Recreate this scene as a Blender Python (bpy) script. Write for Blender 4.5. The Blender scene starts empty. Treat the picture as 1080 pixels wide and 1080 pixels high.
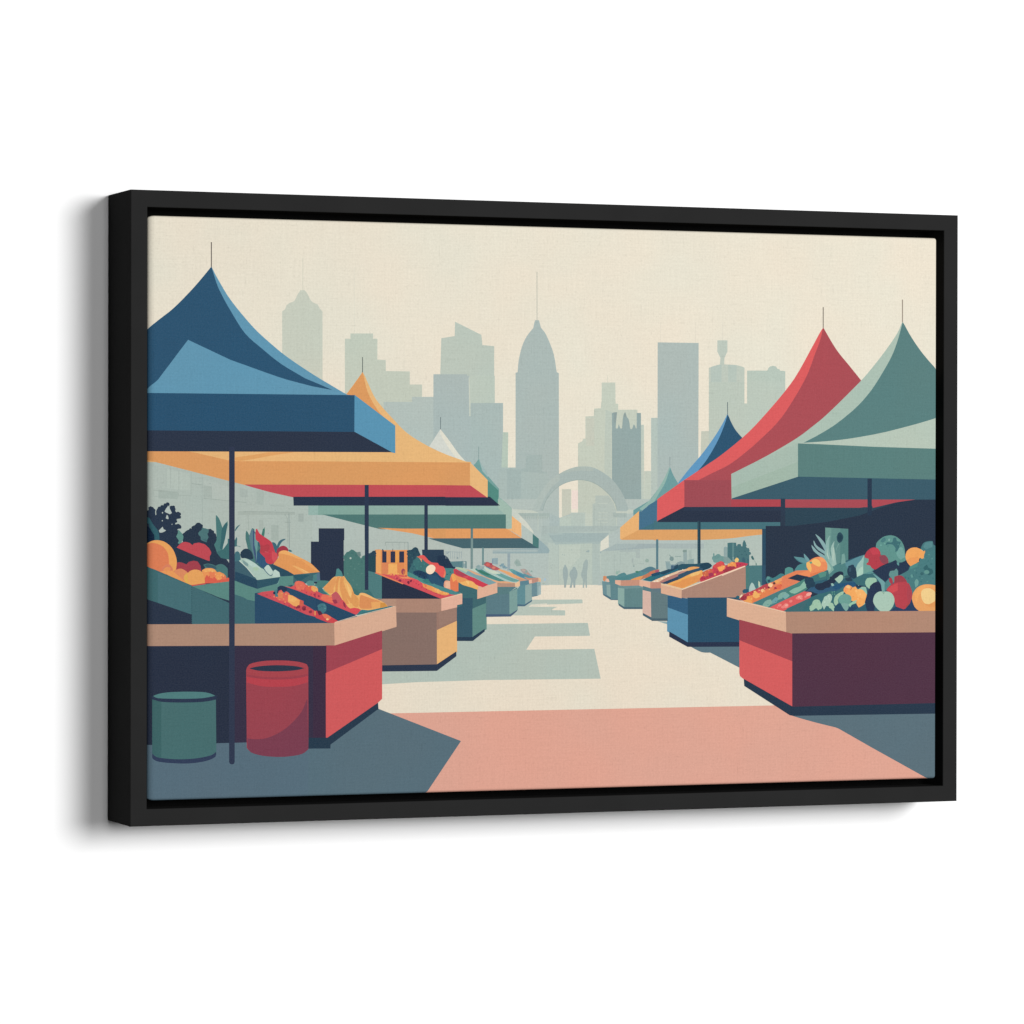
# Framed canvas print of a market street hanging on a white wall.
# Units are metres; the wall is the plane y = WALL_Y, the picture hangs in front of it (towards -y).
import bpy, math, random
import numpy as np
from mathutils import Vector, Matrix
from mathutils.geometry import delaunay_2d_cdt

scene = bpy.context.scene
COL = scene.collection

# ---------------------------------------------------------------- measures
HANG_Z = 1.50                      # height of the picture's centre above the floor
HW, HH = 0.4572, 0.3048            # half width / height of the stretched canvas (36 x 24 in)
DEPTH = 0.086683                  # frame depth
LIP = 0.017785                      # width of the frame's front edge
GAP = 0.008646                      # shadow gap between canvas and frame
REC = 0.000538 + 0.0003             # canvas set back from the frame's front
# the stretched cloth turns softly round the bars: (sideways, back, length of cloth in the turn)
TURN = (0.003, 0.003, 0.0047)
TURN_L = (0.0076, 0.005, 0.0100)    # the left edge sits closer to its rail and turns more slowly
SIDE = 0.036                       # depth of the canvas sides
WALL_Y = 0.002
OW, OH = HW + GAP + LIP, HH + GAP + LIP

# light level on the picture for which the inks are calibrated
LEVEL = 1.40

# ---------------------------------------------------------------- helpers
def link(o, parent=None):
    COL.objects.link(o)
    if parent is not None:
        o.parent = parent
    return o

def mesh_obj(name, verts, faces, mat, parent=None):
    me = bpy.data.meshes.new(name)
    me.from_pydata([tuple(v) for v in verts], [], faces)
    me.materials.append(mat)
    me.validate(); me.update()
    return link(bpy.data.objects.new(name, me), parent)

def s2l(c):
    return c / 12.92 if c <= 0.04045 else ((c + 0.055) / 1.055) ** 2.4

def new_mat(name):
    m = bpy.data.materials.new(name); m.use_nodes = True
    nt = m.node_tree; b = nt.nodes['Principled BSDF']
    return m, nt, b

# ---------------------------------------------------------------- materials
def mat_wall():
    m, nt, b = new_mat('white_wall_paint')
    tc = nt.nodes.new('ShaderNodeTexCoord')
    n = nt.nodes.new('ShaderNodeTexNoise'); n.inputs['Scale'].default_value = 260; n.inputs['Detail'].default_value = 4
    nt.links.new(tc.outputs['Object'], n.inputs['Vector'])
    bp = nt.nodes.new('ShaderNodeBump'); bp.inputs['Strength'].default_value = 0.05; bp.inputs['Distance'].default_value = 0.0008
    nt.links.new(n.outputs['Fac'], bp.inputs['Height']); nt.links.new(bp.outputs['Normal'], b.inputs['Normal'])
    b.inputs['Base Color'].default_value = (0.82, 0.82, 0.82, 1)
    b.inputs['Roughness'].default_value = 0.9
    b.inputs['Specular IOR Level'].default_value = 0.2
    return m

def mat_frame():
    m, nt, b = new_mat('matte_black_lacquer')
    tc = nt.nodes.new('ShaderNodeTexCoord')
    n = nt.nodes.new('ShaderNodeTexNoise'); n.inputs['Scale'].default_value = 18; n.inputs['Detail'].default_value = 5
    nt.links.new(tc.outputs['Object'], n.inputs['Vector'])
    r = nt.nodes.new('ShaderNodeValToRGB')
    r.color_ramp.elements[0].position = 0.3; r.color_ramp.elements[0].color = (FR*0.95, FR*0.95, FR*0.95, 1)
    r.color_ramp.elements[1].position = 0.7; r.color_ramp.elements[1].color = (FR*1.05, FR*1.05, FR*1.05, 1)
    nt.links.new(n.outputs['Fac'], r.inputs['Fac']); nt.links.new(r.outputs['Color'], b.inputs['Base Color'])
    n2 = nt.nodes.new('ShaderNodeTexNoise'); n2.inputs['Scale'].default_value = 900; n2.inputs['Detail'].default_value = 2
    nt.links.new(tc.outputs['Object'], n2.inputs['Vector'])
    bp = nt.nodes.new('ShaderNodeBump'); bp.inputs['Strength'].default_value = 0.06; bp.inputs['Distance'].default_value = 0.0003
    nt.links.new(n2.outputs['Fac'], bp.inputs['Height']); nt.links.new(bp.outputs['Normal'], b.inputs['Normal'])
    b.inputs['Roughness'].default_value = 0.75
    b.inputs['Specular IOR Level'].default_value = 0.0
    return m
FR = 0.0172

def mat_backing():
    m, nt, b = new_mat('black_backing_felt')
    tc = nt.nodes.new('ShaderNodeTexCoord')
    n = nt.nodes.new('ShaderNodeTexNoise'); n.inputs['Scale'].default_value = 300
    nt.links.new(tc.outputs['Object'], n.inputs['Vector'])
    r = nt.nodes.new('ShaderNodeValToRGB')
    r.color_ramp.elements[0].color = (0.002, 0.002, 0.002, 1); r.color_ramp.elements[1].color = (0.004, 0.004, 0.004, 1)
    nt.links.new(n.outputs['Fac'], r.inputs['Fac']); nt.links.new(r.outputs['Color'], b.inputs['Base Color'])
    b.inputs['Roughness'].default_value = 1; b.inputs['Specular IOR Level'].default_value = 0.0
    return m

def mat_print():
    """Printed canvas: ink colour per face, woven threads, small slubs and ink mottling."""
    m, nt, b = new_mat('printed_canvas_cloth')
    N = nt.nodes.new; K = nt.links.new
    at = N('ShaderNodeAttribute'); at.attribute_name = 'ink'; at.attribute_type = 'GEOMETRY'
    uv = N('ShaderNodeAttribute'); uv.attribute_name = 'cloth'; uv.attribute_type = 'GEOMETRY'
    def math_(op, a, c=None):
        n = N('ShaderNodeMath'); n.operation = op
        for i, v in enumerate((a, c)):
            if v is None: continue
            if isinstance(v, (int, float)): n.inputs[i].default_value = v
            else: K(v, n.inputs[i])
        return n.outputs[0]
    def noise(scale, sx, sy, detail=2, rough=0.5):
        mp = N('ShaderNodeMapping'); mp.inputs['Scale'].default_value = (sx, sy, 1)
        K(uv.outputs['Vector'], mp.inputs['Vector'])
        n = N('ShaderNodeTexNoise'); n.inputs['Scale'].default_value = scale
        n.inputs['Detail'].default_value = detail; n.inputs['Roughness'].default_value = rough
        K(mp.outputs['Vector'], n.inputs['Vector'])
        return n.outputs['Fac']
    # warp and weft threads, about 1.3 mm apart, thick and thin
    warp = noise(1.0, 760, 26, 2); weft = noise(1.0, 26, 760, 2)
    thread = math_('ADD', warp, weft)                       # about 1
    grain = noise(430, 1, 1, 3, 0.7)
    pits = noise(520, 1, 0.7, 1)
    # slubs: rare short thick threads
    sl_v = noise(1.0, 420, 60, 1); sl_h = noise(1.0, 60, 420, 1)
    def peak(x, lo, hi):
        r = N('ShaderNodeMapRange'); r.inputs['From Min'].default_value = lo; r.inputs['From Max'].default_value = hi
        K(x, r.inputs['Value']); return r.outputs['Result']
    slub = math_('ADD', peak(sl_v, 0.66, 0.82), peak(sl_h, 0.68, 0.84))
    mott = noise(14, 1, 0.6, 3)
    v = math_('ADD', math_('MULTIPLY', math_('SUBTRACT', thread, 1.0), 0.100000), 1.0)
    v = math_('ADD', v, math_('MULTIPLY', math_('SUBTRACT', grain, 0.5), 0.270000))
    v = math_('SUBTRACT', v, math_('MULTIPLY', slub, 0.09))
    v = math_('ADD', v, math_('MULTIPLY', math_('SUBTRACT', mott, 0.5), 0.05))
    v = math_('SUBTRACT', v, math_('MULTIPLY', peak(pits, 0.62, 0.80), 0.09))
    vm = N('ShaderNodeVectorMath'); vm.operation = 'SCALE'
    K(at.outputs['Color'], vm.inputs[0]); K(v, vm.inputs['Scale'])
    # faint warm / cool drift of the ink
    drift = noise(9, 1, 1, 2)
    tint = N('ShaderNodeMix'); tint.data_type = 'RGBA'; tint.blend_type = 'MIX'
    tint.inputs['A'].default_value = (1.025, 0.995, 0.985, 1); tint.inputs['B'].default_value = (0.985, 1.004, 1.01, 1)
    K(peak(drift, 0.35, 0.65), tint.inputs['Factor'])
    mu = N('ShaderNodeVectorMath'); mu.operation = 'MULTIPLY'
    K(vm.outputs['Vector'], mu.inputs[0]); K(tint.outputs['Result'], mu.inputs[1])
    spk = math_('MULTIPLY', math_('SUBTRACT', noise(800, 1, 1, 2, 0.7), 0.5), 0.036)   # bare thread tips between the ink
    ad = N('ShaderNodeVectorMath'); ad.operation = 'ADD'
    cx = N('ShaderNodeCombineXYZ')
    for i in range(3): K(spk, cx.inputs[i])
    K(mu.outputs['Vector'], ad.inputs[0]); K(cx.outputs['Vector'], ad.inputs[1])
    mx = N('ShaderNodeVectorMath'); mx.operation = 'MAXIMUM'; mx.inputs[1].default_value = (0.002, 0.002, 0.002)
    K(ad.outputs['Vector'], mx.inputs[0])
    K(mx.outputs['Vector'], b.inputs['Base Color'])
    bp = N('ShaderNodeBump'); bp.inputs['Strength'].default_value = 0.25; bp.inputs['Distance'].default_value = 0.0002
    K(math_('ADD', thread, math_('MULTIPLY', slub, 0.6)), bp.inputs['Height']); K(bp.outputs['Normal'], b.inputs['Normal'])
    b.inputs['Roughness'].default_value = 0.85
    b.inputs['Specular IOR Level'].default_value = 0.0
    return m

M_WALL, M_FRAME, M_BACK, M_PRINT = mat_wall(), mat_frame(), mat_backing(), mat_print()

# ---------------------------------------------------------------- wall
w0, w1, h0, h1, th = -4.0, 4.0, 0.0, 3.4, 0.12
vs = [(x, y, z) for x in (w0, w1) for y in (WALL_Y, WALL_Y + th) for z in (h0, h1)]
wall = mesh_obj('wall', vs, [(0, 4, 5, 1), (2, 3, 7, 6), (0, 1, 3, 2), (4, 6, 7, 5), (1, 5, 7, 3), (0, 2, 6, 4)], M_WALL)
wall['kind'] = 'structure'

# ---------------------------------------------------------------- the picture
root = bpy.data.objects.new('framed_canvas_print', None)
root.location = (0, 0, HANG_Z); root.empty_display_size = 0.1
link(root)
root['label'] = 'black framed canvas print of a market street with striped tents hanging on the white wall'
root['category'] = 'framed picture'

# frame rails: a profile swept along each side, mitred at the corners
BV = 0.0009
prof = [(0, 0), (0, DEPTH - BV), (BV * .3, DEPTH - BV * .3), (BV, DEPTH), (LIP - BV, DEPTH), (LIP - BV * .3, DEPTH - BV * .3),
        (LIP, DEPTH - BV), (LIP, 0)]        # (inward from the outer edge, height above the wall)
def rail(side):
    """side 0 top, 1 right, 2 bottom, 3 left"""
    V = []
    for end in (-1, 1):
        for a, h in prof:
            if side in (0, 2):
                z = (OH - a) * (1 if side == 0 else -1); x = end * (OW - a)
            else:
                x = (OW - a) * (1 if side == 1 else -1); z = end * (OH - a)
            V.append((x, -h, z))
    n = len(prof); F = []
    for i in range(n):
        j = (i + 1) % n; F.append((i, j, n + j, n + i))
    F.append(tuple(range(n))); F.append(tuple(range(2 * n - 1, n - 1, -1)))
    o = mesh_obj('frame_rail', V, F, M_FRAME, root)
    import bmesh
    bm = bmesh.new(); bm.from_mesh(o.data); bmesh.ops.recalc_face_normals(bm, faces=bm.faces); bm.to_mesh(o.data); bm.free()
    return o
for s, lab in enumerate(('top rail of the black frame', 'right rail of the black frame', 'bottom rail of the black frame', 'left rail of the black frame')):
    rail(s)['label'] = lab

# backing panel that closes the frame behind the canvas and is the floor of the shadow gap
by0 = -(DEPTH - REC - SIDE - 0.0005); by1 = by0 + 0.005
bw, bh = HW + GAP + 0.002, HH + GAP + 0.002
vs = [(x, y, z) for x in (-bw, bw) for y in (by0, by1) for z in (-bh, bh)]
mesh_obj('backing_panel', vs, [(0, 4, 5, 1), (2, 3, 7, 6), (0, 1, 3, 2), (4, 6, 7, 5), (1, 5, 7, 3), (0, 2, 6, 4)], M_BACK, root)

# ---------------------------------------------------------------- the printed canvas
# The print is one cloth. Each line below is a patch of ink, back to front: colour, first point, then steps,
# in tenths of a millimetre on the unwrapped cloth (origin at the middle of the picture).
INK = """
230,223,205 -6200,-1613 11412,-154 -13,5491 -11399,-328
200,204,189 -3181,957 449,4 -2,1122 -32,33 -21,41 -45,16 -15,10 -19,18 -12,20 -12,25 -12,21 -17,23 -14,15 -47,-1 -14,-20 -19,-27 -10,-23 -11,-25 -13,-19 -25,-14 -27,-8 -21,-14 -15,-11 -17,-47 -31,-18 2,-918
201,201,184 -2957,2649 1,-348 5,0 0,349
194,201,186 -1609,836 -1,487 -140,-1 0,140 -272,0 -1,117 -94,4 0,222 -49,0 0,55 -255,-4 0,-56 -62,-1 1,-970
219,216,200 -2380,2562 1,-714 4,0 -1,714
212,211,195 -2202,1877 0,-26 5,0 0,26
218,214,197 -1818,1749 0,-288 4,0 -1,288
185,197,186 -1426,668 644,3 -1,1076 -136,9 -13,110 -302,136 -4,-154 -153,-26
179,191,185 -2046,1133 1,-941 572,1 -1,1000 -250,-3 0,-54 -247,-2
170,184,181 -1480,705 -296,-850 730,-1 -2,1136 -15,0 -1,433 -30,0 0,17 -387,-5
198,205,191 -1069,989 21,0 0,143 -1,274 -28,0
186,198,186 -1055,1128 280,3 -1,296 -294,-4
169,184,180 -1053,-146 375,0 -2,1281 -375,-4
181,196,182 -707,195 80,0 3,173 5,452 -63,0
169,184,179 -724,-317 263,0 -1,757 -264,-1
175,179,167 -291,2556 1,-537 7,0 -1,537
170,184,180 -23,-867 -8,2333 -24,10 -8,47 -11,70 -13,63 -14,47 -16,42 -17,39 -18,40 -19,38 -18,33 -20,26 -19,20 -13,13 -7,28 -16,53 -45,0 -16,-54 -3,-29 -21,-23 -30,-35 -28,-37 -21,-35 -18,-37 -16,-40 -14,-47 -13,-51 -10,-48 -6,-50 -4,-48 -2,-31 -24,-7 4,-2326
163,179,175 -633,-146 466,-1 -1,537 -55,8 0,180 -191,-1 0,-137 -61,-20 -159,3
168,183,179 -477,580 66,-17 32,1 -30,44 -80,-16
195,202,187 916,-961 -18,1819 0,220 -228,-2 0,63 -32,4 -3,229 -161,-2 0,-197 -7,-34 -2,-49 -79,-5 -5,-81 -98,-6 1,-241 -27,0 -10,-27 -51,-26 3,-1659
211,209,192 540,1450 1,-84 7,0 0,84
187,197,185 508,682 3,-1639 67,-1 15,1865 5,140 -77,27
197,200,185 293,678 95,1 0,307 -95,-1
181,191,179 370,880 0,-53 5,0 0,53
181,191,179 370,751 1,-36 4,0 0,36
189,199,187 909,-961 78,0 -11,1874 -37,0
147,166,164 597,273 12,-1231 330,-3 8,954 -7,1049 -50,0 -1,-169 -10,1 -12,32 -14,12 -15,-45 -14,-10 -13,9 -7,63 -12,42 -16,15 -4,10 -6,15 -6,18 -9,16 -16,-25 -5,-17 -5,-27 -3,-37 -4,-43 -2,-29 -17,-3 -5,5 -17,42 -13,-45 -10,-3 -14,7 5,66 12,107 -38,-3 -23,-8
143,159,157 619,938 25,1 13,110 -41,-4
143,157,153 742,994 17,1 4,21 -12,30 -11,-21
191,200,187 980,-961 91,-1 -2,1370 -87,-1
180,193,185 1065,-962 96,-1 -4,1954 -96,-1
217,212,196 1168,2038 1,-227 5,1 -1,226
217,212,196 1588,2045 0,-230 5,0 -1,230
217,212,196 1914,2051 0,-202 5,0 0,202
194,199,184 1628,-532 136,0 -2,1382 -99,-1
188,197,185 1757,-184 471,-1 -3,1344 -39,0 0,395 -27,11 -34,10 -35,6 -42,4 -39,1 -42,1 -27,0 2,71 36,70 0,126 -122,-2 0,-126 38,-69 -7,-71 -32,-7 -48,-12 -54,-22
180,193,184 1784,-184 127,0 -4,1767 -52,-4 -79,-23
181,194,184 1990,-184 103,0 -4,1764 -102,4
183,195,183 2221,-184 467,-1 -4,1708 -65,5 -6,15 -27,5 -12,22 -35,11 -41,-8 -20,-19 -13,-28 -248,-3
170,184,180 1139,-876 489,-3 2,2698 -492,-1
185,196,184 1756,199 931,2 -3,1217 -467,-6 1,-253 -32,0 0,236 -432,-6
169,184,179 -468,-27 375,0 0,227 -76,173 -300,25
178,190,184 -797,-827 1901,-14 -2,941 -1809,-1
175,188,183 -219,-284 200,0 -2,536 -97,-86 -102,-189
230,223,205 -25,-110 39,19 0,292 95,0 1,-254 94,0 -1,368 -116,-18 -113,-48
196,199,184 8,-96 108,36 0,268 -109,-1
234,218,208 123,-10 77,0 -1,204 -77,0
191,199,185 197,-53 84,0 0,-215 380,0 -10,297 -76,113 -113,95 -112,55 -154,21
181,193,184 110,-276 178,0 -1,229 -177,0
186,197,186 -25,-276 142,0 -1,201 -142,-29
193,201,188 281,-268 91,0 -1,213 -90,0
178,190,182 401,56 -33,-9 1,-315 283,0 -4,245 -35,87 -57,74 -155,0
189,199,188 431,49 115,0 0,9 -115,0
189,199,188 432,-54 114,0 0,9 -114,0
189,199,188 432,-88 115,0 0,8 -115,0
189,199,188 432,-123 115,0 0,9 -115,0
189,199,188 432,-157 115,0 0,8 -115,0
169,182,174 383,29 0,-286 7,0 0,286
167,180,173 461,-135 0,-114 8,0 0,114
166,181,177 -214,-31 9,31 13,40 15,38 18,30 22,28 24,27 28,27 31,26 33,23 35,19 36,15 39,13 42,10 44,7 43,3 44,-2 44,-7 41,-11 39,-14 36,-18 37,-22 38,-29 39,-32 34,-33 27,-32 22,-33 16,-29 14,-40 5,-31 145,0 -14,41 -19,51 -21,50 -23,42 -24,41 -29,39 -33,39 -37,37 -43,36 -53,35 -59,32 -57,24 -53,12 -51,3 -47,0 -38,-2 -35,-5 -39,-11 -47,-16 -51,-21 -51,-27 -51,-33 -52,-39 -45,-40 -37,-44 -31,-46 -25,-39 -18,-30 -12,-24 -10,-24 -10,-26 -9,-25 -6,-21
174,187,181 -257,-27 25,62 46,94 73,102 93,69 0,71 -27,-12 -34,-20 -28,-21 -32,-26 -32,-31 -33,-41 -33,-47 -27,-41 -18,-30 -12,-24 -10,-24 -10,-26 -9,-25 -6,-21
172,185,178 126,399 111,12 132,-8 21,37 -44,5 -57,7 -52,3 -39,-2 -35,-5 -39,-11 -52,-20 -57,-25 -38,-21
153,170,165 -213,-26 9,29 -7,2 -9,-29
153,170,165 -205,1 13,41 -7,2 -13,-41
153,170,165 -192,40 16,39 -7,2 -16,-39
153,170,165 -177,76 19,32 -6,4 -19,-32
153,170,165 -159,106 23,30 -6,4 -23,-30
153,170,165 -138,134 26,29 -5,5 -26,-29
153,170,165 -113,162 29,29 -5,4 -30,-29
153,170,165 -86,189 33,28 -5,5 -33,-28
153,170,165 -55,215 35,25 -4,5 -35,-24
153,170,165 -22,238 37,20 -4,6 -37,-20
153,170,165 13,257 39,16 -3,7 -39,-17
153,170,165 49,272 41,14 -2,6 -41,-13
153,170,165 88,285 44,11 -2,7 -44,-11
153,170,165 130,295 46,8 -1,7 -47,-8
153,170,165 173,303 47,3 -1,7 -46,-3
153,170,165 217,306 46,-2 1,6 -47,3
153,170,165 261,304 46,-8 1,7 -46,8
153,170,165 304,297 45,-11 2,6 -45,12
153,170,165 346,286 41,-15 3,7 -41,15
153,170,165 384,272 39,-19 4,6 -39,19
153,170,165 421,255 38,-24 4,6 -38,23
153,170,165 457,232 41,-29 5,5 -41,30
153,170,165 496,204 41,-34 5,5 -41,34
153,170,165 535,171 36,-34 5,4 -35,35
153,170,165 569,139 29,-35 6,5 -29,34
153,170,165 596,106 23,-34 7,4 -24,34
153,170,165 618,74 18,-31 6,3 -17,31
153,170,165 635,45 14,-42 7,2 -14,42
153,170,165 648,5 6,-30 7,1 -5,30
195,203,191 -512,-61 244,-9 0,23 -68,23 -244,16
165,180,174 -475,-92 345,0 0,40 -386,-1
167,181,175 617,-99 156,-1 0,53 -166,0
172,185,178 -448,-112 279,-1 41,25 -351,1
158,173,169 -449,-95 0,-22 5,0 0,22
158,173,169 -424,-95 1,-22 5,0 0,22
158,173,169 -398,-95 0,-22 6,0 0,22
158,173,169 -372,-95 0,-22 6,0 -1,22
158,173,169 -346,-95 0,-22 5,0 0,22
158,173,169 -320,-95 0,-22 5,0 0,22
158,173,169 -295,-95 0,-22 6,0 0,22
158,173,169 -269,-95 0,-22 6,0 0,22
158,173,169 -243,-95 0,-22 5,0 0,22
158,173,169 -217,-95 0,-22 5,0 0,22
158,173,169 -191,-95 0,-22 5,0 0,22
158,173,169 -166,-95 0,-22 6,0 0,22
158,173,169 -140,-95 0,-22 6,0 0,22
165,179,174 -250,-109 0,-138 5,0 0,138
190,200,188 -275,-71 0,-176 7,0 0,176
170,184,181 -136,-267 117,0 0,163 -117,50
192,200,188 645,-53 124,0 19,-9 123,18 -7,27 -111,5 -25,-23 -123,0
170,183,178 -265,-814 1218,-9 -20,629 -1162,2
177,190,183 386,-423 86,0 160,104 59,73 -731,-18
172,186,180 -237,-831 206,-2 -6,434 -38,18 -61,117 -102,-31
177,189,183 -357,-835 339,-2 0,379 -339,1
170,183,179 -237,-797 76,-1 -1,306 -75,1
181,193,186 -226,-514 53,0 0,5 -53,0
181,193,186 -226,-536 53,0 0,5 -53,1
181,193,186 -226,-557 53,0 0,5 -53,0
181,193,186 -226,-578 53,-1 0,5 -53,1
181,193,186 -225,-600 52,0 0,5 -53,0
181,193,184 -154,-835 127,0 -1,445 -127,19
181,193,184 347,-838 306,-2 -1,386 -115,106 -191,-26
174,187,180 366,-838 100,-1 -20,466 -100,-9
161,177,175 -79,-378 542,5 101,103 -725,2
169,184,180 -139,-292 157,4 0,20 -179,0
167,182,178 -70,-395 524,6 12,25 -548,-1
183,194,183 -26,-835 394,-3 -1,456 -401,-9
189,198,186 -15,-661 106,-1 132,130 0,133 -239,-8
196,204,191 -19,-392 0,-336 5,0 -1,336
170,182,176 -33,-400 2,-433 5,0 -3,433
176,188,180 362,-462 1,-374 3,0 0,374
171,184,176 163,-549 38,-9 1,3 -38,9
158,174,171 289,-471 14,-7 19,-3 14,12 -9,15 -14,-4
167,180,174 21,-501 -4,3 -4,0 -3,-3 -1,-3 1,-4 4,-2 4,0 3,2 1,4
167,180,174 44,-505 -3,2 -4,0 -4,-2 -1,-3 1,-4 4,-2 4,0 3,2 1,3
167,180,174 127,-450 -3,3 -4,0 -3,-3 -1,-3 1,-4 3,-2 4,0 3,2 2,4
167,180,174 -118,-620 -3,2 -4,0 -3,-2 -2,-3 2,-4 3,-2 4,0 3,2 1,4
167,180,174 -99,-611 -4,2 -4,0 -3,-2 -1,-4 1,-3 3,-3 4,0 4,2 1,4
167,180,174 -107,-641 -3,2 -4,0 -3,-2 -1,-4 1,-3 3,-3 4,0 3,3 2,3
157,174,174 458,-492 194,4 0,102 -194,-85
218,216,201 464,-467 104,49 -2,130 -100,-96
229,219,200 -6200,-3577 11417,-343 -7,3053 -11410,75
180,193,182 -595,-1068 206,-2 37,21 604,15 0,32 -11,10 -836,3
217,214,198 -356,-1070 191,24 0,15 -191,-12
180,193,182 -632,-1157 680,-8 0,56 -156,5 7,7 11,7 15,7 18,6 13,7 -550,8
178,191,181 -2522,-1896 860,35 761,10 1369,-7 -76,326 -798,1 100,142 647,0 -27,141 -1177,-2 -9,191 -1651,15
156,171,169 39,-615 -4,-18 -11,-16 -3,-20 -1,-24 0,-25 2,-27 6,-25 5,-26 2,-35 0,-32 21,0 11,66 6,23 6,29 2,22 -1,21 -1,23 -4,21 -8,15 -7,11 -7,20 -12,-2
156,171,169 154,-634 -16,-8 -6,-17 -13,-11 -13,-13 -6,-16 -2,-16 0,-13 4,-14 7,-11 6,-14 0,-22 -2,-24 -7,-26 -7,-25 26,0 7,56 9,0 5,-56 20,0 4,83 11,17 8,24 5,24 -2,18 -4,14 -7,13 -6,11 -6,18 -14,7
161,175,171 279,-573 -8,-8 -10,-18 -4,-25 -3,-27 -7,-22 -7,-20 -5,-16 -2,-15 5,-17 7,-15 6,-9 5,-16 0,-26 -1,-32 -1,-27 14,0 14,77 8,-77 14,0 1,171 4,18 4,25 2,27 1,25 -1,20 -3,16 -17,9 -17,-17
140,152,150 117,-838 -7,-24 6,-1 7,24
155,149,146 150,-839 2,-24 7,0 -2,24
165,163,156 38,-833 0,-29 8,0 0,28
220,164,146 -2307,-3675 7524,-245 -4,1707 -2653,25 -4708,-1
91,112,122 2775,-2306 34,-11 44,-13 52,-15 60,-16 67,-18 69,-18 57,-14 63,-15 56,-13 39,-10 39,-15 414,-221 716,-373 812,-417 -3,1193 -729,-22 -1777,16
89,111,122 -6200,-3476 4578,337 64,84 399,553 -950,368 -587,-249 -3504,-40
93,117,127 1533,-1518 39,-22 51,-25 48,-20 41,-6 38,-1 26,1 368,-178 0,263
144,166,167 1266,-1277 0,33 -127,7
175,187,179 -6200,-860 4649,-30 -183,750 -1105,772 -3361,-15
177,189,182 -2841,-813 2528,-35 -1,417 -553,19 -1975,275
177,189,182 -2841,-813 2197,-33 0,363 -222,173 -1977,374
165,178,170 -4534,102 212,-5 -1,72 -211,25
179,190,182 -4045,98 274,-17 0,147 -274,67
169,181,173 -4045,114 93,-8 -1,121 -92,14
168,180,173 -3647,115 84,0 0,80 -84,18
169,182,174 -3464,37 81,0 0,142 -82,17
180,192,183 -4440,205 246,-17 0,171 -246,50
157,170,163 -4062,358 1,-531 5,0 -1,531
160,173,165 -4182,377 0,-253 5,0 0,253
163,175,167 -4589,184 273,-29 0,6 -272,30
163,175,167 -4320,159 0,-27 6,0 0,27
163,175,167 -4318,130 131,-3 0,6 -131,4
159,172,164 -4043,102 278,-29 1,6 -279,30
159,172,164 -3767,73 193,-17 1,7 -193,16
163,176,168 -4589,175 0,-51 4,0 0,51
163,176,168 -4588,122 254,-28 1,5 -255,28
158,171,163 -4173,254 106,-13 1,7 -106,13
165,177,169 -4316,398 0,-208 5,0 0,208
165,177,169 -4406,422 1,-215 5,0 0,215
163,175,167 -3314,23 159,-5 1,7 -160,5
166,178,170 -3668,-70 630,0 0,29 -630,11
151,164,157 -3610,-36 569,-10 0,5 -569,10
161,174,166 -3560,-73 7,-159 7,0 -7,160
144,159,155 -3109,-56 6,-366 8,0 -5,366
159,172,164 -3150,-71 12,-16 6,4 -13,15
159,172,164 -3139,-85 12,-24 7,3 -13,24
159,172,164 -3128,-107 5,-25 7,1 -5,26
159,172,164 -3123,-129 1,-46 7,0 -1,46
159,172,164 -3122,-173 1,-47 7,0 -1,47
159,172,164 -3121,-218 0,-61 7,0 0,61
159,172,164 -3121,-277 1,-59 7,0 -1,59
159,172,164 -3120,-334 0,-41 7,0 0,41
153,166,159 -3151,-152 70,0 0,7 -70,0
167,179,171 -3438,-226 50,0 0,106 -50,0
165,178,170 -3302,-339 84,-8 -1,168 -83,0
163,175,168 -3001,-144 59,0 0,87 -59,0
144,160,154 -3253,-21 -2,2 -4,0 -2,-2 -1,-3 1,-3 2,-1 4,0 2,1 1,3
144,160,154 -3142,-67 -3,1 -3,0 -3,-1 -1,-3 1,-3 3,-2 3,0 3,2 1,3
144,160,154 -3099,-4 -2,2 -4,0 -2,-2 -1,-3 1,-3 2,-2 4,0 2,2 1,3
144,160,154 -3329,-262 -3,2 -3,0 -3,-2 -1,-3 1,-3 3,-2 3,0 3,2 1,3
144,160,154 -3969,261 -2,2 -4,0 -2,-2 -1,-3 1,-3 2,-2 4,0 2,2 1,3
144,160,154 -3744,96 -2,1 -4,0 -2,-2 -1,-2 1,-3 2,-2 4,0 2,2 1,3
178,190,184 -1342,-903 980,-7 0,76 215,-1 -1,352 -985,60 -210,59
151,171,173 -271,-428 -526,-21 0,-40 648,0 9,14 5,17 -8,16 -14,17 -21,21 -26,23 -33,26 -31,22
167,182,180 -797,-466 519,-6 15,23 -534,0
123,147,144 -963,663 0,-138 6,0 0,138
117,158,153 -960,528 -15,-17 -12,-17 -15,-15 -17,-15 156,-166 0,-187 138,-88 0,187 -128,137 -7,18 -12,27 -13,20 -16,23 -13,19 -14,22 -11,18 -10,20 -7,14
158,181,178 -918,400 61,-65 4,16 -13,25 -18,33 -16,28 -16,23 -13,18 -14,25 -13,19
84,137,127 -863,111 132,-89 0,171 -74,61 -57,50
149,178,169 -2889,-72 2225,-1 0,-176 95,0 0,241 -23,22 -30,27 -20,18 -22,18 -19,15 -25,18 -22,13 -7,-97 -2153,0
160,185,172 -737,3 85,-75 1,-154 82,0 0,209 -59,58 -56,46 -53,12
132,166,155 -2781,-72 529,0 0,105 -529,0
142,172,162 -2219,-72 644,0 0,105 -644,0
80,119,115 -2077,-225 1432,0 0,158 -2089,0
222,157,101 -2118,-209 405,-60 253,-57 1007,-1 -182,107 -1185,2
214,154,99 -1461,-326 125,0 0,108 -237,-1
234,180,124 -576,-220 -60,-3 62,-28 117,-65 -2,154 -116,86
208,211,198 -576,-82 110,-83 3,-149 138,-87 1,147 -77,101 -86,82 -88,77
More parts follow.
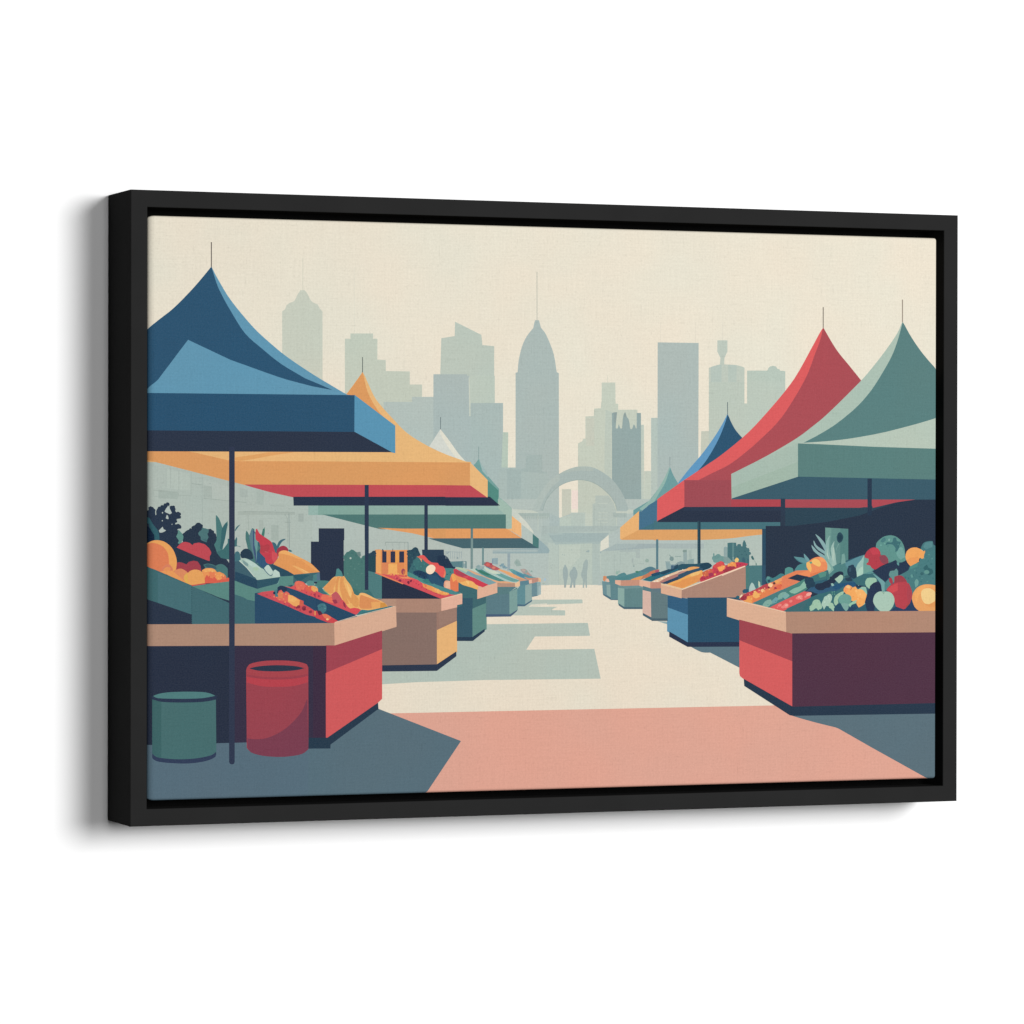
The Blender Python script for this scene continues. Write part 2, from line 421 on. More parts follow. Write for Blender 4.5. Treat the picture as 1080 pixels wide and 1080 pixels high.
181,193,186 -463,-314 138,-87 1,128 -138,100
199,206,195 -576,-82 89,-66 1,77 -89,77
72,101,109 -1340,-380 200,-51 880,-1 -65,37 -132,72 -1081,0
78,122,120 -333,-400 70,-34 1,104 -70,52
108,138,139 -920,-614 22,0 0,189 -22,0
149,166,171 -626,-671 32,0 0,185 -32,0
156,171,170 -855,-487 0,-99 4,0 0,99
93,108,111 -1403,977 0,-141 7,0 0,141
210,213,204 -1403,844 -12,-18 -19,-27 -14,-20 -15,-23 -16,-25 -20,-29 -20,-30 -16,-23 229,-218 242,2 -48,72 -21,20 -30,30 -31,34 -28,36 -30,40 -32,42 -40,50 -43,52 -32,35
224,221,205 -1402,797 14,-24 21,-35 23,-35 23,-33 24,-34 26,-34 29,-37 31,-36 22,-26 85,-9 -25,27 -32,32 -33,36 -29,37 -29,39 -32,42 -40,50 -43,52 -34,39
187,196,189 -1415,498 183,13 -33,18 -48,21 -44,22 -36,21 -34,21 -30,17 -29,11 -26,6 -23,4
76,88,84 -2864,1162 0,203 -7,0 0,-203
64,75,76 -2288,1607 0,-176 8,0 -1,176
230,182,123 -2464,1211 -26,-343 -2299,-272 0,-116 3742,3 0,13 -61,6 -38,12 -55,18 -62,20 -59,20 -53,21 -54,21 -54,24 -55,26 -59,30 -60,32 -60,35 -55,37 -48,38 -45,41 -42,43 -44,44 -47,47 -48,49 -45,49 -39,47 -29,45 -24,46 -19,41 -17,35 -16,33 -10,23 -9,19 -16,27 -14,22
218,154,97 -2288,1445 -12,-19 -19,-26 -21,-28 -20,-27 -21,-29 -21,-28 -24,-30 -25,-29 -20,-25 97,-8 340,-239 -16,20 -27,25 -26,28 -21,28 -21,31 -20,33 -22,36 -21,38 -19,42 -17,52 -14,55 -10,44 -9,36 -2,18
217,155,99 -6200,676 1544,-173 1064,-260 2545,-1 0,250 -1793,4 -804,-2 -30,1 -43,2 -48,5 -53,10 -58,13 -62,14 -52,11 -57,12 -54,12 -44,9 -41,7 -28,3 -18,2 -1968,22
229,180,121 -5214,617 1068,-25 15,-6 36,-11 44,-8 55,-10 56,-12 60,-15 62,-17 46,-13 13,100
221,163,103 -3700,502 56,-7 44,7 63,9 67,11 50,9 52,10 53,10 54,9 59,9 64,9 56,8 40,8 -290,-5 -35,-6 -50,-8 -55,-9 -51,-8 -66,-10 -64,-8 -47,-7
192,80,87 -3588,243 42,-13 66,-18 76,-20 73,-19 75,-17 81,-17 73,-15 51,-10 2188,5 -45,31 -58,37 -46,30 -27,21 -10,10 -1791,1 -750,0
45,55,74 -3053,27 2340,2 -117,95 -2227,-3
216,154,99 -1344,241 291,-2 0,250 -291,2
231,182,125 -1060,241 204,-134 0,196 -203,191
190,78,87 -1343,112 484,2 -196,131 -289,2
46,54,74 -1343,23 610,0 -125,95 -485,1
149,178,169 -1464,1 730,1 0,24 -730,0
101,127,130 -1051,-678 27,0 0,459 -28,0
95,125,124 -1048,-324 7,0 0,102 -7,0
117,143,143 -1044,-650 20,0 0,329 -20,0
47,59,80 -2257,-867 46,-1 -2,1116 -46,0
47,59,80 -1581,-458 39,0 -1,491 -39,0
90,83,80 -3968,2787 1,-276 10,0 0,276
99,151,177 -5568,1197 912,-4 2282,4 -84,9 -37,20 -53,28 -58,32 -54,30 -44,24 -42,23 -43,25 -51,29 -62,37 -70,43 -70,44 -61,40 -49,33 -41,30 -40,30 -46,37 -52,42 -57,47 -58,50 -59,57 -62,65 -65,72 -63,73 -54,67 -43,59 -36,56 -31,51 -28,46 -32,55 -24,46 -19,35 -27,-33 -36,-44 -40,-47 -31,-36 -33,-37 -35,-39 -38,-40 -41,-42 -44,-45 -46,-44 -43,-40 -43,-36 -43,-33 -41,-30 -37,-28 -44,-36 -34,-33 -29,-22 -922,-253
48,85,113 -5824,988 1178,258 108,95 32,43 47,61 52,66 46,60 42,55 43,55 36,47 25,32 463,-203 61,-20 86,-28 102,-34 103,-34 95,-31 73,-23 84,-25 46,-12 49,-11 55,-14 62,-14 55,-13 39,-9 223,-37 -137,56 -172,66 -48,26 -70,38 -77,42 -68,40 -56,39 -53,38 -50,39 -50,40 -50,39 -50,38 -47,40 -45,45 -42,52 -39,58 -38,60 -37,60 -38,61 -37,63 -34,62 -30,59 -24,61 -20,62 -17,54 -13,42 -28,-33 -36,-44 -40,-47 -31,-36 -33,-37 -35,-39 -38,-40 -41,-42 -44,-45 -46,-44 -43,-40 -43,-36 -43,-32 -41,-31 -37,-28 -44,-37 -34,-34 -30,-23 -1179,-330
46,83,111 -6083,782 3715,11 -1,409 -2287,-2 -1428,10
91,148,178 -2375,806 423,-212 39,-6 -1,292 -460,325
47,56,73 -6082,590 4131,7 -420,214 -2284,-1 -1428,3
65,110,113 -2292,-985 311,12 -218,128 -93,35
80,123,124 -2217,-857 86,-112 75,-1 -1,258 -31,14 -41,19 -35,15 -31,9 -22,4
52,73,89 -2217,-657 82,-23 0,226 -16,2 -16,-2 -12,-13 -11,-13 -14,-9 -14,-8
223,150,92 -2142,-682 245,-70 133,-1 -5,308 -63,-1 -87,0 -88,0 -59,0 -9,6 -33,0 -34,-2
231,165,102 -2140,-681 67,-20 0,255 -67,0
221,146,90 -2075,-707 20,-11 94,137 0,135 -29,0 0,-131 -63,1 0,130 -22,0
216,133,91 -2059,-712 76,-23 0,158 -77,1
236,175,102 -1990,-734 104,-19 -1,159 -103,0
228,160,87 -1918,-600 57,0 0,153 -57,1
220,139,87 -1889,-752 119,-1 0,175 -120,1
226,147,91 -1811,-735 42,-19 0,307 -42,0
155,168,162 -2026,-368 260,-1 0,10 -260,1
148,162,156 -2024,-362 -4,-37 7,-1 3,37
158,171,165 -1943,-363 0,-41 5,0 0,41
155,168,162 -1872,-363 0,-79 6,0 0,79
161,173,167 -1811,-369 1,-73 5,0 0,73
141,158,156 -1771,-360 1,-87 8,0 -1,87
160,173,166 -2012,-398 1,-48 4,0 0,48
169,180,173 -2025,-390 164,0 0,4 -164,1
52,57,79 -2060,-580 49,0 0,120 -49,0
52,57,79 -1965,-580 53,-1 0,120 -53,0
52,57,79 -1867,-581 56,0 0,120 -56,0
52,57,79 -2057,-466 17,0 -5,21 -16,13
52,57,79 -1943,-432 0,-33 6,0 0,33
48,77,90 -1783,-465 11,-12 -14,-12 12,-14 3,-11 -6,-12 2,-13 0,-12 0,-13 0,-12 0,-12 0,-12 0,-13 0,-12 0,-12 0,-13 0,-12 0,-12 0,-13 0,-13 10,-10 12,-11 11,12 9,9 9,9 9,9 9,9 9,9 9,9 9,9 9,9 9,9 9,9 9,9 9,10 2,14 1,13 1,12 1,13 1,13 0,13 -1,12 5,13 -9,16 -10,19 -5,16 -6,14 -13,11 -15,5 -14,-3 -13,-8 -9,-9 -10,-7 -23,-4 -23,-3
44,69,84 -1746,-449 -5,3 -6,0 -5,-3 -1,-5 2,-6 4,-3 6,0 5,3 2,6
44,69,84 -1705,-448 -8,3 -10,0 -8,-3 -3,-6 3,-7 8,-3 10,0 8,3 3,6
44,69,84 -1666,-427 -7,5 -9,0 -7,-5 -3,-6 3,-7 7,-5 9,0 7,4 3,7
44,69,84 -1654,-455 -6,4 -8,1 -6,-5 -3,-8 3,-8 6,-5 8,0 6,5 3,8
44,69,84 -1691,-488 -6,5 -6,0 -6,-5 -2,-9 2,-8 6,-6 7,0 5,5 2,9
60,95,103 -1735,-493 -3,2 -4,0 -4,-2 -1,-4 1,-3 4,-3 4,0 3,3 1,3
60,95,103 -1709,-526 -5,3 -7,0 -6,-3 -2,-4 2,-5 6,-3 7,0 5,3 2,4
60,95,103 -1746,-559 -5,3 -6,0 -5,-3 -2,-5 2,-5 5,-3 6,0 5,3 2,5
60,95,103 -1719,-592 -5,3 -5,0 -5,-3 -2,-6 2,-6 5,-3 5,0 5,3 1,6
63,106,111 -1712,-650 29,-36 166,-1 28,91 -23,-2 -25,2 -25,15 -28,19 -27,16 -29,10 -36,-7 -30,-11
62,105,111 -1711,-579 -65,-122 310,-121 294,-96 -91,165 37,117 -112,-3 -99,42 -90,43 -64,52 -66,-22
47,66,85 -1604,-507 37,-22 36,-30 136,-77 111,-29 63,25 -21,25 -22,25 -15,13 -12,12 -13,22 -15,21 -21,14 -16,7 -3,57 -250,1
40,57,78 -1429,-527 -3,-11 -3,-13 5,-12 -3,-11 -7,-13 9,-15 14,-2 12,-4 10,-10 12,-3 9,-14 17,4 11,-5 10,-7 11,-11 16,2 12,-3 12,-8 18,6 15,7 18,11 -14,11 -5,13 -10,10 -9,9 -5,12 -12,14 -11,14 -7,12 -12,10 -11,7 -6,11 -21,13 -14,-3 -12,-1 -14,2 -17,-3 -20,-5
40,57,78 -1333,-524 -4,3 -5,0 -4,-2 -1,-5 1,-4 4,-3 5,0 4,2 2,5
40,57,78 -1301,-540 -7,3 -8,0 -7,-3 -3,-5 3,-5 7,-4 8,0 7,4 3,5
40,57,78 -1284,-569 -6,4 -8,0 -6,-4 -2,-6 2,-6 6,-4 8,0 6,4 2,6
40,57,78 -1258,-594 -5,4 -7,0 -5,-4 -3,-6 3,-7 5,-4 7,0 5,4 2,7
40,57,78 -1236,-623 -5,5 -6,0 -5,-5 -1,-7 1,-8 5,-4 6,0 5,4 2,8
65,113,115 -1712,-598 65,-88 138,-18 48,80 -30,15 -36,21 -23,19 -25,23 -24,18 -37,12 -30,6
77,131,129 -1369,-719 19,-36 47,-27 19,11 20,16 17,24 11,28 1,30 -11,24 -32,6 -34,-1 -26,3 -22,2
44,76,102 -1702,-718 100,-52 136,-69 112,-36 10,107 -15,14 -19,20 -22,18 -26,15 -29,13 -28,7 -37,-8 -35,-8 -29,9 -32,15 -29,10 -39,-6 -28,-12
39,64,88 -1647,-720 95,-26 -10,56 -23,9 -31,11 -30,7 -35,-7 -28,-12
80,137,130 -1775,-744 173,-52 73,-43 45,18 -5,56 -22,-1 -26,1 -28,1 -34,8 -34,14 -40,20 -34,17 -38,16 -29,11
62,121,119 -1529,-822 44,9 2,23 -7,24 -31,9 -35,0 -27,-8 -23,-11
49,84,110 -1532,-769 43,-53 23,-1 109,-52 42,19 -48,55 -74,77 -95,10
221,93,89 -1651,-529 15,-3 25,-6 21,-17 23,-21 27,-16 27,-18 16,-19 15,-22 14,-18 14,-10 14,-8 16,-16 20,-20 18,-15 21,-6 15,1 8,19 6,22 -2,23 -7,21 -7,17 -12,14 -24,7 -21,6 -9,12 -9,14 -19,3 -19,1 -18,1 -17,4 -18,10 -18,14 -18,20 -18,19 -14,10 -14,5 -18,-1 -16,-5 -14,-9 -6,-6
231,164,121 -1628,-548 18,-30 0,17 -4,17 -14,7 -13,2
222,123,81 -1666,-521 34,-9 2,6 -34,9
230,132,91 -1612,-534 -5,-31 5,-1 5,31
231,138,103 -1352,-702 -14,-33 14,-5 7,17 6,21 -4,20 -5,14
240,220,192 -1559,-640 -4,-22 2,-14 7,-14 15,-11 19,-7 20,3 19,10 16,19 10,21 1,17 -7,15 -14,12 -17,6 -19,0 -19,-7 -17,-13
222,161,132 -1350,-861 74,-14 -5,90 -19,6 -20,4 -17,-1 -14,-9 -6,-23 -3,-21
230,181,152 -1337,-857 56,-1 -10,75 -51,-10
223,124,86 -1283,-865 52,-31 49,4 10,105 -19,61 -22,12 -25,10 -17,3 -14,-8 -11,-26 -8,-26
234,165,94 -1265,-754 15,-38 50,37 10,28 -28,13 -31,11 -26,-15
72,127,126 -1686,-595 -3,2 -4,0 -3,-2 -1,-3 1,-4 3,-2 4,0 3,2 1,4
72,127,126 -1638,-569 -5,2 -6,0 -5,-2 -2,-4 2,-4 5,-2 6,0 5,2 2,4
72,127,126 -1611,-620 -5,3 -6,0 -4,-2 -2,-5 2,-4 4,-3 6,0 5,3 1,4
72,127,126 -1657,-636 -4,3 -5,1 -4,-4 -2,-5 2,-5 4,-3 5,0 4,3 1,5
72,127,126 -1577,-593 -4,3 -4,0 -4,-3 -1,-6 1,-5 4,-4 4,0 4,4 1,5
37,56,77 -1676,-704 -4,2 -4,0 -3,-2 -1,-4 1,-4 3,-2 5,0 3,2 1,4
37,56,77 -1619,-704 -5,3 -7,0 -6,-3 -2,-4 2,-5 6,-2 7,-1 5,3 3,4
37,56,77 -1574,-738 -5,3 -7,0 -5,-3 -2,-5 2,-4 5,-4 7,0 5,3 2,5
37,56,77 -1634,-728 -4,3 -6,0 -4,-3 -2,-6 2,-5 4,-4 6,0 4,4 2,5
66,127,120 -1564,-782 -3,2 -4,0 -3,-2 -1,-3 1,-3 3,-2 4,0 3,2 1,3
66,127,120 -1520,-790 -5,3 -7,0 -5,-3 -2,-4 2,-4 5,-2 7,0 5,2 2,4
66,127,120 -1548,-810 -5,3 -5,0 -5,-3 -2,-5 2,-4 5,-3 5,0 5,3 2,4
66,127,120 -1504,-802 -4,4 -5,0 -4,-3 -1,-5 1,-6 4,-3 5,0 4,3 2,5
109,159,143 -1453,-818 -2,1 -2,0 -2,-1 -1,-2 1,-1 2,-2 2,0 2,2 0,1
109,159,143 -1434,-828 -2,2 -4,0 -3,-2 -1,-2 1,-2 3,-1 4,0 2,1 2,2
109,159,143 -1420,-834 -3,1 -3,0 -3,-1 -1,-3 1,-2 3,-2 3,0 3,2 1,2
109,159,143 -1466,-808 -2,1 -3,1 -2,-2 -1,-3 1,-3 2,-2 3,0 2,2 1,3
48,89,101 -1713,-646 -3,2 -3,0 -3,-2 -1,-3 1,-3 3,-2 3,0 3,2 1,3
48,89,101 -1692,-620 -5,2 -5,0 -5,-2 -2,-3 2,-4 5,-2 5,0 5,2 1,3
48,89,101 -1314,-706 -4,2 -5,0 -4,-2 -2,-4 2,-4 4,-3 5,0 4,3 1,4
48,89,101 -1279,-681 -3,3 -5,0 -3,-3 -2,-4 2,-5 3,-2 5,0 3,2 2,5
77,134,136 -1647,-838 181,-52 145,-44 128,-1 49,18 -31,5 -172,61 -118,39 -135,13 -171,58
208,84,92 -2063,-718 111,-42 126,-47 206,-82 237,-87 9,5 171,39 -45,4 -21,2 -32,7 -26,8 -30,12 -35,14 -41,17 -45,18 -40,17 -30,11 -25,8 -26,11 -30,15 -30,17 -30,15 -29,11 -28,8 -25,7 -32,8 -22,5 -54,5 -63,13 -62,-11 -59,9
227,155,90 -1594,-842 28,-13 36,-18 26,-11 27,-12 29,-11 31,-11 32,-9 28,-7 31,0 22,5 6,17 -27,8 -33,9 -34,10 -32,14 -32,16 -26,13 -19,8 -17,5 -27,9 -32,10 -27,8
236,174,104 -1459,-889 39,-23 41,15 -18,15 -22,14 -25,8 -25,6
232,164,94 -1348,-926 46,4 -18,17 -26,3 -24,1
224,117,86 -1564,-853 18,9 -8,14 -10,15 -15,4 -12,1
215,83,93 -1721,-802 56,-44 68,-10 -9,52 -25,19 -31,20 -31,7 -28,3
232,143,97 -1826,-752 54,-1 82,-6 -25,6 -28,6 -13,11 -15,10 -26,-3 -28,-5 -30,4 -24,2
120,46,69 -1750,-784 -8,6 -9,0 -8,-6 -3,-8 3,-8 8,-6 9,0 8,5 3,9
120,46,69 -1726,-773 -6,4 -7,0 -6,-4 -2,-7 2,-6 6,-4 7,0 6,4 2,6
120,46,69 -1751,-800 -4,2 -5,0 -4,-2 -2,-5 2,-4 4,-3 5,0 4,3 1,4
120,46,69 -1721,-767 -3,2 -5,0 -3,-2 -2,-4 2,-4 3,-3 5,0 3,3 2,4
232,168,96 -1989,-698 -4,3 -5,0 -4,-2 -1,-5 1,-4 4,-3 5,0 4,3 2,4
232,168,96 -1949,-689 -7,4 -8,0 -7,-4 -2,-5 3,-5 6,-3 9,0 6,3 3,5
232,168,96 -1914,-701 -6,4 -8,0 -6,-4 -2,-6 2,-6 6,-3 8,0 6,3 2,6
232,168,96 -1902,-679 -5,4 -7,0 -5,-4 -2,-7 2,-6 5,-4 7,0 5,4 2,6
232,168,96 -1871,-695 -5,4 -6,0 -5,-4 -1,-8 1,-7 5,-5 6,0 5,5 1,7
224,113,91 -1972,-711 -3,2 -5,0 -3,-2 -1,-4 1,-3 3,-3 5,0 3,3 1,3
224,113,91 -1924,-715 -5,3 -7,0 -6,-3 -2,-4 2,-5 6,-2 7,0 5,2 2,5
224,113,91 -1844,-740 -5,3 -6,0 -5,-3 -2,-5 2,-5 5,-3 6,0 5,3 2,5
224,113,91 -1800,-744 -4,3 -6,0 -5,-3 -1,-6 1,-5 5,-4 6,0 4,4 2,5
232,143,97 -1573,-828 -3,2 -4,0 -3,-2 -1,-3 1,-4 3,-2 4,0 3,2 1,4
232,143,97 -1520,-849 -5,2 -6,0 -6,-2 -1,-4 2,-4 5,-2 6,0 5,2 2,4
232,143,97 -1498,-870 -5,3 -6,0 -4,-3 -2,-4 2,-5 4,-2 6,-1 5,3 1,5
232,143,97 -1549,-839 -4,3 -5,0 -4,-3 -1,-5 1,-5 4,-3 5,0 4,3 2,5
232,143,97 -1441,-882 -4,4 -4,0 -4,-4 -1,-5 1,-6 4,-3 4,0 4,3 1,6
232,143,97 -1397,-901 -3,2 -4,0 -3,-2 -1,-4 1,-3 3,-2 4,0 3,2 1,3
239,184,114 -1474,-850 -3,2 -3,0 -3,-2 -1,-3 1,-3 3,-2 3,0 3,2 1,3
239,184,114 -1422,-880 -4,2 -6,0 -4,-2 -2,-3 2,-4 4,-2 6,0 4,2 2,4
239,184,114 -1350,-905 -4,2 -5,0 -4,-2 -2,-4 2,-4 4,-3 5,0 4,3 1,4
239,184,114 -1324,-911 -3,3 -5,0 -3,-3 -2,-4 2,-5 3,-3 5,0 3,3 2,5
179,68,80 -1695,-781 -3,2 -3,0 -3,-2 -1,-3 1,-3 3,-2 3,0 3,2 1,3
179,68,80 -1665,-802 -5,2 -5,0 -5,-2 -1,-3 1,-4 5,-2 5,0 5,2 2,4
179,68,80 -1639,-814 -4,2 -5,0 -4,-2 -2,-4 2,-4 4,-3 5,0 4,3 2,4
179,68,80 -1604,-839 -3,2 -5,0 -3,-2 -2,-5 2,-4 3,-3 5,0 3,3 2,4
179,68,80 -1550,-865 -3,3 -4,0 -3,-3 -2,-5 2,-5 3,-3 4,0 3,3 1,5
179,68,80 -1497,-884 -3,2 -3,0 -3,-2 -1,-3 1,-3 3,-2 3,0 3,2 1,3
179,68,80 -1440,-909 -4,2 -6,0 -4,-2 -2,-4 2,-3 4,-2 6,0 4,2 2,3
179,68,80 -1395,-926 -4,2 -5,0 -4,-2 -2,-4 2,-4 4,-3 5,0 4,3 1,4
226,105,107 -1678,-773 -2,1 -3,0 -2,-1 -1,-3 1,-2 2,-2 3,0 2,2 1,2
226,105,107 -1630,-794 -4,2 -5,0 -4,-2 -1,-3 1,-3 4,-2 5,0 4,2 1,3
226,105,107 -1828,-754 -4,2 -4,0 -4,-2 -1,-4 1,-3 4,-2 4,0 4,2 1,3
226,105,107 -1901,-737 -3,3 -4,0 -3,-3 -1,-3 1,-4 3,-3 4,0 3,3 1,3
136,53,80 -1845,-766 -9,6 -11,0 -9,-6 -3,-8 3,-9 9,-6 11,0 9,5 4,9
165,65,81 -1884,-743 -5,4 -7,0 -5,-4 -2,-6 2,-6 5,-4 7,0 5,4 2,6
156,74,91 -1799,-666 -5,11 -8,7 -9,3 -9,-3 -8,-7 -4,-11 -2,-12 2,-12 5,-10 7,-8 9,-2 10,2 7,8 5,10 1,12
200,112,80 -1800,-678 -3,7 -4,4 -5,2 -5,-2 -4,-4 -2,-7 -1,-8 1,-8 2,-7 4,-5 5,-1 5,1 4,5 3,7 1,8
176,70,78 -1779,-720 -6,3 -8,0 -7,-3 -2,-4 2,-5 7,-3 8,0 6,3 2,5
232,147,92 -1949,-700 -7,5 -8,0 -6,-4 -2,-7 2,-7 7,-5 7,0 7,5 2,6
227,118,91 -1870,-709 -6,3 -6,0 -6,-3 -2,-6 2,-6 6,-4 6,0 6,4 2,6
44,52,70 -2063,-972 675,-1 -238,94 -198,73 -239,96
230,132,91 -2142,-691 154,-60 166,-63 0,12 -237,95 -82,31
178,142,122 -2203,-1116 823,-8 -2,153 -821,7
170,134,117 -1900,-1119 518,-5 0,151 -518,6
48,89,104 -2209,-991 151,21 0,3 -151,-15
224,176,154 -1386,-1122 247,77 -1,134 -247,-59
232,200,170 -1384,-976 243,54 -2,7 -243,-55
134,111,103 -2065,-1681 632,-2 -1,565 -632,6
151,120,108 -1440,-1312 236,98 -1,150 -236,-51
154,124,111 -1413,-1264 205,67 0,130 -206,-49
228,178,120 -1436,-1676 232,132 -1,336 -232,-98
47,58,77 -2065,-1741 629,-3 223,154 -1,53 -224,-137 -627,-1
47,59,76 -6080,-331 3,-989 2334,-17 -1,734 -70,100 -141,261 -140,-159 -185,-32 -52,99
45,58,76 -5218,-634 767,-2 129,215 17,117 -9,59 -15,23 13,7 13,1 14,2 6,16 -12,11 -7,16 -16,2 -16,0 -18,-2 0,8 4,12 13,17 -2,17 12,4 16,1 16,3 5,18 -11,12 10,7 -3,19 -16,9 -18,5 -15,-7 -11,17 -2,12 -1,13 -11,22 -25,5 -19,-18 -4,-22 1,-18 4,-18 21,-4 -14,16 -16,14 -23,13 -11,-11 5,15 12,12 1,16 16,11 2,20 -15,4 -15,-1 -18,-11 -17,-13 -21,-11 -22,-7 -12,-9 -10,-8 -14,-26 5,-50 -11,6 -3,35 -5,30 -19,22 -20,9 -13,-14 -9,-28 -584,-74
45,58,76 -4529,-8 -6,4 -8,0 -7,-4 -2,-7 2,-8 7,-4 8,0 6,4 2,8
45,58,76 -4501,8 -4,5 -7,3 -9,1 -8,-1 -7,-3 -4,-5 -2,-5 2,-6 4,-4 7,-3 8,-2 9,2 7,3 4,4 2,6
45,58,76 -4479,26 -10,6 -12,0 -9,-6 -4,-10 4,-10 9,-6 12,0 10,6 3,10
45,58,76 -4449,43 -8,7 -11,0 -8,-7 -4,-10 4,-11 8,-7 11,0 8,7 4,11
45,58,76 -4425,49 -3,6 -5,5 -6,1 -5,-1 -5,-5 -3,-6 -1,-8 1,-8 3,-7 5,-4 6,-2 5,2 5,4 3,7 1,8
45,58,76 -4525,-29 -6,5 -8,0 -6,-5 -3,-7 3,-7 6,-5 8,0 6,5 3,7
45,58,76 -4372,17 -5,4 -7,3 -8,2 -8,-2 -7,-3 -5,-4 -2,-6 2,-5 5,-5 7,-3 8,-1 8,1 7,3 5,5 1,5
45,58,76 -4357,21 -10,6 -12,0 -9,-6 -4,-10 4,-10 10,-6 11,0 10,6 4,10
45,58,76 -4351,0 -9,7 -10,0 -9,-7 -3,-11 3,-11 9,-7 11,0 8,7 3,11
45,58,76 -4307,-49 -3,7 -5,5 -6,1 -6,-1 -5,-5 -3,-7 -1,-8 1,-7 3,-7 5,-5 6,-1 6,1 5,5 3,7 1,7
45,58,76 -4293,-52 -6,5 -8,0 -6,-5 -3,-7 3,-7 6,-5 8,0 6,5 3,7
45,58,76 -4290,-87 -5,4 -7,4 -8,1 -8,-1 -7,-4 -5,-4 -1,-6 1,-5 5,-5 7,-3 8,-1 8,1 7,3 5,5 2,5
45,58,76 -4318,-59 -10,6 -12,0 -9,-6 -4,-10 4,-10 9,-6 12,0 10,6 3,10
45,58,76 -4307,-169 -9,6 -10,0 -9,-6 -3,-11 3,-11 9,-7 10,0 9,7 3,11
45,58,76 -4287,-187 -4,6 -4,5 -6,1 -6,-1 -5,-5 -3,-6 -1,-8 1,-8 3,-7 5,-4 6,-2 6,2 4,4 4,7 1,8
45,58,76 -4323,-191 -7,4 -8,0 -6,-4 -3,-7 3,-8 6,-4 8,0 7,4 2,8
45,58,76 -4599,7 -4,4 -6,4 -7,1 -7,-1 -7,-4 -5,-4 -2,-6 2,-5 5,-5 7,-3 7,-1 7,1 6,3 4,5 1,5
45,58,76 -4585,7 -8,6 -10,0 -8,-6 -3,-10 3,-10 8,-6 10,0 8,6 3,10
45,58,76 -4568,-13 -8,7 -9,0 -6,-7 -3,-10 3,-11 6,-7 9,0 8,7 3,11
45,58,76 -4414,46 -4,7 -5,4 -5,2 -6,-2 -5,-4 -3,-7 -1,-8 1,-8 3,-6 5,-5 6,-1 6,1 4,5 4,6 1,8
45,58,76 -4336,-100 -7,4 -8,0 -6,-4 -3,-8 3,-7 6,-4 8,0 7,4 2,7
45,58,76 -4331,-133 -5,4 -7,3 -8,1 -8,-1 -7,-3 -5,-4 -1,-6 1,-5 5,-5 7,-3 8,-1 8,1 7,3 5,4 1,6
45,58,76 -4481,-212 -9,6 -12,0 -10,-6 -4,-9 4,-10 10,-6 12,0 9,6 4,10
45,58,76 -4431,4 -9,7 -11,0 -8,-7 -3,-11 3,-11 8,-7 11,0 9,7 3,11
45,58,76 -4543,-81 -3,6 -5,5 -5,1 -6,-1 -5,-5 -3,-6 -1,-8 1,-8 3,-7 5,-4 6,-2 5,2 5,4 4,7 1,8
178,190,184 -4452,-5 -8,-13 -8,-16 13,-10 12,-6 14,-5 18,-9 23,13 -12,25 -6,12 -7,12 -7,14 -8,15
178,190,184 -4455,-104 14,-9 17,-1 -2,18 -6,19 -12,8
184,195,189 -4484,-43 -4,3 -4,0 -3,-3 -2,-5 2,-5 3,-3 4,0 4,3 1,5
176,188,182 -4487,-126 -3,2 -4,0 -3,-2 -1,-5 1,-4 3,-3 4,0 3,3 1,4
169,181,178 -4383,-164 -2,2 -3,0 -3,-2 -1,-4 1,-4 3,-2 3,0 2,2 1,4
178,190,184 -4511,-215 -19,-18 10,-22 24,0 17,6 14,7 15,11 -15,6 -12,6 -6,12 -5,15
53,95,105 -4618,-165 29,-98 10,-57 4,-36 52,0 0,25 0,28 -3,26 -6,24 -6,16 -11,18 -14,17 -16,20 -13,20 -15,32 -14,26 -17,9 -14,0 -560,55
49,89,98 -4582,-356 10,0 6,69 -9,24 -10,27 -9,17 -8,16 -8,21 -7,20 -9,15 -11,8
25,40,61 -5219,-388 605,-1 40,35 -5,76 -9,15 -11,19 -10,22 -12,20 -16,7 -16,2 -566,-8
45,58,74 -4268,-352 -69,-33 1,-252 313,31 155,8 46,0 0,53 -61,76 -34,81 10,12 11,20 0,26 -4,25 -6,20 -8,15 -22,13 -8,12 -9,13 -15,8 -12,5 -43,0 -29,15 -4,15 -9,18 -13,13 -15,7 -14,-1 -14,-5 -9,-11 -8,-10 -13,-6 -14,-7 -2,-14 -2,-11 -11,-4 -17,-3 -18,-5 -17,-8 -14,-12 -12,-13 -14,-7 -14,-5
45,58,74 -4082,-163 -7,5 -9,0 -7,-5 -2,-8 2,-8 7,-5 9,0 7,5 3,8
45,58,74 -4093,-175 -5,6 -8,3 -9,1 -9,-1 -7,-3 -6,-5 -1,-7 1,-6 6,-5 7,-3 9,-2 9,2 8,3 5,5 2,6
45,58,74 -4052,-178 -5,6 -7,4 -8,1 -8,-1 -7,-4 -4,-6 -2,-7 2,-7 4,-6 7,-4 8,-1 9,1 6,4 5,6 2,7
45,58,74 -4140,-199 -4,6 -6,5 -8,1 -7,-1 -6,-4 -4,-7 -2,-8 2,-8 4,-6 6,-5 7,-1 8,1 6,5 4,6 1,8
45,58,74 -4172,-223 -4,7 -5,5 -7,2 -6,-2 -5,-5 -4,-7 -1,-9 1,-8 4,-8 5,-5 6,-1 7,1 5,5 4,8 1,8
45,58,74 -4206,-240 -7,5 -9,0 -7,-5 -3,-8 3,-8 7,-5 9,0 7,5 2,8
45,58,74 -4226,-267 -5,5 -8,4 -9,1 -9,-1 -8,-4 -5,-5 -1,-6 1,-6 5,-5 8,-4 9,-1 9,1 8,4 5,5 2,6
45,58,74 -3953,-228 -4,6 -7,4 -8,2 -9,-2 -7,-4 -4,-6 -2,-7 2,-7 4,-5 7,-4 9,-2 8,2 7,3 4,6 2,7
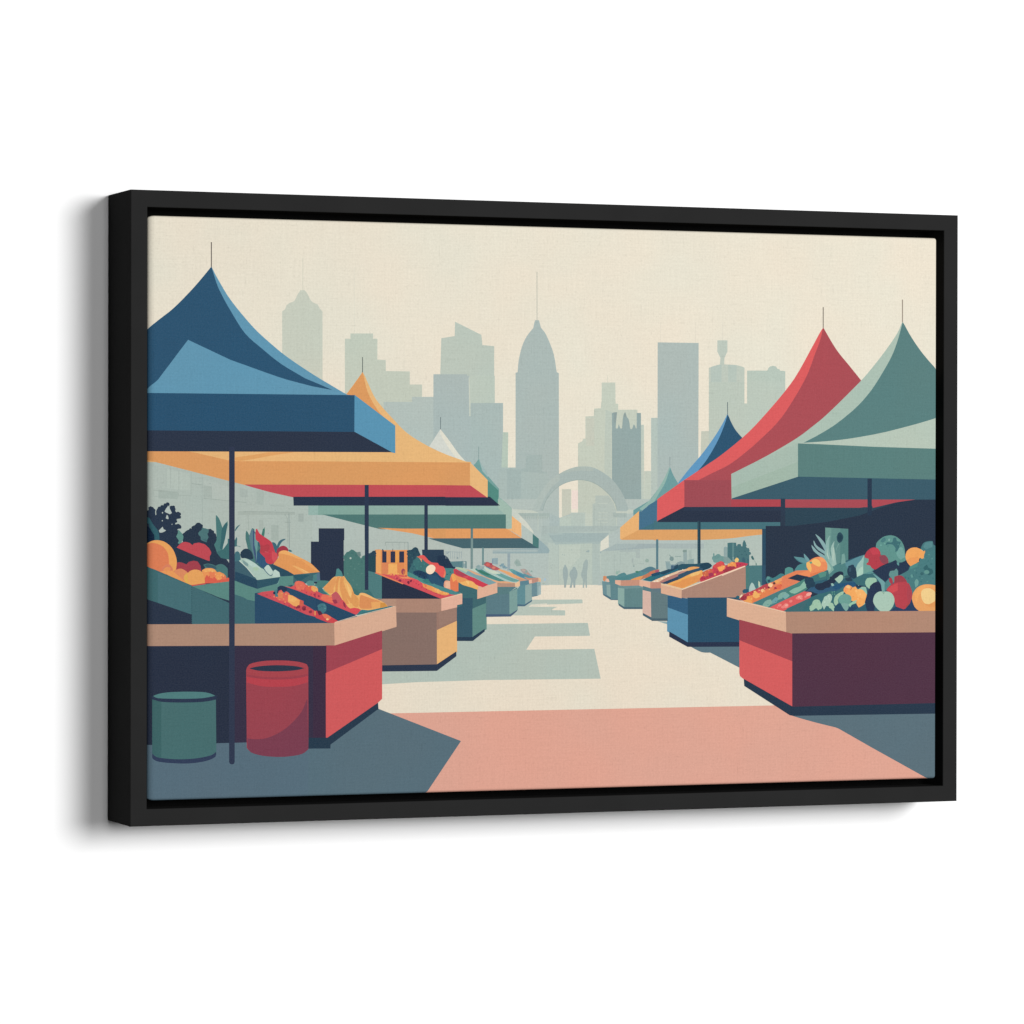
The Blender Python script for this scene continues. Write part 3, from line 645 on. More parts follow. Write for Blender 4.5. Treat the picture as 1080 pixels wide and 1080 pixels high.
45,58,74 -3929,-243 -4,6 -6,5 -8,1 -7,-1 -6,-5 -4,-6 -2,-8 2,-8 4,-7 6,-4 8,-2 7,2 6,4 4,7 1,8
45,58,74 -3907,-276 -4,8 -5,5 -6,1 -7,-1 -5,-5 -4,-8 -1,-8 1,-9 4,-7 5,-5 7,-2 6,2 5,4 4,8 1,9
45,58,74 -3900,-314 -7,5 -9,0 -7,-5 -3,-8 3,-8 7,-5 9,0 7,5 2,8
45,58,74 -3911,-349 -6,5 -7,4 -9,1 -10,-1 -7,-3 -5,-6 -2,-6 2,-6 5,-5 8,-3 9,-2 9,1 7,4 6,5 1,6
45,58,74 -4121,-190 -4,6 -7,4 -9,1 -8,-1 -7,-4 -4,-6 -2,-7 2,-7 4,-6 7,-4 9,-1 8,1 7,4 4,6 2,7
45,58,74 -4248,-280 -4,7 -6,4 -7,2 -7,-2 -6,-4 -4,-7 -2,-8 2,-7 4,-7 6,-5 7,-1 7,1 6,5 4,6 2,8
96,142,134 -4318,-226 -4,-16 -2,-20 -9,-18 -8,-16 5,-10 14,-18 11,-17 -14,-22 17,-13 12,9 12,11 10,17 8,17 3,15 1,12 -18,34 -17,17 -11,11 -7,8
79,117,119 -4066,-228 -21,-12 -16,-23 7,-19 21,-20 0,-25 15,-13 51,-19 5,28 16,26 -15,37 12,11 5,33 -18,6 -19,7 -20,3 -18,2
67,102,108 -4059,-321 48,-34 4,25
65,109,111 -3897,-472 44,-51 92,-18 -1,223 -27,-10 -33,-12 -31,-12 -27,-13 -25,-12 -19,-9
77,121,120 -3909,-78 -1,-35 2,-57 2,-52 2,-44 3,-40 -1,-32 -13,-25 -13,-16 4,-18 9,-17 10,-23 9,-21 47,18 70,84 -1,221 -31,-28 -17,-25 -10,-17 -2,8 -6,17 -5,15 -6,18 -10,23 -12,23 -15,18 -10,10
176,188,181 -3782,-165 -19,-57 -12,-58 -7,-58 -16,-100 39,48 18,26
61,103,108 -3839,-210 -7,-21 -4,-33 -2,-28 -1,-33 -1,-30 -7,-38 -7,-30 28,-11 31,111 30,160 -21,11 -15,-17 -13,-19 -10,-17
190,77,86 -4111,-506 35,-13 49,-19 37,-14 14,0 0,27 0,24 14,17 3,22 -24,43 -48,42 -62,17 -53,-8 -20,-19 -10,10 -19,13 -25,8 -28,4 -23,-5 -21,-11 -24,-21 -21,-22
161,68,79 -4230,-679 46,1 63,3 48,4 5,23 -9,47 -31,43 -45,9 -53,-13 -25,-26 -12,6 -21,8 -21,7 -23,3 -20,-4 -17,-6 -9,-96
231,163,95 -5218,-568 765,-118 101,12 7,25 6,31 4,33 1,34 -5,29 -9,29 -11,30 -15,29 -19,26 -24,24 -29,21 -32,17 -35,9 -34,4 -31,-2 -24,-7 -26,-13 -26,-11 -564,-49
220,127,88 -5218,-592 765,-98 37,13 -2,85 -1,25 -2,35 -4,31 -6,28 -11,22 -19,27 -25,24 -29,17 -31,12 -31,8 -24,1 -27,-8 -26,-8 -564,-45
215,130,99 -4472,-686 99,8 -4,45 -13,22 -19,21 -22,6 -24,-5 -24,-22 -21,-22
225,147,93 -4455,-678 38,0 19,54 -22,7 -25,3 -21,-12 -17,-15
218,140,99 -4369,-736 142,-51 9,116 -12,11 -16,11 -21,11 -23,7 -23,-2 -21,-7 -20,-8 -16,-9 -18,-69
230,156,94 -4386,-719 138,-67 87,-23 -67,28 -155,130 -134,-7
222,172,89 -4259,-716 3,-27 10,-25 14,-20 19,-11 26,8 20,23 2,27 -3,33 -8,26 -22,10 -25,-5 -22,-16
228,163,96 -4220,-693 3,-26 5,-32 5,-27 9,-23 11,-18 25,-9 39,1 47,6 37,9 18,20 1,24 0,25 -5,25 -9,21 -13,18 -20,17 -24,13 -26,6 -28,1 -28,-7 -25,-12 -14,-17 -8,-14
76,118,117 -4027,-620 -9,-33 97,-94 161,-1 -1,112 -6,9 -12,13 -20,16 -25,12 -23,0 -22,-5 -14,-8 -11,-5 -9,4 -15,8 -30,8 -32,5 -26,-6 -22,-8
60,91,103 -3990,-631 91,-8 -15,30 -18,6 -22,7 -22,7 -22,4 -21,-5 -18,-8
231,151,92 -4052,-686 25,-58 0,-44 249,7 0,47 -18,0 0,19 -27,27 -45,21 -29,-4 -12,15 -18,18 -21,8 -24,3 -27,0 -26,-4 -21,-10 -16,-10
236,168,98 -4024,-672 43,8 44,-17 31,24 -22,14 -26,11 -31,2 -31,-3 -23,-8 -20,-11
215,98,80 -3752,-777 0,43 -30,5 -18,-9 -43,-4 -26,-12 -24,3 -17,18 -27,-4 -35,22 -16,-8 -6,12 -13,14 -14,-21 -10,-21 5,-49
227,129,88 -3974,-730 47,-9 23,36 -5,15 -9,16 -17,10 -20,4 -16,-8 -13,-10
234,155,92 -3896,-756 48,13 2,14 -2,15 -24,14 -18,-6 -16,-8
222,120,87 -3840,-748 44,5 0,29 -20,14 -18,-6 -16,-8
239,178,110 -4008,-656 -4,3 -6,0 -4,-3 -1,-5 1,-4 4,-3 6,0 4,3 1,4
239,178,110 -3969,-643 -7,3 -9,0 -7,-3 -3,-5 3,-6 7,-3 9,0 7,3 3,5
239,178,110 -3936,-655 -6,4 -8,0 -6,-4 -3,-6 3,-6 6,-4 8,0 6,4 3,6
217,96,81 -3974,-710 -4,2 -5,0 -4,-2 -1,-5 1,-4 4,-3 5,0 4,3 1,4
217,96,81 -3987,-739 -7,4 -8,0 -6,-3 -3,-5 3,-6 6,-3 8,0 7,3 2,5
217,96,81 -3945,-738 -6,4 -7,0 -6,-4 -2,-6 2,-6 6,-3 7,0 6,3 2,6
217,96,81 -3916,-725 -5,4 -7,0 -5,-4 -2,-7 2,-6 6,-4 6,0 5,4 2,6
238,167,104 -3880,-703 -3,2 -4,0 -4,-2 -1,-4 1,-4 4,-2 4,0 3,2 1,4
238,167,104 -3842,-699 -6,3 -6,0 -6,-3 -2,-4 2,-4 6,-3 6,0 6,3 2,4
238,167,104 -3873,-731 -5,3 -6,0 -5,-3 -2,-5 2,-5 5,-3 6,0 5,3 2,5
238,167,104 -3818,-706 -4,3 -6,0 -4,-3 -2,-6 2,-5 4,-3 6,0 4,3 2,5
238,167,104 -3905,-688 -4,3 -5,0 -4,-3 -1,-6 2,-6 3,-4 5,0 4,3 1,7
196,76,81 -4178,-804 16,-14 142,16 0,19 -141,-21
65,105,110 -5433,-862 780,-94 491,-171 0,307 -10,12 -478,201 -783,136
72,111,118 -4541,-997 370,-121 0,303 -370,145
46,56,73 -5432,-1213 1270,-9 0,106 -349,119 -139,48 -782,109
69,106,113 -4168,-1223 416,-5 0,228 -416,187
92,136,129 -4157,-820 31,-14 52,-21 55,-22 46,-19 41,-16 31,-14 32,-12 41,-13 42,-12 34,-10 0,206 -229,-25 -179,-22
55,85,94 -4176,-836 8,0 0,11 -8,0
55,85,94 -4176,-857 8,0 0,10 -8,0
55,85,94 -4176,-879 8,0 0,11 -8,0
55,85,94 -4176,-900 8,0 0,10 -8,0
55,85,94 -4176,-922 8,0 0,11 -8,0
55,85,94 -4176,-943 8,0 0,10 -8,1
55,85,94 -4176,-965 8,0 0,11 -8,0
55,85,94 -4176,-986 8,0 0,10 -8,1
55,85,94 -4176,-1008 8,0 0,11 -8,0
55,85,94 -4176,-1029 8,0 0,11 -8,0
55,85,94 -4176,-1051 8,0 0,11 -8,0
55,85,94 -4176,-1072 8,0 0,11 -8,0
55,85,94 -4175,-1094 7,0 0,11 -7,0
55,85,94 -4175,-1115 7,0 0,11 -7,0
55,85,94 -4175,-1137 7,0 0,11 -7,0
55,85,94 -4175,-1158 7,0 0,11 -7,0
55,85,94 -4175,-1180 7,0 0,11 -7,0
55,85,94 -4175,-1201 7,0 0,11 -7,0
55,85,94 -4175,-1223 7,0 0,11 -7,0
69,106,113 -3723,-1230 730,-8 -1,541 -458,-64 -272,27
92,136,129 -3715,-901 29,-9 39,-13 38,-13 22,-12 23,-13 60,-13 59,-7 78,-7 88,-7 86,-7 75,-5 52,-5 73,34 -1,281 -56,-8 -149,-16 -253,-40 -272,27
177,188,181 -3703,-457 68,-35 153,34 -107,221 -114,1
60,101,113 -3578,-531 178,-128 342,1 -181,70 17,98 -71,111 -160,26 -54,-26
76,119,117 -3584,-323 16,-67 17,-67 45,-118 26,-6 34,-9 30,-2 24,12 13,23 4,32 -4,36 -11,25 -14,25 -11,18 -34,33 -15,153 -13,-17 -7,5 -3,27 -21,11 -12,-21 -7,-21 -7,-21 -5,-15 -1,-6 -4,12 -10,18 -9,16 -10,12 -6,-15 -4,-14
93,126,137 -3525,-407 36,-101 27,-19 -22,105 -17,83 4,100 -6,15 -11,12 -11,-24 -9,-28 -7,-19 -6,-15
66,85,120 -3499,-423 27,-150 12,-16 1,50 -25,133 -2,169 -17,0
109,153,154 -3486,-390 20,-66 -3,-116 7,49 3,27 3,38 3,35 3,36 1,31 -2,27 -7,24 -14,24 -17,21
70,121,110 -3410,-287 30,-16 5,32 4,31 0,20 -6,14 -17,-16
78,123,116 -3372,-210 5,11 -5,2 -5,-11
64,109,116 -3700,-248 7,11 10,14 11,15 11,14 12,13 10,10 -22,-9 -14,-10 -12,-12 -8,-14 -5,-11
70,111,115 -3703,-405 29,6 -5,11 4,66 -7,21 -21,-37
111,143,143 -3680,-398 41,-11 2,6 -41,11
65,105,118 -3294,-424 23,-61 40,0 9,61 11,22 15,27 12,16 13,12 19,11 14,10 -20,2 -25,-5 -19,-10 -17,-16 -13,-27 -6,-20 -2,10 -9,16 -13,11 -15,7 -26,-5
54,91,103 -3455,-574 194,-102 62,-43 172,18 -170,80 -52,33 -78,67 -54,136 -74,-70
55,89,120 -3459,-565 58,-61 38,0 38,36 -37,35 -6,23 -12,28 -22,14 -22,11 -18,14 -16,13
192,68,81 -3471,-227 -3,-28 0,-38 1,-31 14,-18 16,-10 14,-14 7,-27 2,-30 -3,-22 -2,-20 10,-14 13,-13 19,-18 15,-14 3,-19 6,-23 13,-13 15,-7 17,-4 20,1 25,11 21,11 3,11 6,15 10,19 8,19 -15,23 -12,10 -9,7 -8,21 -10,28 -8,25 -9,21 -8,12 -10,10 -17,13 -19,12 -18,11 -17,10 -13,8 -13,9 -13,10 -12,10 -7,12 -6,12 -13,24 -12,-8
176,67,77 -3420,-463 38,-5 46,9 27,53 -12,15 -17,13 -23,-9 -21,-8 -19,7 -19,11
206,84,91 -3294,-532 30,-46 24,45 8,15 6,20 -8,15 -15,12 -22,10 -22,8
210,107,113 -3375,-458 37,-9 1,4 -37,9
158,60,75 -3226,-512 38,27 70,25 10,19 -7,13 -12,15 -17,11 -19,6 -19,-1 -18,-7 -18,-12 -14,-14 -7,-19 -2,-16
60,109,117 -3102,-457 22,-5 13,9 -12,8 -15,8 -22,-4
70,112,121 -3702,-673 171,-60 74,-30 -27,68 -87,75 -65,83 -3,27 -6,31 -10,17 -14,10 -24,-5 -7,-16 -3,-15
44,63,79 -3642,-489 5,-17 9,-19 17,-1 20,1 30,-7 30,-6 18,0 12,5 3,12 -3,16 -6,25 -12,26 -21,18 -24,10 -22,1 -20,-7 -18,-15 -13,-15
66,98,110 -3702,-669 245,-94 -27,59 -87,76 -71,76 -61,-8
170,194,182 -3567,-632 78,-84 41,-47 119,16 136,16 -4,25 -7,25 -18,17 -19,10 -29,0 -10,-18 -15,-21 -13,-16 -37,22 -15,19 -20,23 -17,8 -18,9 -23,18 -29,23 -26,17 -28,16 -25,14 -30,11 -24,3 -21,-5 -15,-9 -21,-13
182,206,196 -3505,-625 93,-12 -21,19 -26,21 -26,19 -32,19 -29,13 -29,7 -25,3
169,196,170 -3484,-659 39,5 10,23 -15,10 -19,6 -18,-3 -17,-7
126,155,154 -3611,-573 27,-30 31,-10 0,26 -17,14 -19,12 -15,10 -16,8
207,216,204 -3650,-556 75,-68 4,4 -75,68
207,216,204 -3576,-623 88,-102 5,4 -89,102
186,207,197 -3350,-675 28,-30 25,-5 19,37 -5,11 -9,15 -17,25 -19,23 -20,0 -16,-16 -15,-16
75,106,124 -3386,-641 17,-21 6,5 -17,21
75,106,124 -3371,-660 22,-25 6,5 -22,25
75,106,124 -3351,-683 22,-20 6,5 -22,20
75,106,124 -3330,-702 21,-12 4,6 -21,12
75,106,124 -3308,-715 18,6 -3,7 -17,-5
75,106,124 -3291,-709 13,13 -6,5 -13,-13
75,106,124 -3278,-697 8,18 -7,3 -9,-18
75,106,124 -3271,-681 5,16 -8,2 -4,-16
186,207,197 -3290,-717 48,-10 48,9 -8,27 -11,28 -19,12 -19,6 -20,-10
45,74,94 -3702,-760 145,-56 110,-35 -1,93 -40,16 -52,21 -50,19 -42,15 -39,14 -31,10
51,86,101 -3453,-849 212,52 19,4 27,48 0,20 -260,-32
110,153,147 -3247,-804 192,10 0,85 -146,-16 -26,-63
47,78,94 -3262,-642 52,-34 9,-44 153,1 21,20 -170,70 -115,39
60,93,103 -3061,-794 173,-2 0,98 -109,-3 -64,-9
50,80,94 -3102,-825 53,-17 -6,16 -12,14 -27,-2 -25,-6
46,55,73 -2859,-787 373,-96 -1,669 -287,1 1,-141 -87,1
223,152,92 -3121,-660 79,-45 81,-2 88,7 114,22 -18,19 -24,23 -18,17 -21,19 -23,19 -26,15 -27,14 -27,13 -24,12 -23,11 -23,11 -24,11 -24,12 -22,10 -28,15 -26,11 -29,1 -25,-5 -17,-9 -11,-14 -1,-21 1,-21 -6,-11 -11,-12 -21,-27 -21,-26
234,171,104 -3156,-485 70,-17 88,-34 54,-6 -17,12 -26,12 -26,13 -24,11 -24,12 -22,10 -28,15 -26,11 -29,1 -25,-5 -17,-11 -13,-14
232,172,106 -2981,-661 54,-34 67,2 -20,14 -27,14 -26,13 -27,13 -24,10 -25,11 -22,9 -23,4 -18,-1
239,190,125 -3050,-616 18,-6 25,-9 28,-11 31,-15 33,-18 24,-13 17,-3 -70,41
229,163,99 -2893,-603 70,-50 51,-23 -13,17 -21,23 -22,21 -19,17 -21,16 -22,14 -28,11 -31,8 -22,3
66,103,110 -3052,-777 90,-18 159,24 47,8 -5,86 -281,-24 -20,-14
81,127,130 -2842,-779 60,-1 -5,87 -46,-14
87,115,136 -2793,-780 37,0 -5,101 -32,-12
48,89,102 -2997,-779 128,71 -168,5 -26,-13
92,137,130 -3228,-827 173,16 0,98 -146,-8
46,77,103 -3476,-1216 1004,-11 0,182 -313,54 -631,105 -60,-8
46,77,103 -3480,-1207 775,-6 -140,71 -290,112 -298,128 -48,9
46,77,103 -3121,-910 158,-85 336,-222 290,67 -288,124 -159,60 -176,85 -141,43 -53,13 -45,8 -35,-23
43,59,83 -3227,-894 92,17 20,28 -17,12 -21,11 -23,8 -23,1 -19,-10 -14,-12
202,83,91 -3313,-959 175,-68 229,-99 123,-30 266,-50 -26,18 -39,22 -40,18 -36,9 -36,6 -34,7 -34,14 -32,17 -22,12 -19,11 -26,17 -25,14 -31,14 -20,11 -1,15 1,18 -21,10 -25,8 -30,18 -32,16 -31,5 -20,4 0,24 -17,11 -21,8 -15,-10 -11,-6 -15,15 -20,18 -13,-8 -14,-9 -31,3 -29,6 -115,-12 -56,-19
216,107,92 -3226,-968 114,-27 18,88 -15,15 -19,13 -17,-15 -13,-9 -13,19 -18,23 -19,-17 -17,-17 -27,6 -29,11
76,123,131 -3253,-935 42,1 -11,14 -8,13 4,16 5,18 -21,20 -16,-13 -14,-15
45,58,83 -3255,-885 -7,5 -9,0 -7,-5 -2,-9 2,-9 7,-5 9,-1 7,6 3,9
45,58,83 -3230,-859 -5,-41 12,-1 5,41
216,130,89 -3218,-952 45,0 4,54 -13,11 -16,8 -17,-8 -13,-11
231,166,100 -3114,-989 55,-39 45,-13 19,8 19,14 4,23 -4,22 -11,7 -17,7 -29,19 -32,19 -27,7 -22,2
236,179,109 -3114,-977 66,-18 39,37 -91,42
206,99,80 -2991,-1033 31,-5 20,19 -6,21 -9,20 -26,6
140,56,73 -2981,-1032 -9,7 -12,0 -10,-7 -4,-10 4,-11 10,-7 12,0 9,7 4,10
140,56,73 -2911,-1051 -5,9 -9,5 -10,2 -10,-2 -8,-5 -6,-8 -2,-10 2,-9 6,-8 8,-6 10,-2 10,2 9,6 5,7 2,10
140,56,73 -2849,-1085 -9,7 -12,0 -10,-7 -4,-10 4,-11 10,-7 12,0 9,6 4,11
140,56,73 -3008,-1044 -6,4 -8,0 -6,-4 -3,-7 3,-6 6,-5 8,0 6,4 2,7
119,48,66 -2925,-1061 -6,4 -8,0 -6,-4 -2,-7 2,-7 6,-4 8,0 6,4 3,7
226,154,96 -2819,-1135 37,4 -5,57 -32,-5
44,74,100 -2728,-1095 -7,8 -9,5 -10,2 -11,-2 -9,-5 -6,-7 -2,-9 2,-9 6,-8 9,-5 11,-1 10,1 9,5 7,7 2,9
80,126,131 -2770,-1089 14,-9 5,-17 20,-9 17,15 20,12 6,24 3,28 -9,18 -15,10 -21,0 -22,-9 -18,-19 -14,-20
228,138,97 -3236,-937 -4,3 -4,0 -3,-3 -1,-3 1,-4 3,-2 4,0 4,2 1,4
228,138,97 -3198,-961 -5,2 -7,0 -6,-2 -2,-4 2,-5 6,-2 7,-1 5,3 2,4
228,138,97 -3155,-953 -5,3 -6,0 -5,-3 -2,-4 2,-5 5,-3 6,-1 5,3 2,5
228,138,97 -3138,-986 -5,4 -5,0 -5,-4 -1,-5 1,-6 5,-3 5,0 5,3 1,6
228,138,97 -3262,-926 -4,4 -4,0 -4,-4 -2,-6 2,-6 4,-4 4,0 4,4 2,6
176,64,76 -3202,-987 -3,2 -4,0 -3,-2 -1,-3 1,-4 3,-2 4,0 3,2 1,3
176,64,76 -3146,-1004 -5,3 -6,0 -5,-3 -2,-4 2,-3 5,-3 6,0 5,2 2,4
176,64,76 -3094,-1029 -5,3 -5,0 -5,-3 -1,-4 1,-5 5,-2 5,0 5,2 1,5
176,64,76 -3034,-1046 -4,4 -5,0 -4,-3 -1,-5 1,-5 4,-3 5,-1 4,4 2,4
176,64,76 -2973,-1071 -4,4 -4,0 -3,-4 -2,-5 2,-6 3,-3 4,0 4,3 1,6
176,64,76 -3307,-928 -3,2 -4,0 -2,-2 -2,-3 2,-4 2,-2 4,0 3,2 1,4
176,64,76 -3339,-911 -5,3 -6,0 -5,-2 -1,-4 1,-4 5,-3 6,0 5,3 2,4
233,165,104 -3176,-896 -3,2 -3,0 -3,-2 -1,-3 1,-3 3,-2 3,0 3,2 1,3
233,165,104 -3130,-904 -4,2 -6,0 -4,-2 -2,-4 2,-3 4,-2 6,0 4,2 2,3
233,165,104 -3069,-938 -4,3 -5,0 -4,-3 -1,-4 1,-3 4,-3 5,0 4,2 1,4
215,97,80 -2903,-1056 -3,2 -4,0 -4,-2 -1,-4 1,-4 4,-2 4,0 3,2 1,4
215,97,80 -2864,-1073 -6,3 -7,0 -5,-3 -2,-4 2,-4 5,-3 7,0 6,3 2,4
215,97,80 -2821,-1106 -5,3 -6,0 -5,-3 -2,-5 2,-5 5,-3 6,0 5,3 2,5
215,97,80 -2778,-1131 -4,3 -6,0 -4,-3 -2,-5 2,-6 4,-3 6,0 4,3 2,5
211,89,92 -3015,-870 105,-42 177,-77 110,-40 0,85 -30,20 -41,26 -37,23 -27,14 -23,11 -21,9 -27,15 -26,11 -28,0 -24,0 -17,16 -18,18 -28,9 -27,4 -21,-3 -16,-10 -7,-19 -2,-15 -42,-19 -69,10
224,113,93 -3017,-861 57,-18 46,53 -11,17 -17,19 -26,14 -29,8 -24,-7 -19,-11
218,102,81 -2921,-861 48,-27 47,26 -5,24 -14,23 -34,3 -32,-3
232,163,97 -2855,-861 24,-23 53,-9 5,29 -22,21 -24,19 -20,1 -16,-5
230,123,99 -3008,-788 -4,3 -4,0 -4,-3 -1,-4 1,-4 4,-2 4,0 4,2 1,4
230,123,99 -2960,-813 -7,3 -7,0 -6,-2 -2,-5 2,-5 6,-3 8,0 6,3 2,5
230,123,99 -2988,-837 -5,4 -7,0 -5,-4 -2,-5 2,-5 5,-4 7,0 5,3 2,6
230,123,99 -2936,-845 -5,4 -6,0 -5,-4 -1,-6 1,-6 5,-4 6,0 5,4 2,6
230,123,99 -2778,-904 -5,4 -5,0 -4,-4 -2,-6 2,-7 4,-4 5,-1 5,5 1,6
192,68,80 -3027,-839 -3,3 -4,0 -2,-2 -2,-4 2,-3 2,-2 4,0 3,2 1,3
192,68,80 -2953,-864 -5,3 -6,0 -5,-2 -2,-4 2,-4 5,-3 6,0 5,3 2,4
192,68,80 -2901,-888 -5,2 -5,0 -5,-2 -1,-5 1,-4 5,-3 5,0 5,3 1,4
192,68,80 -2849,-905 -4,3 -5,0 -4,-3 -2,-5 2,-5 4,-3 5,0 4,3 1,5
192,68,80 -2797,-947 -4,4 -4,0 -3,-4 -2,-5 2,-6 3,-3 4,0 4,3 1,6
192,68,80 -2727,-983 -3,2 -4,0 -3,-2 -1,-3 1,-4 3,-2 4,0 3,2 1,4
236,176,115 -2825,-849 -3,2 -3,0 -3,-2 -1,-3 1,-3 3,-1 3,0 3,1 1,3
236,176,115 -2796,-861 -4,2 -6,0 -4,-2 -2,-3 2,-4 4,-2 6,0 4,2 2,4
236,176,115 -2876,-822 -4,2 -5,0 -4,-2 -1,-4 1,-4 4,-3 5,0 4,3 2,4
161,60,81 -2814,-946 39,-10 10,13 5,16 -14,17 -19,11 -21,-3 -20,-7
206,81,91 -2746,-979 123,-46 0,73 -66,27
228,138,89 -2734,-980 111,-36 0,56 -20,11 -27,14 -27,10 -36,-2 -30,-7
80,126,121 -2834,-819 101,-28 110,16 0,56 -21,0 -28,5 -34,4 -31,-3 -23,-5
92,140,138 -2893,-821 76,0 -10,47 -22,6 -25,3 -21,-8 -18,-10
65,111,117 -2775,-887 42,-36 50,19 -15,14 -14,14 -13,17 -15,14 -20,-5 -15,-9
145,183,156 -2708,-905 48,-23 11,25 -17,21 -21,20 -19,0 -17,-5
77,119,114 -2492,-932 131,-52 146,7 -1,469 -277,1
175,187,180 -2493,-559 278,-2 -1,221 -277,1
77,119,114 -2502,-518 10,-14 3,-11 1,-12 -5,-12 0,-13 0,-12 0,-12 0,-13 0,-12 0,-12 0,-12 0,-13 0,-15 16,0 13,0 13,0 13,0 13,0 13,0 13,-1 13,0 12,0 13,0 13,0 13,0 13,0 13,0 13,0 13,0 13,0 13,0 13,0 13,-1 16,0 0,16 0,13 0,12 0,13 0,12 0,13 0,13 0,12 0,13 -3,12 12,13 -12,13 8,12 -6,16 -20,4 -17,-4 -14,-3 -16,-7 -11,-18 -6,-8 -6,10 -8,20 -8,16 -10,13 -14,9 -13,6 -12,9 -11,8 -22,7 -16,-10 -14,-11 -13,-4 -14,-5 -12,-14 -10,-14 -9,-8
72,113,110 -2437,-475 -5,4 -7,0 -5,-4 -2,-6 2,-6 5,-4 7,0 5,4 2,6
72,113,110 -2382,-470 -9,4 -11,0 -9,-4 -3,-7 3,-7 9,-4 11,0 9,4 3,7
72,113,110 -2339,-495 -8,5 -10,0 -8,-4 -3,-8 3,-8 8,-5 10,0 8,5 3,8
72,113,110 -2252,-528 -7,6 -9,0 -7,-5 -2,-9 2,-9 7,-6 9,0 7,6 3,9
72,113,110 -2280,-560 -6,6 -8,0 -6,-6 -2,-10 2,-10 6,-6 8,0 6,6 3,10
72,113,110 -2459,-513 -5,4 -7,0 -5,-4 -2,-6 2,-6 5,-3 7,0 5,3 2,6
108,132,128 -2317,-524 17,21 -5,39 -16,0 -15,-2 -13,-15
179,192,182 -2407,-525 -6,4 -7,0 -5,-4 -3,-6 3,-7 5,-4 7,0 6,4 2,6
89,128,121 -2408,-616 -4,3 -4,0 -4,-3 -2,-4 2,-4 4,-2 4,0 4,2 1,4
89,128,121 -2360,-640 -6,3 -8,0 -6,-3 -2,-5 2,-5 6,-3 8,0 6,3 2,5
89,128,121 -2317,-590 -5,4 -7,0 -5,-3 -2,-6 2,-5 5,-4 7,0 5,4 3,5
89,128,121 -2442,-689 -5,4 -6,0 -4,-4 -2,-6 2,-6 4,-4 6,0 5,4 2,6
89,128,121 -2380,-756 -5,4 -5,0 -4,-4 -2,-7 2,-6 4,-5 5,0 5,5 1,6
89,128,121 -2426,-842 -3,2 -5,0 -4,-2 -1,-4 1,-4 4,-3 5,0 3,3 2,4
89,128,121 -2280,-691 -6,3 -7,0 -7,-3 -2,-5 2,-5 7,-3 7,0 6,3 3,5
89,128,121 -2334,-808 -5,3 -7,1 -6,-4 -2,-5 2,-6 6,-3 7,0 5,3 2,6
48,71,86 -2218,-505 0,-10 0,-11 -1,-11 0,-10 0,-11 0,-10 -1,-11 0,-10 0,-11 0,-10 -1,-11 0,-10 0,-11 0,-10 -1,-13 13,-3 11,-3 10,-3 11,-2 11,-3 10,-3 11,-3 14,-3 0,14 0,11 0,10 0,11 0,10 0,11 0,10 0,11 0,10 0,11 0,10 0,11 0,10 0,11 0,10 0,10 4,12 -6,10 9,10 -5,12 -5,10 4,13 -20,-3 -18,-6 -8,-15 -12,4 -10,-9 -14,-1 -6,-14
45,74,84 -2222,-665 91,-23 0,179 -91,1
47,59,80 -2255,-869 40,0 -1,655 -40,0
78,124,120 -2789,-847 84,8 57,54 -14,8 -17,7 -25,3 -28,1 -30,1 -27,0
69,112,109 -2492,-975 277,-2 -1,100 -73,-34 -97,67 -102,36
127,167,128 -2700,-913 47,-36 41,29 -18,14 -21,18 -25,24 -26,20 -21,-20
65,111,120 -2780,-887 47,-27 67,1 -26,19 -25,18 -11,19 -11,16 -21,2 -20,-2
232,176,107 -2655,-914 187,-153 125,-10 107,-13 144,19 95,22 -13,19 -19,19 -28,15 -35,15 -28,13 -32,13 -29,13 -26,13 -24,14 -22,10 -29,5 -23,-1 -13,-19 -10,-5 -14,-3 -17,7 -17,13 -9,21 -8,25 -12,26 -15,25 -18,22 -18,20 -17,26 -15,22 -100,-2 -13,-6 -19,-13 -16,-16 -19,-20 -18,-18 -28,-26 -23,-22
223,154,95 -2699,-880 45,-22 21,-1 23,5 3,25 1,27 11,24 11,26 3,34 -1,30 -17,-9 -21,-13 -26,-22 -27,-24 -26,-24 -22,-20
220,150,91 -2567,-729 -8,-28 -9,-37 -1,-28 -1,-30 -1,-26 -6,-30 -6,-24 33,0 3,20 2,33 3,37 5,45 5,35 9,21 10,11
221,154,93 -2524,-726 1,-31 4,-39 6,-27 7,-30 9,-27 11,-25 12,-22 13,-21 16,-23 17,-22 13,-16 41,-9 -55,89 -44,84 -22,67 9,44
221,152,92 -2532,-742 -3,-29 -2,-38 0,-37 6,-30 8,-28 9,-26 9,-29 10,-28 8,-21 29,-10 26,1 -8,25 -17,31 -16,32 -13,33 -13,35 -9,33 -6,32 -2,30 -1,24
239,190,121 -2434,-923 38,-58 0,30 -6,38 -7,23 -10,24 -10,21 -17,30 -17,19
219,154,92 -2399,-881 -3,-21 -5,-32 -1,-30 5,-39 13,-30 29,-18 30,-1 9,33 0,38 -8,22 -10,13 -12,11 -15,15 -15,22 -14,18
216,143,91 -2307,-931 -6,-20 -2,-30 -2,-26 -1,-29 9,-24 23,-9 33,-2 35,1 43,3 47,6 36,7 20,18 0,19 -8,16 -11,12 -19,6 -26,9 -27,11 -30,15 -32,16 -28,12 -34,-2 -16,-6
230,166,101 -2176,-1068 30,-1 39,1 30,6 9,32 -5,33 -36,0 -38,0 -22,-2 -17,-2
206,145,74 -2083,-1063 84,14 -30,38 -49,5
236,182,117 -2273,-930 89,-30 73,-23 -28,19 -41,24 -37,19 -41,14 -31,6 -20,-4 -12,-10
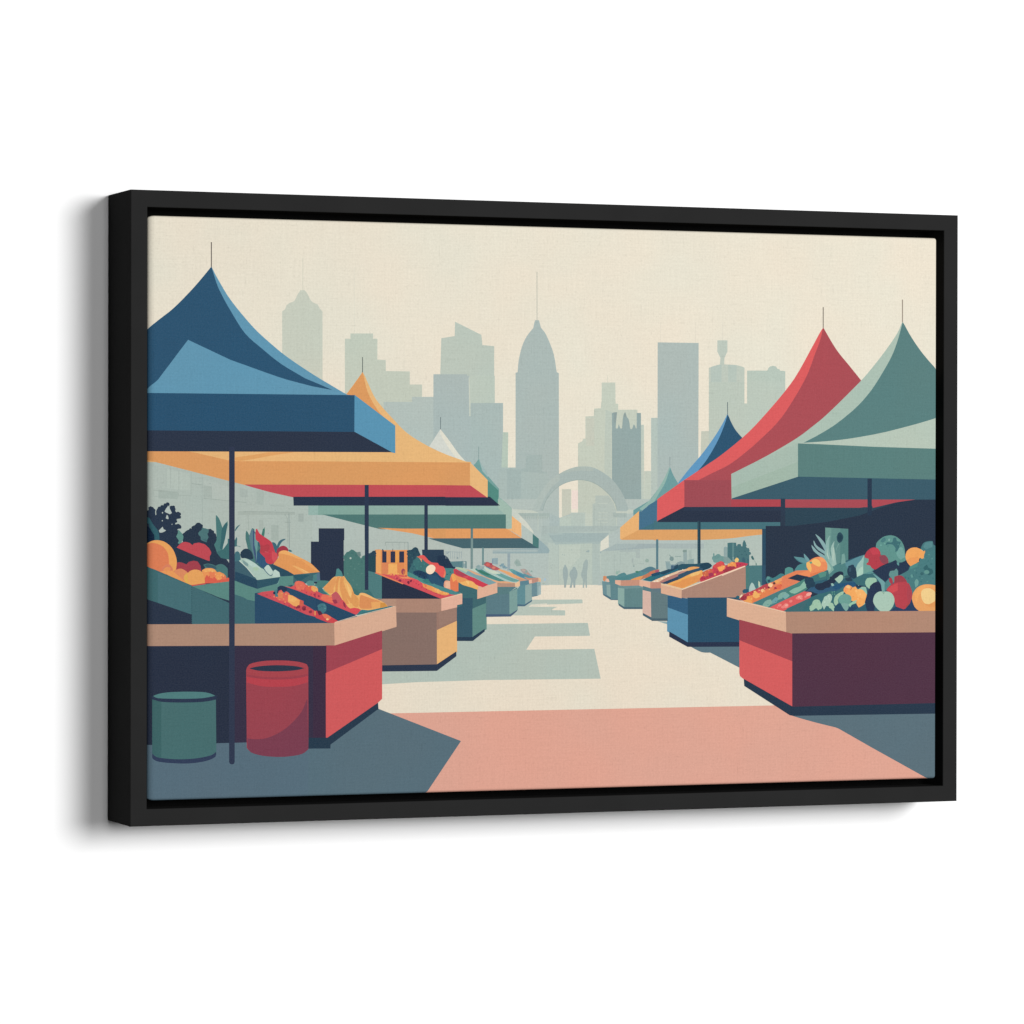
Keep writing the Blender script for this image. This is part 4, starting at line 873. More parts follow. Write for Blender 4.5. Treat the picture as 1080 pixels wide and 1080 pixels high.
84,135,134 -2547,-723 48,-4 -8,25 -4,15 -7,15 -18,17 -14,16 -22,-4 -3,-15 -2,-19 -5,-25 -6,-25
207,84,92 -2806,-963 196,-69 133,-52 117,-53 38,19 24,36 -19,11 -25,9 -32,-5 -30,-3 -23,9 -20,15 -18,25 -17,26 -14,13 -13,12 -17,25 -18,26 -19,22 -19,14 -18,-12 -11,-15 -33,-15 -87,17 -75,35
226,115,91 -2754,-963 74,-27 71,-18 -15,56 -24,15 -30,16 -31,4 -25,1
222,139,92 -2653,-941 36,-4 -9,25 -45,-8
191,91,98 -2611,-981 56,-36 38,45 -6,20 -12,24 -21,27 -26,18 -27,-16 -21,-20
154,62,81 -2592,-1016 32,10 -8,20 -12,18 -22,-2 -20,-8
140,60,75 -2493,-1039 26,-25 -3,23 -6,27 -14,16 -12,10
158,60,80 -2762,-924 -6,5 -8,0 -6,-5 -2,-7 2,-8 6,-5 8,0 6,4 2,8
215,80,86 -2397,-1118 66,3 20,38 -27,11 -31,8 -35,-5 -32,-8
46,77,103 -2876,-1049 54,-35 89,-35 97,-38 72,-45 239,78 -35,-7 -516,208
44,74,100 -2806,-1088 165,-68 77,-52 209,74 -451,182
64,121,127 -2325,-1140 161,32 237,56 -32,10 -36,-7 -50,-9 -49,-8 -44,-9 -43,-7 -37,-5 -40,5 -32,2 -22,-15 -20,-21 -15,-18
48,103,111 -2289,-1124 127,24 -2,7 -127,-24
48,103,111 -2165,-1100 208,46 -2,8 -208,-47
70,117,128 -2780,-1053 1,-18 9,-18 15,-10 14,-12 19,-9 16,17 17,14 4,23 0,26 -11,19 -17,12 -24,2 -23,-6 -17,-11 -12,-11
60,105,118 -2752,-1049 -4,3 -5,0 -4,-3 -2,-4 2,-4 4,-3 5,0 4,2 1,5
60,105,118 -2721,-1036 -7,4 -8,0 -7,-3 -2,-6 2,-5 7,-3 8,0 7,3 2,5
94,145,149 -2705,-1025 -3,2 -4,0 -3,-2 -1,-3 1,-4 3,-2 4,0 3,2 1,4
94,145,149 -2693,-1058 -5,2 -6,0 -5,-2 -2,-4 2,-4 5,-2 6,0 5,2 2,4
201,75,81 -2806,-1163 109,-44 89,-14 58,21 -83,48 -24,15 -30,15 -23,-2 -21,-2 -29,17 -23,17 -22,10
222,120,89 -2708,-1165 57,-18 21,25 -27,19 -30,17 -26,2 -24,-2
239,190,133 -2662,-1171 -8,4 -9,0 -8,-4 -3,-7 3,-7 8,-4 9,0 8,4 3,7
88,48,69 -2769,-1136 42,14 -14,21 -16,18 -18,-3 -14,-7
46,77,103 -2823,-1227 215,5 -70,12 -145,57
217,205,182 -2591,-1214 232,65 -1,5 -232,-65
217,205,182 -2360,-1149 197,44 -1,5 -198,-44
217,205,182 -2165,-1105 257,57 -2,5 -256,-57
174,139,119 -6076,-1454 3482,-14 0,250 -1170,3 -887,5 -1426,11
215,172,146 -2593,-1464 697,198 0,28 -6,193 -697,-170
158,71,83 -2692,-1753 633,245 0,205 -532,-153 -101,2
207,92,93 -2690,-2444 590,380 42,31 -1,531 -633,-245
59,51,70 -3748,-2449 1063,2 -1,989 -1063,14
50,54,73 -6200,-2445 2528,-31 -2,1031 -2526,22
64,49,68 -3103,-2443 418,-4 -1,989 -418,6
43,60,77 -3032,-2543 302,-4 45,8 69,46 99,68 115,79 116,79 100,69 69,47 18,7 -5,79 -588,-371 -341,-11
207,92,93 -2690,-2444 583,370 49,41 -1,531 -633,-245
44,52,69 -6200,-2462 2441,-8 -1,1016 -2440,15
58,52,71 -3704,-2467 871,15 -1,996 -872,1
89,110,123 -6200,-3542 3316,-81 -1,1077 -686,82 -1078,-4 -1551,12
43,61,77 -2892,-2543 254,-6 -1,115 -253,5
73,110,111 -4594,-2561 17,-17 30,-24 44,-20 44,-10 54,-7 56,-6 53,-4 49,-1 48,0 47,2 45,3 58,7 55,9 43,11 35,22 15,20 -6,592 -688,4
64,101,102 -4594,-2561 94,-62 0,633 -95,10
53,64,88 -4594,-2601 10,-17 30,-19 42,-10 54,-8 59,-6 44,-4 48,-3 49,-2 48,0 49,2 51,4 48,7 42,7 46,12 36,15 27,16 9,28 -6,25 -15,-17 -30,-17 -42,-11 -55,-10 -58,-8 -45,-4 -49,-2 -49,-2 -45,1 -56,2 -52,4 -46,5 -40,6 -35,5 -27,8 -26,19 -15,20
82,126,126 -4583,-1962 16,-10 35,-15 46,-12 43,-6 50,-3 55,-2 58,-1 64,-2 71,0 68,0 56,4 52,11 37,14 27,14 -28,13 -37,16 -52,12 -51,5 -63,3 -65,2 -62,1 -60,-1 -60,-1 -56,-3 -47,-5 -47,-9 -34,-11 -16,-7
47,58,79 -4594,-1993 22,-8 38,-11 48,-9 45,-4 51,-3 55,-2 55,-1 56,-1 60,0 57,1 51,2 60,6 51,8 37,9 14,21 -9,20 -38,-8 -53,-9 -63,-8 -54,-2 -60,-1 -64,0 -62,1 -64,2 -67,2 -61,3 -47,4 -45,13 -18,14
165,71,79 -3567,-2518 16,-24 31,-28 34,-14 42,-13 47,-10 50,-8 55,-5 52,-4 49,-1 46,0 46,3 49,5 50,7 42,10 32,16 24,19 17,15 -2,838 0,28 -18,33 -38,14 -50,12 -55,8 -59,6 -63,4 -62,1 -58,0 -56,-1 -52,-5 -53,-7 -50,-10 -38,-13 -27,-32 -9,-28
180,69,79 -3566,-1837 45,-12 61,-16 62,-12 58,-6 58,-3 59,-1 59,0 60,2 57,5 57,11 55,13 40,11 5,78 -43,-8 -57,-11 -58,-8 -57,-4 -59,-2 -59,-1 -58,1 -59,2 -58,5 -63,9 -63,10 -48,9
153,70,81 -3566,-2423 27,-4 35,-6 37,-2 39,0 41,3 43,7 46,14 49,19 46,23 42,26 41,29 40,35 43,40 44,46 36,45 28,43 20,44 14,47 4,60 -2,63 -3,49 -41,-12 -54,-14 -57,-11 -57,-5 -59,-1 -59,1 -59,0 -58,2 -57,5 -62,13 -61,17 -46,12
123,64,81 -2896,-2013 -18,-36 -21,-52 -27,-52 -37,-46 -42,-44 -43,-40 -40,-33 -40,-27 -42,-24 -46,-22 -48,-19 -45,-14 -43,-8 -41,-3 -38,0 -36,3 -33,5 -26,5 0,-98 13,-24 28,-28 35,-14 42,-13 47,-10 50,-8 55,-5 52,-4 49,-1 46,0 46,3 49,5 50,7 42,10 32,16 24,19 17,15
154,67,78 -3566,-1773 45,-8 61,-10 62,-8 58,-5 58,-3 59,-2 59,1 59,2 58,5 58,7 57,10 42,9 0,25 -43,-9 -57,-10 -58,-8 -57,-5 -59,-2 -59,0 -59,1 -58,3 -58,5 -61,8 -61,11 -46,8
48,58,75 -3535,-1688 24,-7 33,-9 45,-8 43,-4 51,-3 54,-2 53,-1 53,1 55,2 51,2 43,4 42,6 30,7 24,8 -30,9 -38,9 -46,7 -55,5 -64,4 -65,2 -52,0 -54,-2 -52,-3 -43,-4 -45,-6 -33,-7 -25,-6
51,59,79 -3761,-2662 7,-22 24,-8 23,7 7,21 -4,3307 -62,0
65,105,111 -1191,-903 45,-17 0,-109 -60,-11 0,-350 180,-2 5,307 158,55 0,91 -103,-30 0,97 -225,77
57,89,104 -1146,-1046 -63,-22 1,-328 182,-2 -1,431 -119,1
66,103,109 -1027,-1085 162,57 0,95 -162,-35
98,138,132 -1028,-1394 163,90 -1,286 -164,-63
44,62,81 -1208,-1426 183,-3 138,102 0,29 -143,-88 -178,2
216,176,144 -974,-976 127,39 103,42 -1,91 -104,-30 -125,-31
222,176,150 -974,-976 225,73 0,99 -225,-61
234,179,106 -1141,-825 92,-26 78,-22 55,24 -28,13 -35,14 -32,15 -33,21 -31,18 -34,4 -31,-4 -30,-11 -25,-13
226,154,94 -1195,-799 56,8 68,19 -27,15 -31,14 -32,7 -32,7 -31,11 -28,10
240,194,124 -1087,-816 93,-44 42,15 -23,15 -27,17 -27,14 -41,14 -37,8
202,68,83 -1242,-704 47,-27 90,-26 91,-56 93,-39 56,15 22,18 -22,10 -26,10 -29,12 -29,14 -32,15 -30,14 -25,12 -23,11 -25,12 -27,15 -29,15 -25,13 -26,12 -21,6 -20,-4 -15,-6
172,73,88 -1215,-705 75,-35 60,19 -22,13 -27,13 -28,12 -41,11 -36,7
208,85,93 -1112,-750 27,4 9,17 -29,-1 -30,-3
148,179,172 -1196,-663 109,-56 128,-56 114,-49 0,36 -47,22 -64,30 -55,26 -36,18 -29,13 -26,12 -26,15 -25,15 -23,10 -30,-4 -25,-12
179,197,169 -1177,-655 73,-34 92,-23 -23,17 -34,19 -33,18 -26,13 -25,11 -23,7 -28,-5 -22,-12
129,164,167 -1108,-705 27,-10 34,-12 33,-13 30,-16 30,-16 32,-16 39,-14 41,-12 30,-9 65,15 -100,63 -165,61 -75,9
93,130,136 -1250,-629 55,-5 59,-9 -5,75 -148,-5
111,139,142 -1141,-575 39,0 0,7 -39,0
127,154,154 -1144,-635 15,0 0,55 -15,0
112,141,143 -1112,-644 16,0 0,72 -17,1
139,162,162 -1129,-639 17,0 0,46 -17,-8
148,165,168 -1337,-464 0,-77 5,-1 0,78
148,165,168 -1312,-464 0,-78 5,0 0,78
148,165,168 -1287,-464 0,-78 6,0 0,78
148,165,168 -1261,-464 0,-78 5,0 0,78
148,165,168 -1236,-464 0,-78 5,0 0,78
148,165,168 -1211,-464 0,-78 6,0 0,78
148,165,168 -1185,-464 0,-78 5,0 0,78
148,165,168 -1160,-464 0,-78 6,0 0,78
145,163,165 -1340,-467 182,-9 1,4 -183,10
142,160,164 -1314,-477 -4,4 -6,0 -4,-3 -2,-5 2,-5 4,-4 6,0 4,4 2,5
142,160,164 -1297,-469 -4,2 -4,0 -4,-2 -1,-4 1,-4 4,-2 4,-1 4,3 1,4
136,155,157 -1195,-529 -5,4 -7,0 -5,-4 -2,-6 2,-6 5,-3 7,0 5,3 3,6
123,148,146 -1045,-654 21,0 0,310 -21,0
112,142,143 -920,-610 17,0 0,185 -17,0
186,205,190 -886,-724 275,-71 65,3 -246,73 -24,11 -34,16 -33,16 -30,13 -28,13 -25,9 -26,-2 -21,-7 -30,-4 -24,-7
136,170,168 -1070,-722 93,-36 129,-78 60,28 -27,22 -34,26 -34,24 -31,17 -30,14 -31,12 -34,11 -33,9 -28,7
126,160,165 -1071,-705 130,-70 92,-48 88,23 -25,15 -30,17 -31,15 -26,11 -26,11 -30,13 -41,17 -45,20 -35,16
212,169,135 -1014,-706 110,-44 109,-43 44,-21 2,-41 211,-2 0,60 -164,1 -18,-3 -27,3 -23,10 -28,14 -31,15 -32,12 -34,13 -34,14 -34,14 -35,16 -31,13 -43,13 -31,6
81,137,133 -1001,-655 19,-19 32,-24 27,-15 32,-15 32,-14 31,-12 31,-12 30,-10 29,-8 27,-6 27,-4 42,-1 32,4 -31,9 -42,11 -29,11 -31,14 -31,14 -31,14 -30,14 -30,15 -29,16 -29,16 -25,11 -31,1 -25,-6
65,123,106 -932,-698 74,-27 46,3 -23,12 -34,13 -33,12 -31,13 -30,13 -22,6
166,194,188 -971,-629 22,-12 29,-16 34,-16 37,-17 41,-17 40,-18 38,-21 36,-22 36,-17 36,-11 35,-6 32,-1 43,7 30,12 -29,4 -40,2 -40,6 -37,15 -37,19 -36,18 -32,15 -29,14 -30,14 -31,16 -31,15 -30,13 -32,5 -30,3 -23,1
109,159,154 -794,-680 15,-14 29,-22 27,-15 32,-15 33,-14 34,-14 36,-13 32,-8 44,2 35,9 -33,12 -40,12 -41,14 -37,14 -38,15 -35,14 -35,12 -34,11 -18,6
197,211,192 -869,-673 75,-35 92,-2 -27,17 -36,16 -32,6 -32,7 -26,13 -27,15 -21,8
144,169,170 -968,-665 67,9 11,31 -21,-1 -18,1 -14,10 -15,8 -19,-10 -17,-14
139,164,162 -955,-621 -7,4 -9,0 -8,-4 -3,-6 3,-7 8,-4 9,0 7,4 3,6
161,175,171 -920,-631 -7,3 -7,0 -7,-3 -2,-5 2,-5 7,-3 7,0 7,3 2,5
228,190,152 -545,-857 71,15 -1,61 -70,-33
180,144,124 -749,-855 211,-2 0,46 -100,10 -113,5
220,167,128 -758,-802 111,-9 105,2 -28,8 -40,7 -37,6 -36,0 -37,0 -37,8 -42,11 -31,5
180,94,96 -897,-613 21,-12 26,-14 28,-15 27,-11 25,-5 23,0 21,6 20,9 -24,13 -26,12 -24,11 -21,10 -14,12 -14,10 -19,7 -19,2 -17,-6 -13,-8
207,107,99 -827,-601 -5,5 -7,3 -10,1 -9,-1 -7,-3 -5,-5 -2,-6 2,-6 5,-5 7,-3 10,-1 9,1 7,3 5,5 2,6
165,76,87 -803,-594 -8,4 -11,0 -8,-4 -3,-7 3,-7 8,-4 11,0 8,4 3,7
209,124,109 -768,-633 -10,5 -13,0 -10,-5 -4,-8 4,-8 10,-5 13,0 10,5 4,8
78,123,121 -890,-602 10,4 -5,17 -9,-4
81,122,144 -862,-638 32,-16 40,-10 33,-7 -16,3 -21,6 -17,10 -19,11 -30,10 -25,7
224,165,116 -735,-668 77,-32 83,-43 110,-40 89,-31 0,39 -27,7 -35,10 -34,11 -27,12 -27,14 -28,13 -34,13 -36,12 -31,10 -39,11 -28,7
200,154,129 -474,-795 98,-21 0,41 -152,26
86,124,131 -751,-912 -123,-37 0,-205 278,-3 0,255 77,54 -23,-2 -207,1
93,126,130 -874,-1010 0,-140 278,-3 0,254 -151,44
90,124,127 -874,-1152 278,-3 -2,298 -157,6 0,-56 -119,-16
92,123,131 -869,-1152 274,-3 -12,230 -253,-15
86,126,127 -599,-901 91,23 -6,22 -85,-46
124,157,152 -601,-1156 97,55 -1,234 -98,-35
74,94,118 -874,-1171 288,1 70,56 9,19 -86,-50 -281,3
222,176,150 -974,-978 232,66 -1,112 -231,-44
202,68,83 -1070,-764 93,-62 65,-26 69,28 -28,13 -35,15 -32,14 -34,16 -30,14 -36,13 -32,10
234,179,106 -1070,-841 48,-19 56,-18 0,31 -24,25 -29,27 -27,13 -24,6
126,160,165 -932,-787 93,-40 87,23 -38,19 -49,22 -45,19 -36,12 -33,8 -27,6
144,167,172 -806,-597 39,-9 31,0 0,70 -70,-4
128,151,164 -803,-594 11,0 0,51 -11,-13
126,156,165 -675,-603 -9,6 -10,0 -8,-6 -3,-9 3,-9 8,-5 11,-1 8,6 3,9
126,156,165 -649,-623 -10,6 -13,0 -10,-6 -4,-10 4,-10 10,-7 13,0 10,7 3,10
126,156,165 -697,-614 -6,3 -8,0 -6,-3 -3,-6 3,-6 6,-4 8,0 7,4 2,6
126,156,165 -629,-635 -9,4 -10,0 -8,-4 -3,-7 3,-7 8,-4 10,0 9,4 3,7
126,156,165 -666,-599 -5,4 -7,0 -6,-3 -2,-5 2,-5 6,-4 7,0 5,3 2,5
97,134,158 -707,-620 13,-12 19,-14 25,-10 21,-7 -37,13
95,150,158 -558,-709 84,-39 93,-31 111,24 -65,12 -24,0 -30,4 -22,12 -24,14 -30,13 -34,13 -26,11 -26,12 -22,8 -20,-1 -14,-6
108,166,154 -561,-669 -8,6 -12,4 -11,0 -6,-4 2,-7 8,-7 12,-4 11,0 5,5
85,135,156 -512,-717 66,-32 56,12 -22,7 -32,9 -26,11 -28,13 -24,11
155,173,166 -521,-629 57,5 -7,21 -8,21 -10,16 -10,11 -21,4 -17,-18 -14,-18
144,165,159 -509,-579 -6,5 -8,0 -7,-5 -2,-8 3,-8 6,-5 8,0 6,5 3,8
148,168,162 -484,-596 -8,5 -9,0 -7,-5 -3,-8 3,-8 7,-5 9,0 8,5 3,8
153,170,164 -522,-548 2,-23 5,0 -2,23
167,154,150 -457,-692 47,-35 58,-19 12,22 -20,13 -19,14 -9,13 -9,13 -18,11 -21,7 -22,-3 -20,-7
184,167,157 -414,-677 -4,5 -6,5 -9,4 -8,2 -9,0 -6,-1 -3,-3 1,-5 3,-4 7,-5 8,-4 9,-2 8,0 6,1 3,3
135,162,154 -398,-679 -7,4 -8,0 -6,-4 -3,-7 3,-7 6,-4 8,0 7,4 2,7
135,166,154 -337,-677 -4,3 -6,0 -5,-3 -2,-5 2,-5 5,-3 6,0 4,3 2,5
191,144,127 -374,-709 -5,5 -7,4 -7,1 -4,-2 0,-5 4,-5 7,-4 7,-1 4,2
135,162,154 -374,-675 39,-18 2,4 -39,18
98,145,154 -430,-735 58,-27 42,21 -19,5 -22,6 -34,13 -35,13
200,143,119 -382,-779 0,-18 119,13 0,32 -116,-4 -57,15
226,183,161 -379,-824 57,15 -1,46 -18,-10 -42,-4
186,141,126 -338,-815 75,23 0,37 -80,-6
94,131,143 -481,-838 -30,-39 0,-174 88,-1 10,214 72,8 0,19 -32,-6 -5,40 -103,-13
97,139,146 -511,-1051 97,-1 0,229 -61,-9 -36,-45
142,167,163 -418,-1049 79,49 0,185 -80,-18
80,110,128 -511,-1060 86,-1 86,54 0,17 -88,-52 -84,5
223,180,143 -263,-807 28,4 -3,43 -28,9
109,140,148 -343,-960 69,14 -1,148 -68,-17
142,168,168 -280,-952 41,19 -1,139 -41,-10
158,180,181 -264,-943 29,10 0,100 -29,-10
91,122,135 -335,-960 57,11 0,8 -61,-11
164,188,202 -180,-763 -6,6 -8,0 -7,-6 -2,-10 2,-10 7,-6 8,0 6,6 3,10
169,181,168 -191,-812 -9,3 -12,0 -9,-3 -3,-4 3,-4 9,-2 12,0 9,2 4,4
176,189,181 985,-1013 1457,-13 -2,953 -1457,0
120,135,138 1284,566 1,-123 5,1 0,122
110,154,155 1283,451 -13,-26 -20,-41 -22,-43 -23,-39 -24,-40 -28,-42 -39,-50 -44,-52 -30,-36 -189,-104 2,-162 286,244 267,140 -20,72 -17,27 -22,34 -18,30 -16,31 -13,33 -9,22
144,178,169 1286,454 -16,-31 -20,-40 -22,-42 -23,-39 -25,-41 -27,-41 -29,-41 -31,-41 -34,-39 -46,-39 -50,-38 -39,-29 24,-12 135,62 20,32 28,45 27,45 26,39 26,39 24,44 22,57 21,61 14,46
75,93,103 1977,1172 1,-142 7,0 0,142
48,85,112 1921,884 -66,-140 -95,-157 -95,-122 -123,-130 -122,-67 440,36 386,389 -67,68 -25,23 -33,34 -31,33 -22,28 -18,29 -17,29 -19,36 -17,38 -16,31
97,150,189 1978,1037 -16,-29 -23,-43 -27,-46 -28,-43 -30,-46 -37,-51 -35,-46 -39,-50 -41,-51 -38,-45 -45,-49 -43,-44 -44,-47 -39,-43 -41,-48 -37,-44 -26,-31 -10,-35 167,84 33,35 47,48 44,48 34,40 31,40 30,43 33,50 33,55 30,52 25,48 21,45 21,48 22,56 20,57 12,42
175,187,182 433,-840 126,0 0,-77 1140,-9 -1,632 -561,2 -579,-22
71,111,136 914,-242 353,-11 -2,413 -155,-83 -26,-15 -38,-21 -37,-22 -35,-24 -35,-25 -25,-19
68,111,125 917,-237 781,-2 -1,99 -561,0
144,175,168 1013,14 76,70 23,36 -30,-22 -38,-35 -35,-33 -30,-27 -27,-25 -16,-19
158,172,172 474,-472 438,13 201,16 585,27 0,27 -560,10 -465,2
165,179,177 474,-472 402,48 40,41 -243,6
177,189,184 669,-386 1029,-7 0,47 -1001,3
218,216,201 461,-472 106,50 -4,133 -98,-74
177,189,184 561,-427 147,85 -7,133 -141,-83
176,189,181 472,-840 87,0 0,-77 1779,-14 -1,707 -643,-209 -506,2 -277,-16 -440,-22
167,179,176 1187,-443 511,-2 0,56 -591,3
169,181,175 771,-499 14,0 0,61 -14,0
164,177,172 694,-494 0,-117 4,0 0,117
169,181,175 646,-386 19,-113 6,0 -20,114
169,181,176 832,-594 23,0 0,52 -23,0
168,180,175 885,-546 44,0 0,102 -44,0
160,174,169 902,-605 77,-1 -1,5 -76,0
149,169,160 1001,-591 14,-1 15,1 12,22 -11,11 -16,6 -13,-7 -10,-10
145,163,159 865,-627 -5,4 -6,0 -4,-4 -2,-6 2,-6 5,-4 5,0 5,4 2,6
156,170,165 834,-551 19,-79 5,1 -19,79
167,179,173 695,-608 67,0 0,3 -67,0
168,181,176 688,-476 246,-1 0,24 -246,1
162,175,170 628,-498 1,-233 3,0 0,233
144,175,163 672,-694 -8,7 -11,0 -8,-7 -3,-11 3,-11 8,-7 11,0 8,7 3,11
155,178,168 694,-684 -7,5 -10,0 -7,-5 -3,-8 3,-8 7,-6 10,0 7,5 3,8
158,176,166 656,-670 -9,-44 4,-1 10,44
230,176,117 695,-337 29,-7 199,103 -4,210 -36,-28 -44,-37 -43,-35 -38,-31 -37,-29 -26,-21
216,160,103 723,-346 975,0 0,108 -779,2 -220,-105
80,127,142 917,-239 7,0 -1,189 -3,3
218,160,103 1096,-351 68,0 91,0 107,0 112,0 106,1 89,1 105,3 89,4 78,4 72,5 68,6 59,7 53,7 51,6 69,7 62,6 46,4 0,59 -1325,-1
71,112,121 1096,-235 1320,1 30,-12 193,26 -6,71 -1537,10
50,80,102 2415,-675 49,0 -5,440 -45,8
45,56,72 2450,-1166 2761,-27 -3,1244 -2576,-125 0,-137 -184,-29
45,56,72 2628,-852 2582,-18 -3,1010 -2581,-38
48,70,84 2632,-212 583,61 393,71 473,154 -1449,-42
79,69,64 3145,2241 1,-240 9,0 0,240
215,94,95 3152,2016 -19,-25 -21,-31 -23,-37 -19,-33 -22,-38 -37,-62 -43,-73 -53,-90 -58,-95 -59,-88 -59,-76 -61,-72 -63,-71 -68,-73 -73,-77 -78,-80 -79,-79 -78,-72 -80,-67 -81,-64 -77,-57 -69,-50 -53,-37 -43,-28 -43,-26 -51,-31 -72,-45 -83,-51 -77,-47 -54,-32 -319,-210 -3,-248 327,148 553,306 1004,777 393,359 -247,527
167,79,86 3148,2015 -7,-34 -9,-44 -14,-49 -17,-48 -22,-53 -29,-67 -24,-62 -26,-69 -32,-76 -44,-85 -38,-64 -44,-71 -49,-75 -51,-74 -50,-70 -48,-61 -70,-77 -69,-66 -68,-59 -63,-54 -58,-49 -54,-43 -51,-39 -48,-36 -46,-33 -43,-30 -41,-26 -42,-25 -57,-29 -57,-24 -58,-26 -51,-23 -55,-26 -50,-23 -36,-16 -6,-9 47,-5 76,-1 107,1 107,0 70,1 0,-271 216,0 1462,1242 -80,161 -29,32 -40,45 -46,50 -43,48 -40,42 -39,41 -39,43 -39,48 -43,60 -46,69 -40,63 -29,44
157,77,85 1456,11 2151,-6 554,74 79,30 -2205,-8 -1,210 -579,-2
170,72,81 2028,11 605,0 0,100 -605,-1
215,94,95 1134,-146 328,151 -1,292 -324,-201
46,55,72 1156,-152 1483,-2 0,172 -1181,-4 -326,-156
48,59,77 1456,-27 1183,0 0,38 -1183,-1
164,76,85 2680,11 1048,1 0,95 -1048,4
170,76,85 3771,4 311,66 278,34 -610,3
48,61,77 2632,-325 56,-1 -1,437 -56,0
153,142,129 4132,2346 1,-258 14,0 -1,258
169,188,175 4140,2100 -18,-36 -21,-48 -27,-50 -25,-37 -29,-40 -31,-41 -34,-43 -37,-46 -39,-48 -41,-48 -41,-47 -37,-42 -37,-41 -38,-41 -45,-46 -53,-51 -60,-55 -62,-57 -61,-55 -60,-54 -61,-54 -59,-51 -54,-46 -48,-38 -45,-33 -41,-29 -41,-30 -50,-36 -48,-33 -58,-37 -56,-33 -64,-36 -66,-36 -66,-35 -61,-32 -60,-31 -63,-31 -66,-32 -80,-37 -90,-41 -81,-37 -59,-27 5,-280 559,163 256,83 2522,-31 -1,615 -1088,632
90,126,125 4140,2088 -11,-38 -17,-60 -19,-64 -20,-58 -23,-61 -24,-57 -31,-60 -31,-54 -36,-57 -37,-57 -34,-52 -31,-45 -28,-40 -29,-38 -30,-38 -44,-50 -46,-49 -48,-47 -50,-44 -52,-43 -55,-41 -42,-32 -43,-30 -45,-31 -46,-29 -48,-28 -50,-28 -50,-26 -47,-25 -63,-30 -60,-28 -41,-21 69,-3 68,5 98,8 112,9 113,12 75,10 78,11 81,12 81,13 80,14 78,14 116,24 114,27 109,26 98,24 88,23 81,22 67,19 47,13 798,93 2,-171 -799,642 -30,30 -44,42 -47,48 -43,46 -38,44 -36,44 -34,44 -32,44 -33,48 -32,51 -27,45 -19,27
158,180,166 2032,99 818,247 -2,369 -817,-336
164,184,172 2032,234 817,285 0,196 -145,-34 -309,-138 -364,-164
90,126,123 2843,345 2526,-40 -1,352 -2526,64
60,91,105 2035,98 3335,0 -1,213 -2523,41 -812,-244
180,194,180 3763,690 799,-18 806,-14 -1,560 -807,-201 -47,-14 -67,-19 -81,-22 -88,-23 -98,-24 -108,-26 -115,-27 -115,-23 -77,-15 -78,-13 -78,-13 -80,-12 -80,-11 -80,-10 -86,-9 -93,-8 -95,-7 -87,-6 -74,-5 -53,-7
44,59,77 3706,-80 54,0 -1,413 -54,0
48,62,79 2636,-80 51,0 0,187 -52,0
43,66,79 1628,-740 30,0 -1,597 -30,0
52,80,91 1621,-740 16,0 -1,597 -17,0
90,123,133 1124,-737 27,0 -1,396 -27,0
108,146,143 1866,-540 -8,10 -12,6 -14,2 -14,-2 -12,-6 -8,-10 -3,-11 3,-11 8,-10 12,-6 14,-2 14,2 12,6 8,9 3,12
108,146,143 1904,-525 -8,11 -12,7 -14,3 -14,-3 -12,-7 -8,-11 -3,-13 3,-13 8,-11 12,-7 14,-3 14,3 12,7 8,11 3,13
108,146,143 1889,-573 -9,6 -14,4 -15,2 -16,-1 -13,-4 -9,-7 -4,-8 4,-9 9,-7 14,-4 15,-1 15,1 14,4 9,6 4,9
108,146,143 1825,-502 -5,7 -6,0 -4,-7 -2,-10 2,-10 4,-6 6,0 5,6 2,10
113,151,147 1840,-602 68,-1 148,-18 -1,57 -27,20 -33,17 -26,-3 -22,-5 -19,6 -21,3 -24,-19 -24,-16 -30,2 -31,6
141,163,162 1938,-542 50,0 0,110 -28,10 -22,-10
128,153,150 1953,-602 61,-28 53,29 -22,29 -30,27 -42,8 -40,2
84,127,126 1983,-541 69,-14 42,4 -5,167 -52,5 -54,-4
102,133,137 2034,-551 21,0 0,159 -21,0
164,178,171 1514,-566 35,0 0,102 -35,0
148,166,164 1452,-661 42,0 0,206 -45,0
131,150,143 1455,-486 35,9 0,17 -40,0 -11,-14
140,162,160 1500,-636 78,18 0,63 -79,-14
133,152,154 1334,-629 -11,-40 145,8 0,66 -21,8 -25,6 -23,-6 -17,-7
112,136,147 1316,-679 53,29 -2,15 -9,15 -29,2 -30,-1
145,163,157 1350,-533 73,-1 0,9 -74,0
126,148,146 1334,-545 -5,8 -9,6 -10,2 -10,-2 -8,-6 -6,-8 -2,-10 2,-9 6,-9 8,-5 10,-2 10,1 9,6 5,8 2,10
126,148,146 1281,-510 20,-33 6,4 -20,32
142,162,156 1231,-590 59,-5 1,6 -59,5
144,165,163 1249,-669 43,0 7,23 3,24 -7,17 -13,12 -21,6 -23,3
144,165,163 1238,-591 10,-67 8,1 -10,67
74,113,118 1991,-540 59,-54 146,-54 52,5 0,126 7,0 18,11 -13,15 -13,14 -1,17 2,20 -26,-4 -11,19 -2,21 -2,23 -21,21 -18,-21 -3,-24 -1,-17 -14,3 -6,11 -9,13 -28,-2 -7,-15 -2,-9 -5,6 -5,34 -75,1 -22,-8
74,113,118 2117,-407 -5,3 -6,0 -5,-3 -2,-6 2,-5 5,-3 6,0 5,3 2,5
74,113,118 2147,-400 -9,4 -10,0 -8,-4 -4,-7 4,-6 8,-4 11,0 8,4 3,6
74,113,118 2165,-427 -8,4 -9,0 -8,-4 -3,-8 3,-7 8,-4 9,0 8,4 3,7
74,113,118 2197,-379 -7,5 -8,0 -7,-5 -2,-8 2,-8 7,-5 8,0 7,5 3,8
74,113,118 2196,-360 -6,5 -8,0 -5,-5 -3,-9 3,-9 5,-6 8,0 6,6 2,9
